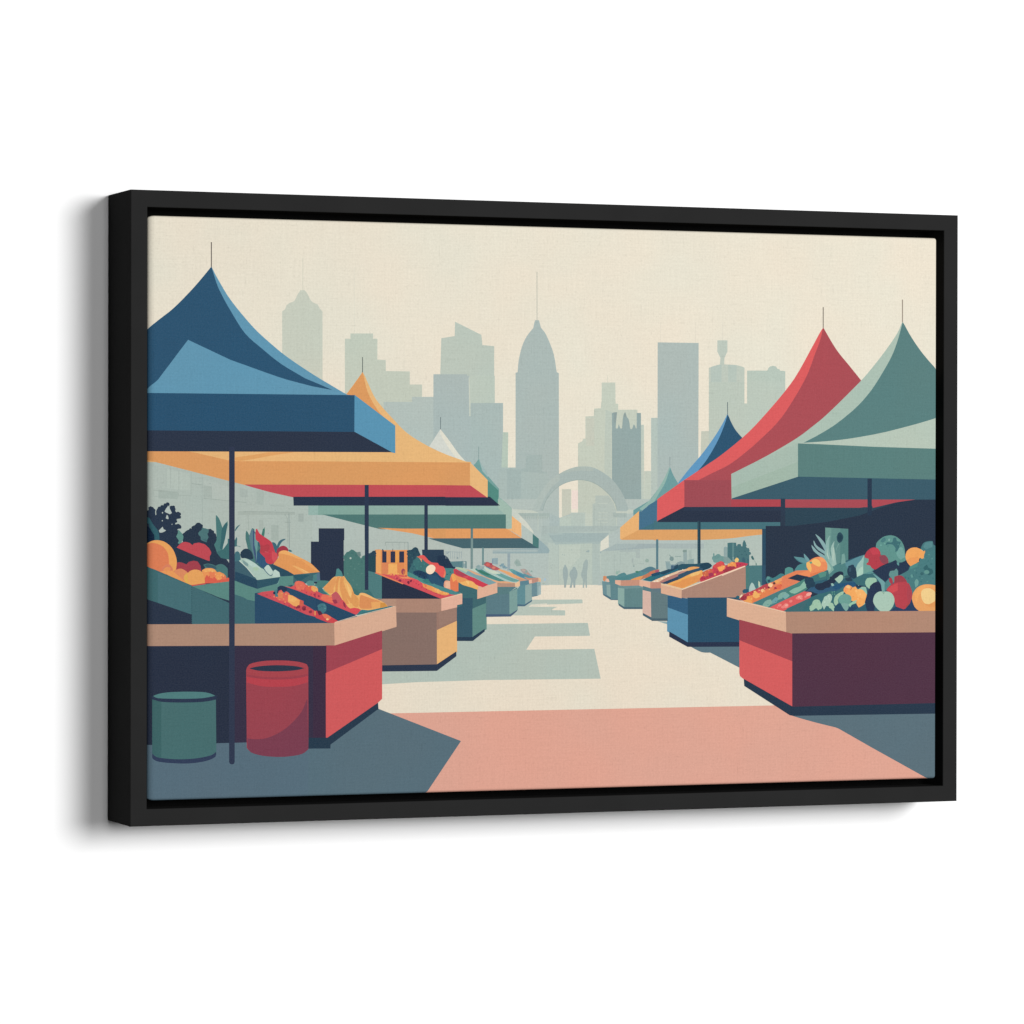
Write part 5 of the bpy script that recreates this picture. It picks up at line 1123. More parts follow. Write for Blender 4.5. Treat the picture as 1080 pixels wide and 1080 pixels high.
74,113,118 2215,-403 -5,3 -6,0 -5,-3 -2,-6 2,-5 5,-3 6,0 6,3 1,5
74,113,118 2234,-442 -9,4 -10,0 -9,-4 -3,-6 3,-6 9,-4 10,0 9,4 3,6
74,113,118 2251,-458 -7,4 -10,0 -7,-4 -3,-7 3,-8 8,-4 9,0 7,4 3,7
74,113,118 2265,-488 -7,5 -8,0 -7,-5 -3,-8 3,-8 7,-5 8,0 7,5 2,8
74,113,118 2109,-425 -6,5 -7,0 -6,-5 -2,-9 2,-9 6,-6 7,0 6,6 2,9
97,134,135 2041,-551 20,0 0,164 -20,0
62,99,107 2134,-475 -3,2 -4,0 -4,-2 -1,-3 1,-4 4,-2 4,0 3,2 1,4
62,99,107 2166,-509 -5,2 -7,0 -5,-2 -2,-4 2,-4 5,-3 7,0 5,3 2,4
62,99,107 2117,-526 -4,3 -6,0 -5,-3 -2,-4 2,-5 5,-3 6,0 4,3 2,4
62,99,107 2203,-473 -4,3 -6,0 -4,-3 -2,-5 2,-6 4,-3 6,0 4,3 2,6
62,99,107 2221,-508 -3,4 -5,0 -4,-4 -1,-5 1,-6 4,-4 5,0 3,4 2,5
63,99,111 2174,-643 26,0 0,78 -17,26 -24,-17
63,99,111 2225,-636 17,0 0,79 -17,0
65,105,107 2278,-558 14,-15 18,7 -10,22 -13,21 -19,-13
135,159,154 2302,-571 27,-37 4,3 -27,36
97,132,126 2326,-629 15,-3 -4,26 -11,0
77,119,123 2193,-919 130,17 89,53 0,217 -51,-1 -65,0 -52,-2 -35,-3 -16,-4
78,121,118 2198,-866 50,-1 0,217 -50,0
46,76,96 2405,-850 51,-1 -5,623 -47,1
52,83,104 2406,-869 50,20 -1,215 -50,0
164,134,123 1099,-737 82,18 -31,39 -49,27 -62,0
49,85,100 1097,-771 58,-18 19,-26 40,-14 172,38 247,86 20,7 29,9 27,9 32,9 26,9 18,14 13,14 -16,18 -25,16 -27,2 -31,-3 -30,-3 -33,-4 -43,-4 -53,0 -63,0 -46,1 -38,-14 -53,-19 -52,-19 -47,-15 -47,-14 -38,-13 -37,-20 -22,-16
41,69,86 1677,-689 80,27 42,28 -19,18 -23,16 -24,2 -26,-4 -32,-10 -29,-10
217,197,171 1165,-808 174,70 142,60 55,20 -31,-4 -43,-10 -40,-9 -31,-5 -27,-5 -28,-7 -31,-9 -33,-12 -31,-13 -32,-15 -32,-16 -24,-13
183,138,126 1204,-816 135,60 142,60 55,29 -26,-3 -38,-8 -41,-12 -46,-15 -50,-18 -47,-18 -44,-16 -41,-16 -32,-12
227,163,101 1469,-681 26,-5 32,-2 29,5 32,6 26,7 20,10 12,11 -34,5 -38,2 -30,-3 -28,-6 -26,-14 -18,-12
231,181,132 1508,-684 28,26 -15,-3 -23,-6 -35,-13 -31,-13
56,84,104 1223,-832 163,50 142,43 144,42 22,31 -24,6 -39,0 -44,-9 -55,-14 -54,-16 -48,-16 -47,-17 -47,-18 -53,-19 -52,-19 -41,-15
175,88,81 1215,-807 68,26 11,23 -33,-8 -38,-12 -29,-10 -23,-17
230,211,181 1267,-740 -5,1 -6,-2 -3,-3 -1,-4 3,-3 6,-1 5,2 4,4 0,4
230,211,181 1290,-731 -5,1 -6,-2 -3,-4 -1,-4 3,-2 5,-1 6,2 4,3 0,4
230,211,181 1313,-722 -6,0 -5,-2 -4,-3 0,-4 3,-3 5,-1 6,2 3,4 1,4
230,211,181 1335,-714 -5,1 -5,-2 -4,-4 0,-4 3,-2 5,-1 5,2 4,3 0,4
230,211,181 1358,-705 -5,0 -6,-2 -3,-3 -1,-4 3,-3 6,0 5,1 4,4 0,4
230,211,181 1381,-697 -5,1 -6,-2 -4,-4 0,-4 3,-2 5,-1 6,2 4,3 0,4
230,211,181 1404,-688 -6,0 -5,-2 -4,-3 0,-4 3,-3 5,0 6,1 3,4 1,4
230,211,181 1426,-680 -5,1 -5,-2 -4,-3 0,-4 3,-3 5,-1 5,2 4,3 0,4
230,211,181 1449,-671 -5,0 -6,-1 -3,-4 -1,-4 3,-3 6,0 5,2 4,3 0,4
92,59,70 1170,-791 -7,4 -8,0 -6,-3 -3,-7 3,-6 6,-3 8,-1 7,4 3,6
229,162,94 1512,-664 -2,2 -4,0 -3,-2 -1,-3 1,-3 3,-2 4,0 2,2 2,3
229,162,94 1563,-655 -5,2 -6,0 -4,-2 -2,-3 2,-4 4,-2 6,0 5,2 2,3
229,162,94 1610,-650 -4,2 -6,0 -4,-2 -2,-4 2,-4 4,-3 6,0 4,2 2,5
234,170,93 1195,-847 142,-13 86,-22 39,4 172,69 39,44 20,54 -8,15 -14,14 -19,-4 -22,-9 -26,-6 -31,-7 -31,-11 -36,-15 -30,-13 -33,-16 -31,-13 -27,-10 -24,-7 -25,-9 -30,-12 -30,-13 -20,-9
223,149,87 1433,-880 48,19 183,69 9,76 -26,-7 -35,-11 -34,-10 -40,-12 -41,-12 -38,-11 -39,-11 -37,-12 -36,-14 -35,-15 -27,-13
236,187,116 1555,-753 79,22 31,44 -30,-5 -33,-8 -29,-8 -27,-12 -20,-12
200,138,107 1632,-815 38,17 -13,3 -16,1 -16,-6 -12,-7
190,70,83 1658,-811 108,18 364,124 78,30 32,27 -26,-2 -27,-1 -29,8 -28,10 -24,1 -16,-1 -16,1 -23,-1 -24,-8 -24,-9 -26,-12 -19,-5 -11,14 -7,20 -18,9 -24,5 -25,-11 -24,-15 -21,-11 -18,-12 -8,-20 -2,-14 -14,-5 -23,-12 -19,-17 -20,-19 -18,-16 -21,-10 -17,-7 -13,-15 -8,-13
200,102,75 1686,-740 41,-19 81,55 -22,39 -29,-7 -32,-11 -27,-14 -23,-13
210,83,80 1860,-672 81,27 -11,48 -19,7 -23,3 -15,-12 -15,-15 -27,-14 -29,-14
238,164,96 1863,-654 8,-22 17,-23 27,5 25,14 13,14 7,14 -11,21 -20,-3 -21,-6 -24,-5 -24,-6
228,145,84 2003,-656 49,17 36,-18 2,26 -6,24 -23,13 -29,2 -28,-20 -24,-23
160,60,88 1763,-760 55,20 -9,17 -14,14 -22,-3 -21,-7
225,146,93 1843,-723 -7,5 -8,0 -7,-4 -2,-8 2,-7 7,-4 8,0 7,4 2,7
176,55,78 1695,-763 -10,6 -12,0 -9,-6 -4,-9 4,-9 10,-6 11,0 10,5 3,10
228,194,123 2079,-599 33,5 11,29 -12,12 -16,9 -16,-14 -12,-16
158,181,176 2048,-538 0,-46 8,0 0,46
190,64,85 2098,-675 133,61 -40,10 -43,7 -34,-4 -27,-6
158,60,73 1934,-725 82,26 70,47 -35,8 -38,4 -33,-9 -27,-9
215,83,91 1830,-628 -5,3 -6,0 -5,-3 -2,-6 2,-5 5,-3 6,-1 5,4 2,5
215,83,91 1874,-602 -8,4 -11,0 -8,-4 -3,-6 3,-6 8,-4 11,0 8,4 3,6
215,83,91 1920,-592 -7,4 -9,0 -8,-4 -3,-7 3,-7 8,-5 9,0 8,4 2,8
215,83,91 1814,-678 -7,5 -8,0 -7,-5 -2,-8 2,-8 7,-5 8,0 7,5 3,8
215,83,91 1775,-694 -6,5 -8,0 -5,-5 -3,-9 3,-9 6,-6 7,0 6,6 2,9
215,83,91 1964,-655 -5,3 -6,0 -5,-3 -2,-6 2,-5 5,-3 6,0 5,3 2,5
231,138,91 1723,-708 -4,2 -4,0 -3,-2 -1,-4 1,-3 3,-2 4,0 4,2 1,3
231,138,91 1764,-682 -5,3 -7,0 -5,-3 -2,-4 2,-4 5,-2 7,0 5,2 2,4
231,138,91 1716,-733 -5,3 -6,0 -5,-3 -2,-5 2,-4 5,-3 6,0 5,3 2,4
231,138,91 1925,-629 -4,3 -6,0 -4,-3 -2,-5 2,-5 4,-4 6,0 4,3 2,6
231,138,91 2020,-620 -4,3 -5,0 -3,-3 -2,-6 2,-6 3,-3 5,0 4,3 1,6
231,138,91 2057,-632 -3,3 -4,0 -3,-3 -1,-3 1,-3 3,-3 4,0 3,2 2,4
158,54,80 1790,-734 -4,2 -4,0 -4,-2 -1,-4 2,-4 3,-2 5,0 3,2 1,4
158,54,80 1746,-751 -6,3 -7,0 -6,-3 -2,-4 2,-5 6,-2 7,-1 6,3 3,5
158,54,80 1717,-767 -6,3 -6,0 -6,-3 -2,-5 2,-6 6,-3 6,0 6,3 2,5
158,54,80 1868,-698 -4,4 -6,0 -5,-4 -2,-6 2,-5 5,-4 6,0 4,3 2,6
158,54,80 1944,-680 -4,4 -5,0 -5,-4 -1,-7 1,-6 5,-4 5,0 4,4 2,6
158,54,80 2000,-666 -3,3 -5,0 -3,-3 -2,-4 2,-3 3,-3 5,0 3,2 2,4
158,54,80 2071,-644 -6,3 -7,0 -6,-3 -2,-4 2,-5 6,-2 7,0 6,2 3,5
239,176,105 1884,-666 -2,2 -4,0 -3,-2 -1,-3 1,-3 3,-2 4,0 2,2 1,3
239,176,105 1916,-657 -5,2 -6,0 -4,-2 -2,-3 2,-4 4,-2 6,0 5,2 2,4
239,176,105 1944,-639 -4,2 -6,1 -4,-3 -1,-4 1,-4 4,-3 6,0 4,3 2,4
239,176,105 2001,-613 -4,3 -5,0 -4,-3 -1,-4 1,-5 4,-3 5,0 4,3 1,5
239,176,105 2048,-599 -3,3 -5,0 -3,-3 -1,-5 1,-6 3,-3 5,0 3,3 1,6
239,176,105 1837,-727 -3,2 -4,0 -3,-2 -1,-3 1,-3 3,-2 4,0 3,2 1,3
170,133,117 1424,-986 562,-5 222,56 -4,299 -76,-27 -364,-124 -340,-103
239,211,181 1433,-899 336,112 -4,9 -336,-112
239,211,181 1766,-788 366,124 -3,9 -367,-124
239,211,181 2129,-665 70,21 -3,9 -70,-21
232,163,94 2000,-631 -3,2 -4,0 -4,-2 -1,-4 1,-3 4,-2 4,0 3,2 1,3
232,163,94 2042,-605 -6,3 -6,0 -6,-3 -2,-4 2,-4 6,-2 6,0 6,2 2,4
232,163,94 2022,-622 -5,3 -6,0 -5,-2 -2,-5 2,-5 5,-3 6,0 5,3 1,5
232,163,94 2069,-621 -5,3 -5,0 -4,-3 -2,-5 2,-6 4,-3 5,0 5,3 1,6
163,52,75 1990,-666 -3,2 -4,0 -3,-2 -1,-4 1,-3 3,-2 4,0 3,2 2,3
163,52,75 2032,-657 -5,2 -7,0 -5,-2 -2,-4 2,-4 5,-3 7,0 5,3 2,4
163,52,75 2108,-631 -5,3 -6,0 -5,-3 -2,-4 2,-5 5,-3 6,0 5,3 2,5
163,52,75 2146,-617 -5,3 -5,0 -4,-3 -2,-5 2,-6 4,-3 5,0 5,3 1,6
163,52,75 2068,-647 -4,4 -5,0 -3,-4 -2,-5 2,-6 3,-4 5,0 4,4 1,5
170,133,117 1954,-995 248,7 -3,349 -246,-94
235,205,181 1919,-747 280,101 -3,7 -281,-101
216,172,144 1183,-932 248,-58 0,113 -140,32 -109,19
232,198,168 1194,-834 229,-59 1,5 -229,59
46,80,103 1500,-1480 644,-8 -1,503 -644,2
55,94,123 1257,-1093 249,-82 0,181 -250,41
94,145,172 1257,-1351 250,-130 0,309 -250,86
45,54,75 1282,-1410 221,-115 641,-5 0,52 -639,4 -222,122
127,152,154 576,-903 10,-94 95,4 -10,212 -95,37
110,142,148 492,-939 95,-37 0,138 -15,33 -90,10
139,165,162 539,-943 48,-34 0,142 -53,0
82,113,126 497,-948 91,-53 89,-3 -6,26 -86,5 -93,42
97,133,138 586,-992 95,-1 0,230 -105,23
93,134,138 573,-821 69,36 21,14 -11,34 -26,4 -33,1 -37,-6 -33,-8
207,140,102 492,-783 17,-16 32,24 -4,17 -7,18 -17,2 -16,-2
225,185,165 537,-804 33,0 -5,17 -9,18 -17,2 -16,-2
87,134,139 647,-790 172,-6 207,34 115,43 11,48 -25,6 -25,8 -14,9 -15,8 -22,2 -27,-6 -24,-10 -26,-13 -26,-11 -34,-12 -31,-9 -24,-7 -23,-6 -36,-9 -27,-7 -9,13 -20,13 -34,-8 -34,-14 -24,-17 -16,-15
87,123,135 968,-702 96,9 61,28 -19,12 -24,9 -26,1 -32,-5 -30,-11 -32,-14 -27,-12
72,129,111 893,-711 38,13 -12,7 -16,6 -16,-1 -13,-3
81,131,135 724,-787 162,34 50,49 -43,-9 -52,-13 -52,-12 -52,-9 -52,-9 -36,-10
190,122,93 928,-789 30,11 36,12 33,12 29,13 27,13 27,12 28,13 22,10 6,22 -22,0 -25,-4 -23,-4 -25,-9 -32,-16 -34,-18 -27,-11 -28,-11 -22,-8
221,154,95 933,-788 40,49 -38,-6 -43,-11 -28,-8 -28,-10 -18,-10
207,113,91 1049,-725 28,9 -3,13 -6,13 -24,-9
166,87,106 1119,-704 17,2 17,2 9,26 -52,-8
222,175,151 637,-824 74,-25 0,62 -74,3
195,144,123 704,-848 236,-2 -6,69 -230,-8
98,132,134 736,-1089 229,-2 0,247 -230,-5
111,143,145 735,-880 230,6 0,30 -230,-5
137,168,161 670,-1048 76,-38 1,237 -77,0
75,103,115 679,-1061 64,-41 222,-2 0,21 -220,5 -65,39
109,142,143 670,-868 77,-10 0,28 -77,10
49,105,122 1082,-806 133,51 173,69 -1,59 -51,-24 -66,-30 -57,-25 -38,-12 -29,-7 -27,-6 -39,-8 -37,-9 -28,-11 -28,-14 -24,-13
50,113,118 1064,-789 41,44 -29,-1 -33,-6 -37,-14 -28,-15
41,79,104 1080,-750 90,22 0,32 -24,-4 -27,-5 -30,-9 -26,-9
44,74,92 1214,-729 174,69 -1,46 -35,-17 -42,-21 -41,-19 -36,-17 -35,-16 -27,-14
73,101,122 1340,-641 -5,6 -8,4 -9,2 -9,-2 -8,-4 -5,-6 -2,-7 2,-8 5,-6 8,-4 9,-2 9,2 8,4 5,6 2,7
139,162,163 1249,-669 53,0 1,29 -6,29 -29,8 -30,2
139,162,163 1232,-591 63,0 0,7 -63,0
225,191,158 1061,-823 116,8 211,95 0,32 -45,-15 -58,-19 -53,-18 -43,-16 -38,-14 -33,-13 -38,-16 -26,-11
174,123,115 1243,-816 145,70 0,32 -37,-12 -47,-16 -44,-16 -40,-18 -38,-20 -30,-17
240,220,197 1116,-798 -6,4 -9,0 -6,-4 -3,-5 3,-6 6,-3 9,0 6,3 3,6
240,220,197 1149,-791 -6,4 -9,0 -6,-4 -3,-5 3,-6 6,-4 9,0 6,4 3,5
240,220,197 1206,-764 -7,4 -8,0 -7,-3 -2,-6 2,-6 7,-3 8,0 7,3 2,6
240,220,197 1258,-742 -7,3 -8,0 -7,-3 -2,-6 2,-5 7,-4 8,0 7,4 2,5
240,220,197 1282,-736 -7,3 -8,0 -7,-3 -2,-6 2,-5 7,-4 8,0 7,3 2,6
48,71,94 1271,-834 117,35 0,50 -29,-10 -35,-13 -35,-12 -35,-13 -35,-12 -24,-12
234,170,93 1308,-860 80,0 0,72 -25,-9 -29,-12 -26,-10 -33,-10 -28,-10
222,175,151 926,-849 136,-37 0,77 -136,26
192,138,121 1055,-886 139,1 0,57 -31,19 -108,1
192,138,121 1055,-884 136,1 -4,65 -132,5
90,122,129 966,-900 89,-26 10,-287 199,-2 -4,338 -192,-2 -102,29
97,119,127 1065,-1213 199,-2 -4,273 -78,65 -118,-3
211,179,165 964,-1150 103,-51 -5,284 -98,22
71,96,109 966,-1172 97,-54 201,-5 0,27 -199,10 -98,48
99,121,125 1070,-1222 194,-2 -1,275 -194,46
75,96,106 1070,-1235 194,-2 0,28 -194,2
216,172,144 1183,-932 248,-58 0,113 -140,32 -109,19
234,170,93 1337,-851 89,-10 0,86 -26,-8 -32,-9 -32,-10 -34,-12 -36,-13 -23,-12
223,149,87 1431,-880 -5,78 -28,-5 -33,-8 -27,-10 -29,-12 -24,-11
225,190,153 1184,-841 105,-23 142,-37 0,22 -83,21 -95,24 -69,10
45,56,72 2450,-1131 2923,-208 -3,1138 -609,1 -2313,4
97,137,132 3182,-359 30,-426 256,-56 -1,611 -286,15
108,148,140 3182,-359 53,-353 22,493 -76,4
86,129,125 3369,-839 99,-1 -1,607 -100,8
47,74,87 3323,-319 1,-19 5,-23 11,-16 16,-11 28,13 13,21 9,25 -3,20 -9,17 -14,16 -17,10 -24,-12
40,65,78 3338,-338 23,-35 34,39 -11,30 -40,10
70,123,127 2448,-795 26,-47 100,8 120,63 -22,39 -18,6 -24,3 -19,-11 -21,-15 -28,-16 -28,-9 -19,6 -18,11 -19,1 -14,-1
93,145,141 2498,-763 -10,7 -14,0 -10,-7 -4,-10 4,-10 10,-7 14,0 10,6 4,11
47,74,89 2505,-796 -9,5 -11,0 -8,-5 -4,-9 4,-10 8,-6 11,0 9,6 3,9
89,144,136 2681,-756 68,9 41,46 -2,16 -9,18 -24,10 -28,4 -23,-8 -18,-11
76,127,127 2844,-722 80,18 62,47 -53,29 -22,3 -29,-3 -32,-15 -28,-20 -14,-21 -7,-18
72,120,126 2795,-538 14,-20 23,-22 24,-16 26,-11 27,-9 25,-1 9,20 2,20 -17,14 -24,14 -30,4 -30,1 -27,5 -20,4
97,142,148 2925,-523 7,-20 14,-16 15,-10 19,-1 -12,16 -17,20 -16,16 -13,12
47,89,110 2175,-940 74,4 -11,41 -26,1 -26,-1 -22,-19
170,194,187 2251,-911 18,-5 25,-3 20,8 17,11 -12,27 -13,28 -13,17 -16,5 -15,-22 -11,-26 -4,-21 0,-20
185,199,175 2359,-847 6,-35 20,18 -2,20 -3,23 -20,18
49,95,110 2091,-998 39,-4 4,21 -10,10 -14,8 -24,-13
49,95,110 2024,-1000 48,0 0,11 -48,1
221,127,93 2475,-836 -135,-60 -216,-97 23,-21 127,-47 223,88 389,173 38,34 80,0 0,76 -160,1 -21,-9 -39,-16 -53,-22 -43,-18 -34,-12 -25,-10 -32,-16 -26,-14
231,154,103 2591,-835 81,45 56,46 -21,-3 -29,-10 -29,-10 -29,-12 -29,-13 -23,-11
44,58,75 2870,-814 107,53 -148,30 -111,-53
179,73,80 2136,-995 11,-24 33,1 38,12 20,19 18,23 20,19 25,11 28,6 33,8 42,11 46,11 34,13 6,27 -12,23 -28,-7 -33,-11 -28,-14 -30,-16 -27,-11 -30,-12 -30,-12 -30,-11 -30,-11 -27,-12 -29,-22 -21,-19
221,128,83 2182,-1035 107,-20 209,99 186,88 -12,32 -35,-13 -45,-17 -40,-14 -35,-15 -32,-11 -27,-4 -30,-1 -29,-3 -40,-7 -38,-10 -36,-11 -32,-15 -24,-24 -16,-20
236,174,100 2295,-984 37,-15 47,19 -8,26 -12,26 -18,13 -20,2 -20,-13 -16,-15
230,147,84 2233,-1042 54,9 4,18 1,21 -13,20 -19,13 -23,-7 -20,-12
232,160,92 2205,-1041 83,-9 -17,28 -25,22 -33,-6 -31,-13
240,192,138 2409,-935 29,26 -20,18 -20,-7 -18,-10
150,54,69 2162,-1019 47,4 8,17 3,18 -19,12 -24,4 -23,-13 -20,-17
212,91,91 2351,-943 29,9 8,18 2,17 -24,-2 -25,-7
199,77,81 2233,-972 65,14 -9,18 -14,14 -27,-3 -27,-6
232,176,106 2250,-991 -3,2 -4,0 -3,-2 -1,-4 1,-3 3,-2 4,0 3,2 2,3
232,176,106 2331,-947 -6,2 -6,0 -6,-2 -2,-4 2,-4 6,-3 6,0 6,2 2,4
232,176,106 2349,-965 -5,3 -6,0 -4,-2 -2,-5 2,-5 4,-3 6,0 5,3 2,5
232,176,106 2281,-998 -4,3 -6,0 -4,-3 -2,-5 2,-6 4,-3 6,0 4,3 2,5
232,176,106 2386,-946 -4,3 -4,0 -4,-3 -2,-6 2,-6 4,-3 4,0 4,3 2,6
232,176,106 2443,-923 -3,2 -4,1 -3,-3 -2,-3 2,-4 3,-2 4,0 3,2 1,4
232,176,106 2427,-904 -5,2 -7,0 -5,-2 -2,-4 2,-4 5,-3 7,0 5,2 2,4
232,176,106 2504,-896 -5,3 -6,0 -5,-3 -2,-4 2,-5 5,-3 6,0 5,3 2,5
180,65,76 2193,-973 -3,3 -5,0 -4,-3 -1,-4 2,-3 3,-3 5,0 3,2 2,4
180,65,76 2245,-955 -6,3 -7,0 -6,-3 -3,-4 3,-5 6,-3 7,0 6,3 2,4
180,65,76 2302,-929 -6,4 -6,0 -6,-4 -2,-5 2,-5 6,-3 7,0 5,3 2,5
180,65,76 2349,-911 -5,4 -6,0 -5,-4 -1,-6 2,-5 4,-4 6,0 5,4 2,5
180,65,76 2396,-884 -4,4 -5,0 -4,-4 -2,-7 2,-6 4,-4 5,0 4,4 2,6
180,65,76 2444,-870 -4,3 -5,0 -3,-3 -2,-4 2,-3 3,-3 5,0 4,3 1,3
180,65,76 2216,-999 -6,3 -7,0 -6,-2 -2,-5 2,-4 6,-3 7,0 6,2 3,5
240,196,144 2259,-948 -3,1 -3,0 -2,-1 -1,-3 1,-3 2,-1 3,0 3,1 1,3
240,196,144 2319,-918 -4,2 -5,0 -4,-2 -2,-3 2,-3 4,-2 5,0 4,2 2,3
240,196,144 2376,-905 -3,3 -5,0 -4,-2 -1,-4 1,-4 4,-2 5,0 3,2 2,4
240,196,144 2414,-896 -3,3 -4,0 -4,-3 -1,-4 1,-4 4,-2 4,0 3,2 2,4
240,196,144 2443,-882 -3,3 -4,0 -3,-3 -1,-5 1,-4 3,-3 4,0 3,3 1,4
204,91,75 2540,-862 -4,2 -4,0 -3,-2 -1,-3 1,-4 3,-2 4,0 4,2 1,3
204,91,75 2563,-897 -6,3 -7,0 -5,-3 -2,-4 2,-4 5,-2 7,0 6,2 2,4
204,91,75 2620,-861 -5,2 -6,0 -5,-2 -2,-5 2,-5 5,-3 6,0 5,3 2,5
204,91,75 2638,-843 -4,3 -6,0 -4,-3 -2,-6 2,-5 4,-3 6,0 4,3 2,5
204,91,75 2666,-826 -3,4 -5,0 -4,-3 -1,-6 1,-6 4,-4 5,0 3,4 2,6
242,199,150 2488,-877 39,4 11,26 -14,13 -19,7 -16,-8 -12,-12
119,48,61 2497,-871 -5,4 -8,0 -5,-4 -3,-7 3,-7 5,-5 8,0 5,4 3,8
89,59,60 2566,-824 -8,5 -9,0 -8,-5 -3,-8 3,-8 8,-6 9,0 8,5 3,9
164,56,73 2590,-877 -10,5 -13,0 -11,-5 -4,-8 4,-8 11,-5 13,0 10,5 4,8
220,107,80 2642,-866 -7,8 -11,6 -12,1 -12,-1 -11,-5 -7,-8 -3,-10 3,-9 7,-8 11,-5 12,-2 12,2 11,5 7,7 3,10
231,153,92 2616,-816 -6,6 -8,4 -10,1 -9,-1 -8,-4 -6,-5 -2,-7 2,-7 6,-5 8,-4 9,-2 10,2 8,3 6,6 2,7
228,140,84 2644,-823 -8,5 -10,0 -7,-5 -3,-8 3,-8 7,-5 10,0 8,5 3,8
199,81,64 2660,-851 -6,3 -7,0 -6,-3 -2,-6 2,-7 6,-4 7,0 6,4 2,6
231,164,96 2573,-831 39,18 -13,9 -16,8 -17,-5 -12,-8
233,211,176 2139,-994 34,35 -19,5 -14,-13 -10,-14
76,123,124 2497,-1101 428,177 79,54 0,74 -72,15 -60,-31 -589,-240
129,175,158 2766,-959 119,44 71,27 -4,28 -7,29 -23,15 -18,-14 -22,-18 -23,-8 -28,-8 -27,-9 -34,-24 -27,-22
125,168,156 2599,-1019 92,27 48,23 -22,22 -26,18 -32,-2 -30,-12 -19,-18 -11,-18
110,158,162 2512,-1071 74,27 16,38 -11,14 -18,7 -28,-22 -23,-23
129,168,156 2427,-1096 51,0 51,45 -4,21 -13,19 -33,-4 -33,-14 -22,-23 -14,-23
143,184,165 2757,-929 49,9 39,35 -11,-4 -18,-5 -31,-9 -28,-8
94,142,145 2719,-955 29,18 -3,13 -7,13 -20,-2 -19,-6
109,159,147 2637,-1003 -3,3 -5,0 -3,-3 -2,-4 2,-3 3,-3 5,0 3,2 2,4
109,159,147 2680,-967 -6,2 -8,1 -6,-3 -2,-5 2,-4 6,-3 8,0 6,3 2,4
109,159,147 2718,-949 -6,3 -6,0 -6,-3 -2,-5 2,-6 6,-3 6,0 6,3 2,5
109,159,147 2794,-914 -4,3 -6,0 -5,-3 -2,-6 2,-6 5,-3 6,0 4,3 2,6
109,159,147 2832,-896 -4,4 -5,0 -4,-4 -2,-7 2,-6 4,-4 5,0 4,4 2,6
109,159,147 2541,-1046 -4,3 -4,0 -4,-3 -1,-4 1,-3 4,-3 4,0 4,2 1,4
109,159,147 2487,-1062 -7,3 -7,0 -6,-3 -2,-5 2,-4 6,-3 8,0 6,3 2,4
109,159,147 2873,-863 -5,3 -7,0 -6,-3 -2,-5 2,-5 6,-3 7,0 5,3 2,5
70,121,125 2579,-1029 -4,2 -4,0 -3,-2 -1,-3 1,-4 3,-2 4,0 4,2 1,4
70,121,125 2747,-951 -6,3 -6,0 -6,-3 -2,-4 2,-4 6,-2 6,0 6,2 2,4
70,121,125 2523,-1080 -4,3 -7,0 -4,-3 -2,-4 2,-5 4,-3 7,0 4,3 2,4
70,121,125 2668,-993 -5,3 -5,0 -4,-3 -2,-5 2,-5 4,-3 5,-1 5,4 1,5
215,95,94 2671,-1146 42,17 58,25 63,26 52,22 50,23 40,17 28,13 0,68 -101,13 -412,-182
231,132,124 2896,-971 -11,4 -14,0 -15,-3 -14,-6 -10,-8 -6,-9 0,-10 7,-8 12,-4 13,0 15,3 14,6 10,8 6,10 0,9
231,132,124 2838,-989 -8,2 -8,-3 -5,-6 1,-8 5,-6 8,-2 8,3 5,6 -1,8
231,132,124 2902,-1001 -7,1 -8,-2 -6,-5 0,-6 4,-4 8,-1 8,3 5,5 1,5
231,132,124 2771,-1021 -12,2 -13,-4 -8,-8 0,-9 7,-7 12,-2 12,4 8,8 1,9
231,132,124 2956,-972 -11,1 -13,-4 -8,-7 -2,-7 6,-5 12,0 12,4 9,7 2,7
231,132,124 2642,-1065 -7,3 -9,0 -9,-1 -9,-4 -7,-6 -3,-6 0,-5 4,-5 7,-2 9,-1 9,2 9,4 6,5 4,6 0,6
231,132,124 2724,-1063 -10,6 -12,2 -12,-2 -11,-6 -8,-8 -4,-10 2,-11 6,-8 10,-6 12,-2 12,2 11,5 8,9 4,10 -2,10
231,132,124 2689,-1081 -8,3 -10,0 -11,-2 -10,-4 -8,-6 -4,-7 0,-6 5,-5 8,-3 10,-1 11,2 10,5 7,6 4,7 0,6
231,132,124 2561,-1107 -7,2 -7,-2 -4,-6 0,-6 5,-5 7,-2 6,2 4,5 0,7
231,132,124 2598,-1091 -5,1 -6,-1 -3,-5 0,-5 4,-5 5,-1 6,2 3,4 0,6
238,165,151 2870,-975 -10,1 -10,-3 -6,-7 -1,-8 6,-6 10,-1 10,3 7,7 0,8
238,165,151 3010,-939 -10,3 -13,0 -13,-3 -12,-5 -10,-7 -5,-8 0,-9 6,-6 10,-4 12,0 14,3 12,6 9,7 6,8 0,8
238,165,151 2885,-998 -6,1 -5,-2 -4,-4 0,-4 3,-4 6,0 6,1 3,4 0,5
238,165,151 2715,-1066 -10,1 -10,-3 -7,-7 0,-8 6,-6 10,-1 10,3 6,7 1,8
67,104,109 2689,-1159 629,-11 -1,250 -317,-78 -335,-144
55,95,110 3093,-957 -387,-158 0,-36 1084,-1 -1,653 -26,-2 -34,-4 -53,-12 -62,-17 -76,-22 -79,-24 -69,-24 -54,-22 -46,-21 -45,-22 -51,-22 -65,-26 -74,-27 -68,-25 -50,-19
81,127,127 3213,-803 179,16 178,35 121,71 -11,161 -52,-17 -70,-24 -72,-24 -56,-19 -43,-12 -27,-6 -28,-8 -42,-12 -43,-14 -34,-18 -18,-25 -8,-28 -5,-20
93,139,147 3448,-663 112,-10 71,63 20,85 -30,-9 -36,-12 -38,-14 -42,-19 -45,-20 -34,-15
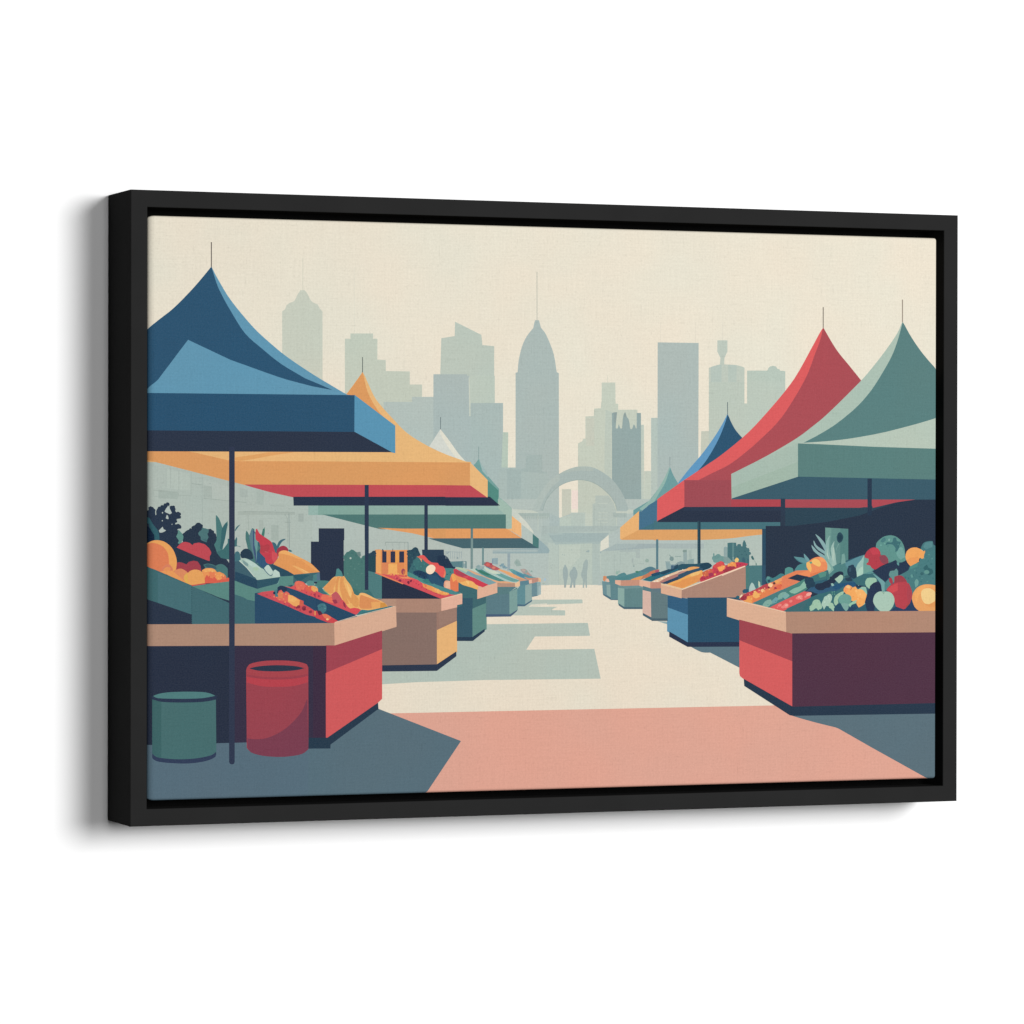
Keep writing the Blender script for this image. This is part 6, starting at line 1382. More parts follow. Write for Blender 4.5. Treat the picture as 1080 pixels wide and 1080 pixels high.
55,91,118 2946,-932 20,5 34,2 29,-9 34,-13 35,-9 33,-3 33,2 33,4 31,7 30,9 37,10 49,11 55,13 53,10 50,6 48,3 34,9 -14,31 -29,28 -48,-7 -66,-10 -71,-10 -62,-7 -67,-5 -60,-1 -49,-2 -36,0 -27,-1 -27,-7 -33,-19 -32,-25 -18,-15
44,84,116 3313,-910 119,35 141,8 -11,42 -48,-3 -63,-4 -60,-6 -53,-9 -50,-12 -39,-11
62,109,114 2706,-1119 0,-32 295,-3 256,-2 159,106 -2,183 -24,-17 -27,-21 -31,-16 -36,-8 -40,-5 -41,-4 -43,-6 -44,-6 -31,-5
66,105,111 3299,-1157 -41,219 -161,-17 -391,-160 0,-36
135,168,168 3058,-290 19,-29 24,-35 22,-33 19,-29 17,-27 13,-23 13,-31 10,-12 5,33 -1,38 -8,20 -13,25 -18,23 -21,22 -20,19 -20,17 -20,13 -15,10
135,168,168 3035,-362 2,-20 8,-31 21,-27 29,-27 27,-17 29,-16 23,-12 25,-10 -7,21 -14,21 -28,18 -31,18 -26,16 -22,18 -18,29 -10,20
135,168,168 3011,-411 6,-28 19,-36 23,-21 29,-21 27,-20 25,-21 25,-20 20,-14 25,11 -17,28 -25,29 -34,19 -35,17 -26,22 -22,22 -22,20 -15,15
142,175,168 3234,-306 -20,-27 -18,-34 -4,-28 0,-31 0,-21 -20,-71 40,-54 40,-82 46,10 -12,27 -15,34 -14,31 -14,36 -10,34 -4,36 -1,34 2,28 3,25 2,27 3,22
155,184,174 3293,-368 -15,-19 -17,-28 -11,-32 0,-31 6,-33 4,-34 1,-38 0,-39 0,-33 61,29 -4,23 -4,29 -3,29 1,30 3,30 6,28 17,35 14,27 -11,-8 -12,-26 -10,-40 -12,-49 -4,-35 -1,22 -5,31 -7,35 -3,35 4,35 5,25
170,194,181 3265,-545 19,-49 11,37 7,39 -3,28 -4,25 -5,26 -7,18
128,166,156 3173,-513 1,-28 4,-32 4,-33 6,-31 8,-32 6,-26 4,-29 7,-19 23,11 21,18 17,15 14,12 -8,21 -13,26 -24,25 -25,28 -15,25 -14,27 -10,19
156,186,169 3193,-584 1,-29 3,-35 5,-29 9,-26 14,-13 19,18 14,21 -8,16 -12,21 -21,29 -19,25
182,202,187 3200,-509 25,-62 9,0 -12,31 -12,40 1,40 4,30
120,159,151 3378,-629 56,20 -2,26 -3,29 -4,27 -7,21 -30,-10
109,151,143 3339,-402 -25,-54 6,-2 25,54
126,164,155 3236,-309 -25,-85 6,-2 25,85
95,142,146 2798,-545 22,-15 32,-20 25,-16 24,-11 26,-8 25,-2 23,9 21,12 -15,10 -18,10 -23,12 -27,11 -29,6 -30,3 -33,4 -22,2
112,155,158 2917,-503 1,-21 5,-20 11,-20 15,-17 23,-8 23,-1 -12,22 -15,17 -19,19 -15,15 -12,11
81,134,135 2834,-704 141,8 -1,76 -22,7 -30,3 -26,-5 -29,-9 -25,-13 -25,-28 -17,-29
87,143,137 2706,-748 84,37 -3,19 -8,20 -18,13 -24,6 -28,-8 -24,-11
221,129,89 2709,-791 33,15 46,20 47,13 51,-3 54,-10 42,-6 23,15 -15,30 -17,28 -149,-4 -179,-68
221,127,93 2648,-906 231,91 -145,36 126,34 -25,8 -127,-34 -61,-5
44,58,75 2879,-814 88,52 -133,28 -116,-45
229,139,93 2967,-621 -11,-10 -8,-18 14,-25 13,-17 -140,-43 166,-33 128,44 75,36 4,20 1,26 -7,28 -13,26 -19,22 -22,15 -24,8 -27,1 -30,-4 -29,-9 -28,-14 -22,-17 -14,-20 -7,-17
238,178,102 2955,-600 -6,-14 -1,-17 8,-23 12,-23 16,-20 17,-18 8,19 5,21 -4,22 -6,22 -4,21 -7,17 -21,-2 -15,-6
239,187,109 3009,-597 8,-10 18,-13 22,-14 27,-11 24,-8 14,12 9,18 -11,24 -20,23 -25,11 -27,3 -24,-13 -14,-17
97,153,130 3000,-622 24,13 -14,17 -25,-8
237,156,101 3135,-600 56,6 -19,21 -24,19 -28,5 -28,-1
220,123,81 2997,-763 132,44 67,34 -199,-45
65,110,113 3038,-820 201,35 -10,39 -11,56 -92,-27 -131,-49
86,139,127 3115,-777 74,19 11,49 -26,2 -28,-1 -28,-9 -25,-10
76,127,119 2706,-1011 239,96 11,18 9,28 -4,30 -9,35 -8,28 -72,-36 -167,-88
136,180,160 2738,-928 28,-15 40,-7 27,8 27,14 26,13 38,20 32,16 -13,37 -20,31 -24,-23 -27,-31 -24,-10 -27,-7 -26,-9 -35,-19 -22,-14
123,168,163 2690,-1011 53,38 -13,18 -21,13 -33,-17 -31,-21
44,68,85 3039,-798 -13,15 -18,11 -22,3 -22,-3 -19,-10 -12,-15 -4,-19 4,-18 13,-15 18,-10 22,-4 22,3 18,10 13,15 4,19
44,68,85 2985,-793 -6,13 -10,8 -12,3 -13,-3 -10,-8 -6,-12 -2,-15 2,-14 6,-13 10,-8 13,-3 12,3 10,8 6,12 2,15
44,68,85 3059,-840 -9,10 -14,6 -16,2 -16,-2 -14,-6 -9,-10 -4,-11 4,-12 9,-9 14,-7 16,-2 16,2 14,6 9,10 4,11
44,68,85 3007,-847 -7,11 -11,8 -13,3 -13,-3 -10,-7 -7,-12 -3,-13 3,-13 7,-11 11,-8 12,-3 13,3 11,7 7,12 2,13
43,54,72 3215,-850 -7,6 -9,5 -11,4 -13,2 -14,1 -15,0 -16,-2 -15,-3 -14,-4 -13,-5 -12,-6 -9,-7 -6,-7 -4,-8 0,-8 3,-7 6,-7 9,-5 12,-4 13,-2 14,-1 15,0 15,2 16,3 14,4 13,5 11,6 10,7 6,8 4,7 0,8
43,54,72 3138,-857 -10,11 -14,7 -16,3 -16,-3 -14,-7 -9,-10 -3,-13 3,-13 9,-11 14,-7 16,-3 16,3 14,7 10,10 3,13
43,54,72 3253,-811 -19,5 -25,-1 -26,-6 -24,-10 -19,-13 -11,-15 -1,-15 11,-11 19,-5 24,1 27,6 24,10 19,14 11,14 1,15
43,54,72 3398,-713 -9,5 -11,2 -12,1 -14,-1 -14,-3 -15,-5 -14,-6 -13,-8 -11,-8 -11,-10 -7,-10 -6,-10 -3,-9 1,-10 3,-8 6,-7 9,-5 11,-2 12,-1 14,1 14,3 14,5 14,6 13,8 12,8 10,10 8,10 6,10 2,9 0,10 -3,8
43,54,72 3303,-788 -17,6 -21,0 -23,-5 -21,-9 -16,-12 -9,-15 0,-14 10,-11 17,-5 21,-1 23,5 21,9 17,13 9,14 -1,14
43,54,72 3246,-852 -7,9 -11,5 -13,3 -12,-2 -11,-6 -7,-8 -2,-10 2,-11 7,-8 11,-6 13,-2 12,2 11,6 7,8 3,10
43,54,72 3155,-888 -9,6 -13,3 -15,2 -15,-1 -13,-4 -9,-6 -4,-8 4,-8 9,-6 13,-4 15,-1 15,1 13,4 9,5 4,9
45,65,82 3563,-692 -3,13 -5,12 -6,10 -9,9 -9,6 -11,5 -11,1 -11,-1 -10,-4 -9,-7 -9,-8 -6,-11 -5,-11 -3,-13 -1,-13 1,-14 3,-12 5,-12 7,-10 8,-9 9,-7 11,-4 11,-1 11,1 10,4 10,6 8,9 6,10 5,12 3,13 1,13
45,65,82 3575,-735 -8,13 -13,9 -15,3 -15,-3 -13,-9 -8,-12 -3,-15 3,-14 9,-13 12,-9 15,-3 15,3 13,9 8,12 3,15
45,65,82 3506,-771 -8,10 -13,8 -15,2 -15,-2 -12,-7 -9,-11 -3,-13 3,-12 9,-11 13,-8 14,-2 15,2 13,7 8,11 3,13
43,54,72 3091,-862 -8,5 -9,0 -7,-5 -3,-7 3,-8 7,-5 9,0 8,5 2,7
43,54,72 3131,-886 -6,5 -8,3 -9,2 -9,-1 -8,-4 -6,-5 -1,-6 2,-5 5,-5 8,-4 9,-1 9,1 8,3 6,5 1,6
43,54,72 3165,-886 -11,6 -14,0 -11,-6 -4,-10 4,-11 11,-6 14,0 11,6 4,10
43,54,72 3212,-859 -10,8 -12,0 -10,-8 -4,-11 4,-12 10,-7 12,0 10,7 4,12
43,54,72 3251,-845 -4,8 -5,4 -7,2 -6,-2 -6,-4 -4,-7 -1,-9 1,-8 4,-7 6,-5 6,-2 7,2 5,4 4,7 1,9
43,54,72 3306,-784 -8,5 -9,0 -7,-5 -3,-8 3,-7 7,-5 9,0 8,5 2,7
43,54,72 3355,-729 -5,5 -8,4 -9,1 -10,-1 -8,-3 -5,-5 -2,-6 2,-6 6,-5 7,-4 10,-1 9,1 8,3 6,5 1,6
43,54,72 3400,-729 -11,7 -14,0 -11,-7 -4,-10 4,-10 11,-7 14,0 11,6 4,11
43,54,72 3408,-754 -10,7 -12,0 -10,-7 -4,-12 4,-11 10,-8 12,0 10,7 3,12
43,54,72 3270,-774 -3,7 -6,5 -7,2 -6,-2 -6,-5 -3,-7 -2,-8 2,-9 3,-7 6,-5 7,-2 6,2 6,5 3,7 2,8
43,54,72 3306,-810 -8,4 -9,1 -7,-5 -3,-8 3,-8 7,-5 9,0 8,5 3,8
45,65,82 3490,-645 -6,4 -8,0 -6,-4 -3,-6 3,-7 6,-4 8,0 6,4 2,6
45,65,82 3536,-635 -10,5 -13,0 -11,-5 -4,-8 4,-7 11,-5 13,0 10,4 4,8
45,65,82 3564,-670 -9,6 -12,0 -9,-5 -4,-9 4,-9 9,-6 12,0 9,6 4,9
45,65,82 3577,-704 -8,6 -10,0 -9,-6 -3,-10 3,-10 9,-6 10,0 8,6 3,10
45,65,82 3561,-765 -7,7 -9,0 -8,-6 -3,-12 3,-11 8,-6 9,-1 7,7 3,11
45,65,82 3481,-769 -7,5 -7,0 -7,-4 -2,-7 2,-7 7,-4 7,0 7,4 2,7
45,65,82 3468,-785 -11,5 -13,0 -10,-5 -4,-8 4,-7 10,-5 13,0 11,5 4,7
45,65,82 3515,-793 -9,5 -12,1 -9,-6 -4,-9 4,-9 9,-5 12,0 9,5 4,9
44,68,85 2951,-784 -6,4 -6,0 -6,-3 -2,-6 2,-6 6,-4 6,0 6,4 2,6
44,68,85 2996,-770 -9,5 -12,0 -9,-4 -3,-7 3,-7 9,-4 12,0 9,4 3,7
44,68,85 3033,-782 -8,5 -10,0 -8,-5 -3,-8 3,-7 8,-5 10,0 8,4 3,8
44,68,85 3056,-825 -7,5 -9,0 -7,-5 -3,-9 3,-9 7,-5 9,0 7,5 3,9
44,68,85 3060,-851 -7,6 -8,0 -6,-6 -2,-9 2,-10 6,-6 8,0 7,6 2,9
44,68,85 2961,-828 -6,4 -7,0 -5,-3 -2,-6 2,-6 5,-4 7,0 6,4 2,6
44,68,85 2981,-871 -9,5 -11,0 -9,-5 -4,-6 4,-7 9,-4 11,0 9,4 4,6
56,82,98 3503,-677 -3,9 -5,6 -5,2 -5,-2 -5,-6 -3,-9 -1,-10 1,-10 3,-9 5,-5 5,-2 5,2 5,5 3,9 1,10
60,93,101 3451,-784 39,18 -17,10 -22,8 -22,-8 -18,-10
164,195,173 3331,-821 22,-19 21,17 21,20 10,22 0,21 -13,13 -21,4 -21,-13 -19,-16 -17,-10 -16,-9
145,182,172 3265,-871 29,9 -8,13 -12,13 -24,-4
153,188,177 3563,-670 7,-44 6,-57 29,11 34,15 27,20 6,31 -3,35 -3,24 4,89 -8,23 -13,-23 -15,-25 -24,-26 -25,-27 -13,-26 -9,-18
136,173,166 3659,-736 110,36 0,57 -39,36 -2,15 -9,21 -29,21 -31,17
113,162,165 3659,-735 29,0 63,55 -19,20 -24,19 -25,7 -24,3
169,202,185 3576,-770 85,45 -1,77 -22,-7 -23,-12 -22,-29 -18,-26
44,74,90 3619,-806 70,53 73,19 -15,14 -29,-6 -37,-9 -35,-12 -31,-18 -29,-20 -22,-19
78,123,127 3565,-831 123,-29 102,37 -6,26 -9,34 -17,24 -27,5 -33,-5 -32,-8 -33,-11 -33,-14 -24,-10
43,60,81 3566,-884 133,-29 22,40 -13,10 -20,10 -33,4 -36,5 -33,14 -30,14
145,166,167 3589,-869 14,5 -9,17
60,105,111 2900,-1153 851,-8 -1,112 -357,74 -138,55 -256,-69 -99,-151
158,191,163 3291,-1020 -3,-20 3,-17 8,-18 14,-12 20,6 14,14 -4,24 -6,21 6,13 12,12 20,12 20,14 15,21 6,19 -20,1 -25,-9 -31,-16 -29,-20 -14,-23
158,191,165 3048,-1087 -11,8 -13,0 -11,-7 -5,-12 5,-11 11,-8 13,0 11,7 4,12
158,191,165 3111,-1040 -9,9 -13,5 -15,2 -15,-1 -13,-6 -9,-8 -3,-11 3,-10 9,-9 13,-5 15,-2 15,1 13,6 9,8 4,11
158,191,165 3142,-1088 -8,10 -12,7 -14,2 -13,-2 -12,-6 -8,-10 -3,-11 3,-12 8,-10 12,-6 14,-2 13,2 12,6 8,9 3,12
158,191,165 3286,-1075 -7,11 -11,8 -13,2 -13,-2 -10,-7 -7,-11 -3,-13 3,-12 7,-11 11,-7 12,-3 13,3 11,7 7,10 2,13
158,191,165 3013,-1112 -7,5 -9,0 -8,-5 -2,-8 2,-7 8,-5 9,0 7,4 3,8
158,191,165 3309,-1123 -5,5 -8,4 -9,1 -10,-1 -8,-4 -5,-4 -2,-6 2,-6 5,-5 8,-4 10,-1 9,1 8,3 5,5 2,6
158,191,165 3068,-1066 -11,7 -14,0 -11,-7 -4,-10 4,-10 11,-7 14,0 11,6 4,11
158,191,165 3286,-1093 -10,7 -12,0 -10,-7 -4,-11 4,-12 10,-7 12,-1 10,8 4,11
166,194,177 3258,-978 -11,7 -14,0 -11,-7 -4,-12 5,-11 11,-8 13,0 11,7 4,12
166,194,177 3238,-1023 -9,8 -13,6 -15,2 -15,-2 -13,-5 -9,-9 -3,-10 3,-11 9,-8 13,-6 15,-2 15,2 13,5 9,9 4,10
166,194,177 3250,-1051 -8,9 -12,7 -14,2 -14,-2 -12,-6 -8,-10 -3,-11 3,-12 8,-10 12,-6 14,-2 14,2 12,6 8,10 3,11
166,194,177 3227,-999 -7,11 -11,7 -13,3 -12,-3 -11,-7 -7,-11 -3,-12 3,-13 7,-10 11,-8 12,-2 13,2 11,7 7,11 2,12
166,194,177 3180,-1086 -8,5 -10,0 -8,-5 -3,-9 3,-8 8,-6 10,0 8,5 3,9
166,194,177 3207,-1058 -6,6 -9,3 -10,2 -11,-1 -8,-4 -6,-5 -2,-7 2,-6 6,-6 8,-4 11,-1 10,1 9,4 6,5 2,7
166,194,177 3154,-1101 13,-30 15,23 17,24 25,16 24,19 15,27 5,28 -7,23 -14,15 -16,1 -17,-10 -25,-19 -25,-25 -18,-34 -12,-30
158,191,165 2999,-1146 33,10 37,25 30,-28 32,39 2,11 -2,17 -7,24 -13,22 -20,9 -22,1 -20,-6 -17,-12 -8,-18 -6,-18 -15,-14 -15,-12
158,191,165 3252,-1119 14,-16 18,-15 24,12 -2,19 -8,20 -14,20 -17,17 -24,3 -22,-3
46,79,100 3291,-1155 322,-3 0,38 -14,19 -18,26 -19,19 -26,8 -27,-7 -30,-24 -28,-19 -29,4 -28,13 -25,14 -27,5 -29,-27 -22,-28
45,69,94 3448,-1156 303,-3 0,58 -48,-6 -62,-7 -51,-4 -45,11 -35,8 -36,-17 -26,-20
144,186,166 3589,-921 21,-8 31,-12 24,-15 19,-26 0,-33 -21,-29 -33,-33 -21,-26 81,23 18,27 18,36 6,37 -2,36 -11,31 -20,24 -30,11 -32,-1 -30,-18 -18,-20
72,119,126 3597,-1151 23,2 30,7 37,15 33,21 10,30 1,28 -25,0 -18,-16 -21,-21 -21,-16 -32,-11 -29,-6
238,168,98 3412,-907 -4,-19 17,-16 23,-21 19,-23 21,-27 20,-21 29,-8 20,-2 11,-15 8,-19 11,-18 11,-16 25,9 28,15 22,24 18,30 11,31 -1,33 -25,31 -26,24 -35,3 -34,6 -11,15 -9,15 -23,-5 -17,-6 -19,17 -20,9 -22,5 -26,-14 -15,-19 -6,-13
241,178,108 3586,-991 84,-29 21,58 -15,18 -22,22 -25,16 -44,0 -41,-9
237,158,101 3441,-948 33,39 -3,25 -8,25 -29,-10 -15,-19 -11,-19
181,92,77 3492,-919 16,14 -4,4 -16,-14
181,92,77 3508,-905 5,19 -6,2 -5,-20
239,191,129 3451,-890 30,-9 14,27 -15,6 -19,4 -25,-10
149,194,166 3491,-1107 22,28 60,18 3,17 -4,16 -25,-7 -28,-12 -28,-14 -25,-14
108,156,146 3342,-1018 3,-12 10,-20 19,-14 17,-10 82,-5 12,12 14,16 7,18 3,19 -3,20 -13,18 -28,13 -34,6 -32,-6 -29,-12 -19,-19 -8,-19
123,164,156 3379,-1071 13,-24 17,-26 16,-19 17,-10 16,11 12,18 4,25 1,23 -25,8 -28,6 -24,-3 -19,-6
143,182,155 3319,-1000 -3,2 -4,0 -4,-2 -1,-3 1,-4 4,-2 4,0 3,2 1,3
143,182,155 3342,-973 -5,2 -7,0 -6,-2 -2,-4 2,-4 6,-3 7,0 5,3 2,4
143,182,155 3381,-951 -5,3 -7,0 -4,-3 -2,-4 2,-5 5,-3 6,0 5,3 2,4
143,182,155 3311,-1034 -4,4 -6,0 -4,-3 -2,-6 2,-5 4,-3 6,0 4,3 2,5
143,182,155 3037,-1066 -4,4 -5,0 -4,-4 -1,-6 1,-5 4,-4 5,0 4,4 1,5
143,182,155 3075,-1033 -4,2 -4,0 -3,-2 -1,-4 1,-3 3,-2 4,0 4,2 1,3
143,182,155 3108,-1042 -6,3 -7,0 -5,-3 -2,-4 2,-4 5,-2 7,0 6,2 2,4
187,211,194 3201,-999 -3,1 -4,0 -2,-1 -2,-3 2,-4 2,-2 4,0 3,2 1,3
187,211,194 3234,-982 -5,3 -6,0 -5,-2 -2,-4 2,-4 5,-2 6,0 5,2 1,4
187,211,194 3184,-1042 -4,2 -6,0 -4,-2 -2,-4 2,-5 4,-2 6,0 4,2 2,4
187,211,194 3242,-1007 -4,3 -5,0 -4,-3 -1,-5 1,-4 4,-3 5,0 4,3 1,4
243,190,125 3466,-878 -3,3 -4,0 -4,-3 -1,-3 1,-4 4,-2 4,0 3,2 1,4
243,190,125 3578,-922 -5,3 -7,0 -6,-3 -2,-4 2,-4 6,-3 7,0 5,3 2,4
243,190,125 3627,-957 -5,3 -7,0 -5,-3 -2,-5 2,-4 5,-3 7,0 5,2 1,5
243,190,125 3596,-1009 -4,3 -6,0 -4,-3 -2,-6 2,-5 4,-3 6,0 4,3 2,5
226,144,81 3535,-984 -3,2 -4,0 -3,-2 -2,-4 2,-3 3,-2 4,0 3,2 2,3
226,144,81 3578,-1046 -5,3 -7,0 -6,-3 -2,-4 2,-4 6,-2 7,-1 5,3 2,4
226,144,81 3617,-1072 -5,3 -6,0 -5,-3 -2,-5 2,-4 5,-3 6,0 5,2 2,5
226,144,81 3439,-920 -5,3 -5,1 -5,-4 -1,-5 1,-5 5,-4 5,0 5,4 1,5
93,144,128 3277,-932 -5,3 -5,0 -5,-3 -1,-5 1,-5 5,-3 5,0 5,3 1,5
93,144,128 3301,-928 -4,3 -6,0 -4,-3 -2,-5 2,-4 4,-3 6,0 4,2 2,5
93,144,128 3277,-954 -5,2 -5,1 -5,-3 -1,-5 2,-5 4,-3 5,0 5,3 1,5
93,144,128 3306,-955 -4,3 -6,0 -4,-3 -2,-4 2,-5 4,-3 6,0 4,3 2,5
53,91,106 3723,-1050 -198,-102 501,-7 240,227 -41,182 -281,2 -169,36 -102,-90
63,107,113 3577,-858 151,-19 99,53 53,37 -28,25 -37,30 -38,20 -39,-1 -38,-13 -34,-12 -29,-8 -26,-9 -24,-9 -35,-19 -28,-18
111,158,159 3773,-735 20,-19 27,-27 22,-25 18,-26 12,-26 8,-28 7,-30 5,-25 36,0 10,74 -6,21 -15,26 -20,15 -25,15 -25,15 -25,17 -26,16 -20,9
81,129,131 3923,-934 24,21 50,53 31,55 -15,13 -19,8 -22,-11 -20,-17 -18,-19 -13,-17
93,142,142 3654,-640 0,-95 73,-1 52,9 11,40 -82,46
109,155,146 3654,-626 0,-110 115,36 0,30 -49,62 3,26 -4,29 -27,9 -28,1
95,143,136 3810,-431 13,-25 19,-31 18,-17 21,-18 20,-19 22,-24 22,-27 16,-21 122,-27 82,27 26,37 -5,20 -6,26 -1,29 -4,33 -8,32 -12,31 -18,29 -23,25 -29,21 -31,16 -30,8 -31,3 -36,-3 -35,-8 -27,-11 -23,-16 -28,-21 -23,-24 -8,-26 -2,-18
65,108,113 3937,-414 17,6 20,4 23,1 24,-6 22,-19 16,-23 -3,-24 -3,-20 22,15 16,8 15,11 0,18 0,19 9,23 12,24 -29,3 -23,6 -6,17 -4,19 -18,3 -18,-8 -5,-21 -5,-19 -11,-6 -15,-2 -21,4 -21,1 -11,-15 -6,-16
76,121,123 3894,-387 43,24 -3,19 -9,18 -17,-4 -17,-11 -12,-15 -10,-15
129,167,160 3987,-346 -5,5 -8,0 -6,-5 -2,-8 2,-9 6,-5 8,0 6,5 2,9
113,159,152 4122,-579 54,29 -3,30 -8,35 -17,37 -26,20 -24,-25 -22,-39 -18,-30
113,164,154 3929,-393 -3,3 -5,0 -4,-3 -1,-4 1,-4 4,-2 5,0 3,2 2,4
113,164,154 3884,-410 -6,3 -8,0 -6,-3 -2,-4 2,-5 6,-3 8,0 6,3 2,5
113,164,154 4091,-499 -5,4 -7,0 -6,-3 -2,-6 2,-5 6,-3 7,0 5,3 3,5
113,164,154 4140,-445 -5,4 -6,0 -5,-4 -2,-6 2,-5 5,-4 6,0 5,3 2,6
80,131,128 3998,-358 -3,2 -4,0 -4,-2 -1,-3 1,-4 4,-2 4,0 3,2 1,4
80,131,128 3972,-419 -5,2 -7,0 -6,-2 -2,-4 2,-4 6,-3 7,0 5,2 2,5
80,131,128 4100,-401 -5,3 -6,0 -5,-3 -2,-5 2,-5 5,-3 6,0 5,3 2,5
80,131,128 4129,-419 -4,4 -6,0 -4,-4 -2,-5 2,-5 4,-3 6,0 4,3 2,5
74,125,119 3962,-613 126,0 -18,22 -22,24 -23,21 -30,23 -31,14 -32,-3 -28,-5 -27,8 -23,6
95,143,136 3861,-504 101,-91 124,-37 0,84 -9,21 -14,29 -18,24 -37,12 -44,6 -35,10 -37,10 -31,8
176,65,76 3674,-553 48,-14 -4,-35 -26,-19 7,-12 40,-9 25,-31 42,-15 70,40 91,36 3,13 -3,17 -17,24 -24,22 -34,8 -24,2 2,12 -2,21 -13,22 -18,20 -25,10 -27,4 -27,-6 -24,-12 -22,-17 -19,-19 -15,-25 -10,-21
136,71,83 3856,-546 1,-13 4,-16 8,-16 13,-16 19,-13 23,-6 24,8 19,11 2,15 -2,19 -13,22 -18,20 -21,7 -22,-1 -21,-9 -15,-11
191,69,81 3774,-524 85,10 -8,29 -14,29 -24,12 -29,2 -28,-10 -25,-14
44,58,79 3924,-827 27,20 26,27 8,35 2,26 74,16 30,-48 12,-1 21,5 28,13 35,17 27,15 17,14 4,14 4,22 -4,24 -11,25 -21,18 -30,-9 -32,-13 -31,-3 -26,3 -12,12 -7,16 -300,-126
47,59,77 3991,-774 96,56 -6,25 -16,24 -43,-2 -42,-7
95,147,145 4103,-646 0,36 -16,1 -14,-1 3,-14 7,-13
74,121,124 4200,-835 59,-97 -40,-229 709,-7 -2,704 -365,2 -25,0 -35,-1 -31,-4 -31,-15 -21,-22 -9,-25 -1,-18 -17,-6 -23,-12 -6,-22 -13,-22 -32,-14 -43,-15 -35,-15 -10,-23 -10,-22 -33,-18 -43,-20 -36,-16
72,117,122 4420,-482 141,9 365,-20 0,60 -364,11 -14,6 -14,10 -2,19 -9,18 -41,0 -42,-8 -25,-11 -17,-17 -15,-29 -11,-28
87,133,137 4440,-464 84,28 0,59 -42,-2 -43,-7 -21,-25 -11,-24
56,99,104 4407,-674 20,-27 22,-29 14,-19 18,-10 29,13 25,16 -2,19 -9,21 -26,9 -24,9 -10,20 -12,18 -24,-18 -19,-20
97,145,138 4482,-710 -7,7 -11,5 -13,2 -12,-2 -11,-4 -7,-8 -3,-9 3,-9 7,-7 11,-5 13,-2 12,2 11,4 8,8 2,9
60,102,107 4414,-730 -5,6 -8,4 -9,1 -10,-1 -7,-4 -6,-6 -1,-6 2,-7 5,-6 8,-4 9,-1 9,1 8,4 5,6 2,6
64,112,115 4289,-749 -4,3 -6,0 -4,-3 -2,-5 2,-4 4,-3 6,0 4,3 2,4
64,112,115 4334,-722 -8,4 -9,0 -7,-4 -3,-5 3,-6 7,-3 9,0 8,3 3,6
64,112,115 4373,-766 -7,4 -8,0 -7,-4 -3,-6 3,-6 7,-4 8,0 7,4 2,6
64,112,115 4232,-782 -6,5 -7,0 -6,-5 -3,-7 3,-7 6,-4 7,0 6,4 2,7
64,112,115 4191,-772 -5,5 -7,0 -5,-5 -2,-8 2,-7 5,-5 7,0 5,4 2,8
64,112,115 4479,-590 -5,3 -6,0 -4,-3 -2,-4 2,-5 4,-3 6,0 5,3 1,5
64,112,115 4523,-625 -7,4 -9,0 -8,-4 -3,-5 3,-6 8,-3 9,0 7,3 3,6
64,112,115 4393,-819 -7,4 -8,0 -7,-4 -3,-6 3,-7 7,-4 8,0 7,4 2,6
64,112,115 4541,-784 -6,5 -7,0 -6,-5 -2,-7 2,-7 6,-4 7,0 6,4 3,7
87,140,135 4328,-652 -4,2 -5,0 -3,-2 -2,-4 2,-4 3,-2 5,0 4,2 1,4
87,140,135 4431,-563 -6,3 -8,0 -6,-3 -2,-4 2,-5 6,-3 8,0 6,3 3,4
87,140,135 4490,-518 -5,3 -7,0 -6,-3 -2,-5 2,-5 6,-4 7,0 5,4 2,5
87,140,135 4529,-562 -5,4 -6,0 -5,-4 -2,-6 2,-6 5,-3 6,0 5,3 2,6
87,140,135 4309,-694 -5,4 -5,0 -4,-4 -2,-6 2,-7 4,-4 5,0 5,4 1,7
87,140,135 4398,-786 -4,2 -5,0 -3,-2 -2,-4 2,-4 3,-2 5,0 4,2 1,4
87,140,135 4472,-822 -6,3 -8,0 -6,-2 -3,-5 3,-5 6,-2 8,0 6,2 2,5
109,156,149 4310,-892 30,20 7,22 4,25 -12,20 -18,11 -14,-19 -9,-20
97,148,143 4257,-780 25,0 -6,21 -9,19 -20,-13
171,207,188 4381,-478 30,-9 -10,13 -16,8 -14,6
234,163,95 4191,-579 18,-34 20,-22 17,-16 57,23 41,23 15,40 12,7 20,-13 24,10 2,24 3,22 10,13 2,26 -21,-9 -28,18 -26,14 -35,12 -37,0 -35,-7 -29,-15 -22,-22 -14,-34 -3,-30
229,154,92 4251,-646 104,46 -11,54 -39,-3 -44,-6 -36,-14 -28,-14
81,136,131 4250,-686 74,27 32,51 -38,-12 -38,-15 -25,-15 -18,-14
152,190,166 3680,-820 -1,-28 15,-28 44,-34 9,22 12,20 18,9 21,8 17,18 9,20 -4,17 -12,13 -19,4 -23,1 -31,0 -30,-5 -16,-19 -9,-17
44,56,78 3723,-1054 57,-1 0,73 38,42 66,9 -1,31 -4,34 -12,26 -20,17 -31,-2 -32,-11 -26,-19 -20,-18
44,58,82 3674,-1051 31,-105 85,-1 39,230 -16,19 -23,24 -24,14 -31,-25 -21,-31
97,142,139 4010,-789 16,-46 26,0 -5,54 45,18 -1,56 -9,16 -14,14 -13,-11 -13,-12 -25,-1 -26,-4 -11,-24 -5,-24
152,65,75 4040,-862 177,-1 -21,49 -18,22 -23,24 -25,11 -27,3 -32,-6 -26,-8
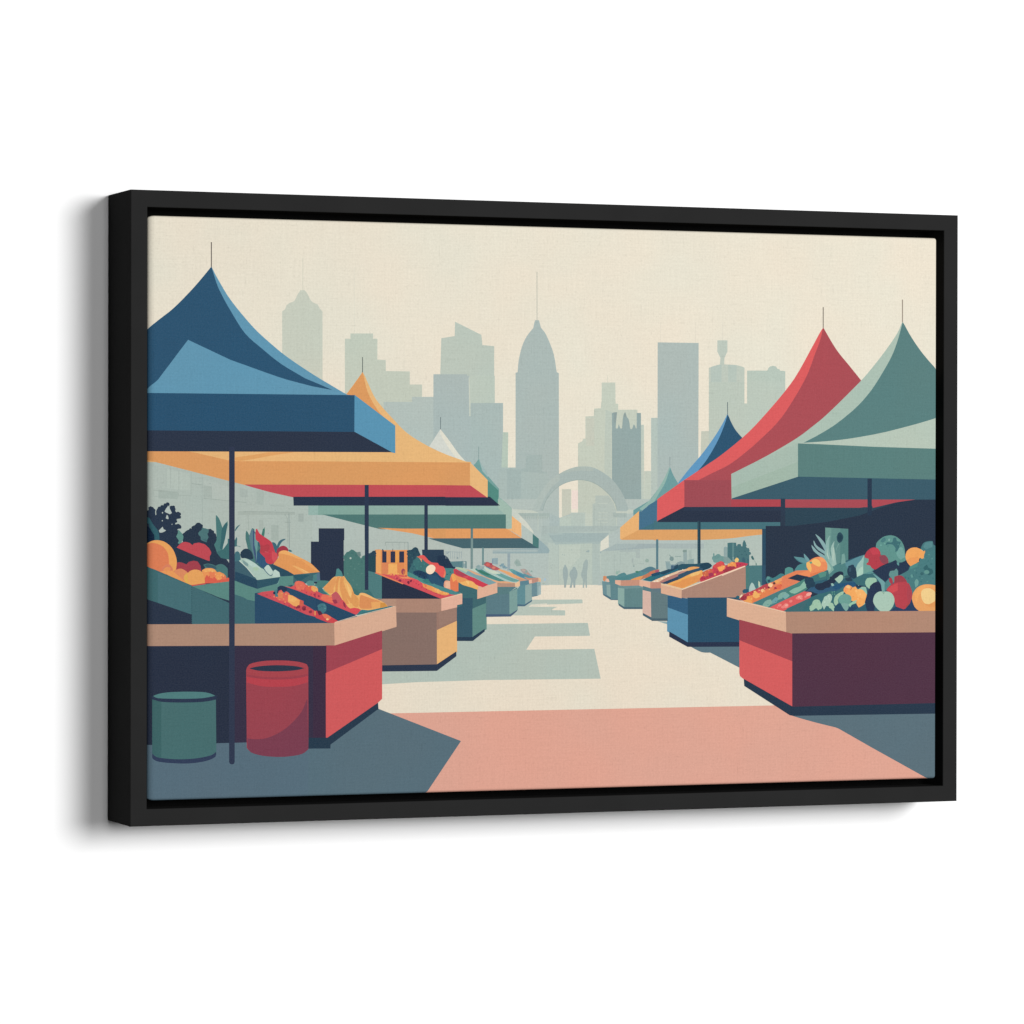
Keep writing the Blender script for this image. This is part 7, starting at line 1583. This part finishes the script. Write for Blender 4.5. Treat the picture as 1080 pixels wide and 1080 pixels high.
177,69,79 3947,-925 19,-9 26,-16 16,-15 13,-19 12,-26 9,-27 7,-23 7,-22 10,-22 13,-19 18,-11 21,-6 23,0 23,4 22,8 19,12 19,16 17,20 14,24 11,26 5,22 1,23 -4,31 -7,32 -11,29 -15,26 -18,21 -23,16 -25,4 -26,-2 -30,-2 -30,-4 -32,-6 -29,-9 -24,-13 -21,-16 -21,-22 -10,-15
162,65,78 3980,-824 35,-40 12,41 -9,22 -12,22 -31,-6
167,70,81 4199,-967 23,-120 49,75 0,21 0,29 -5,31 -12,33 -17,34 -15,27
199,79,85 4024,-951 63,28 -1,82 -26,-9 -30,-11 -28,-13 -30,-24 -23,-23
164,73,65 4224,-1136 28,45 -12,13 -18,9 -21,-19 -18,-21
44,64,94 4378,-1162 -116,147 -22,-57 -68,-68 -109,36 -74,-53
166,195,179 3791,-984 -10,-29 -4,-30 8,-24 13,-22 16,-21 20,-20 24,-18 26,-14 21,-5 20,0 24,2 23,7 19,14 16,17 14,17 11,19 9,23 5,22 0,21 -4,21 -10,22 -15,21 -20,15 -22,9 -24,3 -22,-1 -19,-6 -19,7 -26,2 -20,-6 -21,-10 -18,-15
163,195,176 3952,-944 16,-20 22,-29 16,-26 2,-31 -7,-29 -15,-37 -11,-31 26,24 26,32 12,28 4,27 -3,24 -8,22 -13,20 -18,17 -25,9 -27,4
113,153,125 3910,-964 15,25 -15,-12 -20,14
128,164,143 3909,-956 -8,47 -8,-1 8,-47
225,160,99 4266,-1025 6,-21 12,-34 16,-31 24,-24 27,-19 21,-13 556,-5 -1,301 -365,3 -35,6 -45,5 -41,0 -40,-6 -37,-12 -34,-19 -20,-19 -17,-22 -14,-22 -11,-36 -3,-32
232,167,101 4323,-1074 23,87 78,87 98,29 -27,4 -38,2 -36,-2 -39,-9 -32,-18 -21,-24 -18,-28 -12,-21
233,201,139 4384,-940 -4,-26 4,-29 9,-32 16,-28 24,-19 29,-9 31,2 31,11 30,20 22,26 3,33 -8,32 -16,21 -21,16 -24,13 -27,8 -32,0 -30,-6 -23,-14
221,152,92 4481,-1115 85,0 -1,70 -26,-12 -30,-15 -27,-9 -34,0 -26,1
174,135,115 2691,-1397 2682,-8 0,244 -2683,11
216,173,145 1977,-1195 577,-168 148,-34 -5,248 -567,132 -153,28
234,201,172 1984,-999 710,-159 2,7 -710,159
81,53,70 2778,-2197 2638,-49 -2,842 -2638,13
156,71,80 2129,-1459 655,-245 -1,308 -654,165
209,94,94 2130,-1824 8,-33 51,-37 595,-324 0,520 -655,246
156,71,80 2129,-1459 655,-245 -1,308 -654,165
81,53,70 2778,-2209 2638,-37 -2,842 -2638,13
43,58,75 2190,-1966 559,-336 44,-6 2623,-15 0,128 -2630,-12 -602,320
"""
def canvas():
    FXL, FXR, FZ = HW, HW - TURN[0], HH - TURN[0]  # flat front
    XL, XR, ZE = FXL + TURN_L[2] + SIDE, FXR + TURN[2] + SIDE, FZ + TURN[2] + SIDE
    polys = []
    for ln in INK.strip().split('\n'):
        t = ln.split(); col = [s2l(int(k) / 255) for k in t[0].split(',')]
        x, y = map(int, t[1].split(',')); P = [(x, y)]
        for d in t[2:]:
            a, b = d.split(','); x += int(a); y += int(b); P.append((x, y))
        polys.append((col, np.array(P, float) * 1e-4))
    verts = []; edges = []
    def add(P, closed=True):
        k = len(verts); verts.extend(Vector((float(a), float(b))) for a, b in P)
        n = len(P)
        for i in range(n if closed else n - 1): edges.append((k + i, k + (i + 1) % n))
    for col, P in polys: add(P)
    for k in range(9):
        q = k / 7 if k < 8 else None
        for x in (-(FXL + (TURN_L[2] * q if q is not None else XL - FXL)), FXR + (TURN[2] * q if q is not None else XR - FXR)):
            add([(x, -ZE), (x, ZE)], False)
        z = FZ + (TURN[2] * q if q is not None else ZE - FZ)
        add([(-XL, z), (XR, z)], False); add([(-XL, -z), (XR, -z)], False)
    res = delaunay_2d_cdt(verts, edges, [], 0, 1e-6)
    V = np.array([(v.x, v.y) for v in res[0]]); T = [tuple(f) for f in res[2]]
    T = [f for f in T if len(f) == 3]
    Ti = np.array(T); C = V[Ti].mean(axis=1)
    keep = (C[:, 0] > -XL) & (C[:, 0] < XR) & (np.abs(C[:, 1]) < ZE)
    Ti = Ti[keep]; C = C[keep]
    ink = np.zeros((len(Ti), 3)); ink[:] = [s2l(k / 255) for k in (230, 223, 205)]
    for col, P in polys:                            # paint back to front, non-zero winding
        lo, hi = P.min(0), P.max(0)
        idx = np.nonzero((C[:, 0] >= lo[0]) & (C[:, 0] <= hi[0]) & (C[:, 1] >= lo[1]) & (C[:, 1] <= hi[1]))[0]
        if not len(idx): continue
        px, py = C[idx, 0][:, None], C[idx, 1][:, None]
        x0, y0 = P[:, 0][None], P[:, 1][None]; x1, y1 = np.roll(P[:, 0], -1)[None], np.roll(P[:, 1], -1)[None]
        side = (x1 - x0) * (py - y0) - (px - x0) * (y1 - y0)
        wn = ((y0 <= py) & (y1 > py) & (side > 0)).sum(1) - ((y0 > py) & (y1 <= py) & (side < 0)).sum(1)
        ink[idx[wn != 0]] = col
    ink = np.clip(ink / LEVEL, 0, 1)
    # bend the cloth round the stretcher bars
    core = np.stack([np.clip(V[:, 0], -FXL, FXR), np.clip(V[:, 1], -FZ, FZ)], 1)
    ex = V - core
    left = ex[:, 0] < 0
    tl = np.array(TURN_L); tr = np.array(TURN)
    ox = np.where(left, tl[0], tr[0]); dx = np.where(left, tl[1], tr[1]); ax = np.where(left, tl[2], tr[2])
    tx, tz = ex[:, 0] / ax, ex[:, 1] / TURN[2]
    L = np.hypot(tx, tz); Ls = np.where(L > 1e-9, L, 1)
    q = np.minimum(L, 1) * math.pi / 2
    wx = (tx / Ls) ** 2; wz = 1 - wx
    dep = (dx * wx + TURN[1] * wz) * (1 - np.cos(q)) + np.maximum(0, L - 1) * (ax * wx + TURN[2] * wz)
    dep = np.minimum(dep, SIDE)
    P3 = np.stack([core[:, 0] + tx / Ls * ox * np.sin(q), -(DEPTH - REC) + dep, core[:, 1] + tz / Ls * TURN[0] * np.sin(q)], 1)
    used = np.unique(Ti); remap = -np.ones(len(V), int); remap[used] = np.arange(len(used))
    P3 = P3[used]; V2 = V[used]; Ti = remap[Ti]
    # facing: wind so that the front looks towards -y
    a, b, c = V2[Ti[:, 0]], V2[Ti[:, 1]], V2[Ti[:, 2]]
    ar = (b[:, 0] - a[:, 0]) * (c[:, 1] - a[:, 1]) - (c[:, 0] - a[:, 0]) * (b[:, 1] - a[:, 1])
    Ti[ar < 0] = Ti[ar < 0][:, ::-1]
    me = bpy.data.meshes.new('canvas')
    me.from_pydata(P3.tolist(), [], Ti.tolist())
    me.materials.append(M_PRINT)
    ca = me.color_attributes.new('ink', 'FLOAT_COLOR', 'CORNER')
    data = np.ones((len(Ti) * 3, 4), np.float32); data[:, :3] = np.repeat(ink, 3, axis=0)
    ca.data.foreach_set('color', data.ravel())
    va = me.attributes.new('cloth', 'FLOAT_VECTOR', 'POINT')
    vv = np.zeros((len(V2), 3), np.float32); vv[:, :2] = V2
    va.data.foreach_set('vector', vv.ravel())
    me.update()
    o = link(bpy.data.objects.new('canvas', me), root)
    o['label'] = 'printed canvas showing market stalls under blue, orange, red and green tents before a pale skyline'
    print('canvas triangles', len(Ti))
    return o
canvas()

# ---------------------------------------------------------------- camera
cam_d = bpy.data.cameras.new('camera'); cam = bpy.data.objects.new('camera', cam_d); link(cam)
cam_d.sensor_fit = 'HORIZONTAL'; cam_d.sensor_width = 36.0
cam_d.lens = 4074.370380 * 36.0 / 1080.0
cam_d.clip_start = 0.05; cam_d.clip_end = 100.0
yaw, pitch, roll = 0.374574, -0.004704, 0.001606
fw = Vector((math.sin(yaw) * math.cos(pitch), math.cos(yaw) * math.cos(pitch), math.sin(pitch)))
r = Vector((math.cos(yaw), -math.sin(yaw), 0)); u = r.cross(fw)
r2 = r * math.cos(roll) + u * math.sin(roll); u2 = -r * math.sin(roll) + u * math.cos(roll)
mw = Matrix((r2, u2, -fw)).transposed().to_4x4()
mw.translation = Vector((-1.583708, -3.968276, 0.015539 + HANG_Z))
cam.matrix_world = mw
scene.camera = cam

# ---------------------------------------------------------------- light: a large softbox up and to the right, plus an added weak fill in front
def softbox(name, loc, target, sx, sy, watts, col=(1, 1, 1)):
    d = bpy.data.lights.new(name, 'AREA'); d.shape = 'ELLIPSE'; d.size = sx; d.size_y = sy; d.energy = watts; d.color = col
    o = link(bpy.data.objects.new(name, d)); o.location = loc
    o.rotation_euler = (Vector(target) - Vector(loc)).to_track_quat('-Z', 'Y').to_euler()
    return o
KD = 7.0
softbox('key_softbox', (KD * 0.370000, -KD, HANG_Z + KD * 0.170000), (0, 0, HANG_Z), KD * 0.520000, KD * 0.450000, 690.000000)
softbox('added_fill', (-0.6, -5.5, HANG_Z + 0.3), (0, 0, HANG_Z), 1.2, 1.2, 84.000000)  # added fill lamp without a known source, lifts the wall shadow

world = bpy.data.worlds.new('World'); scene.world = world; world.use_nodes = True
bg = world.node_tree.nodes['Background']; bg.inputs['Color'].default_value = (1, 1, 1, 1); bg.inputs['Strength'].default_value = 0.050000

# ---------------------------------------------------------------- render settings
scene.render.engine = 'CYCLES'
scene.view_settings.view_transform = 'Standard'
scene.view_settings.look = 'None'
scene.view_settings.exposure = 0.0
scene.view_settings.gamma = 1.0
scene.view_settings.use_curve_mapping = False
scene.render.resolution_x = 1024; scene.render.resolution_y = 1024
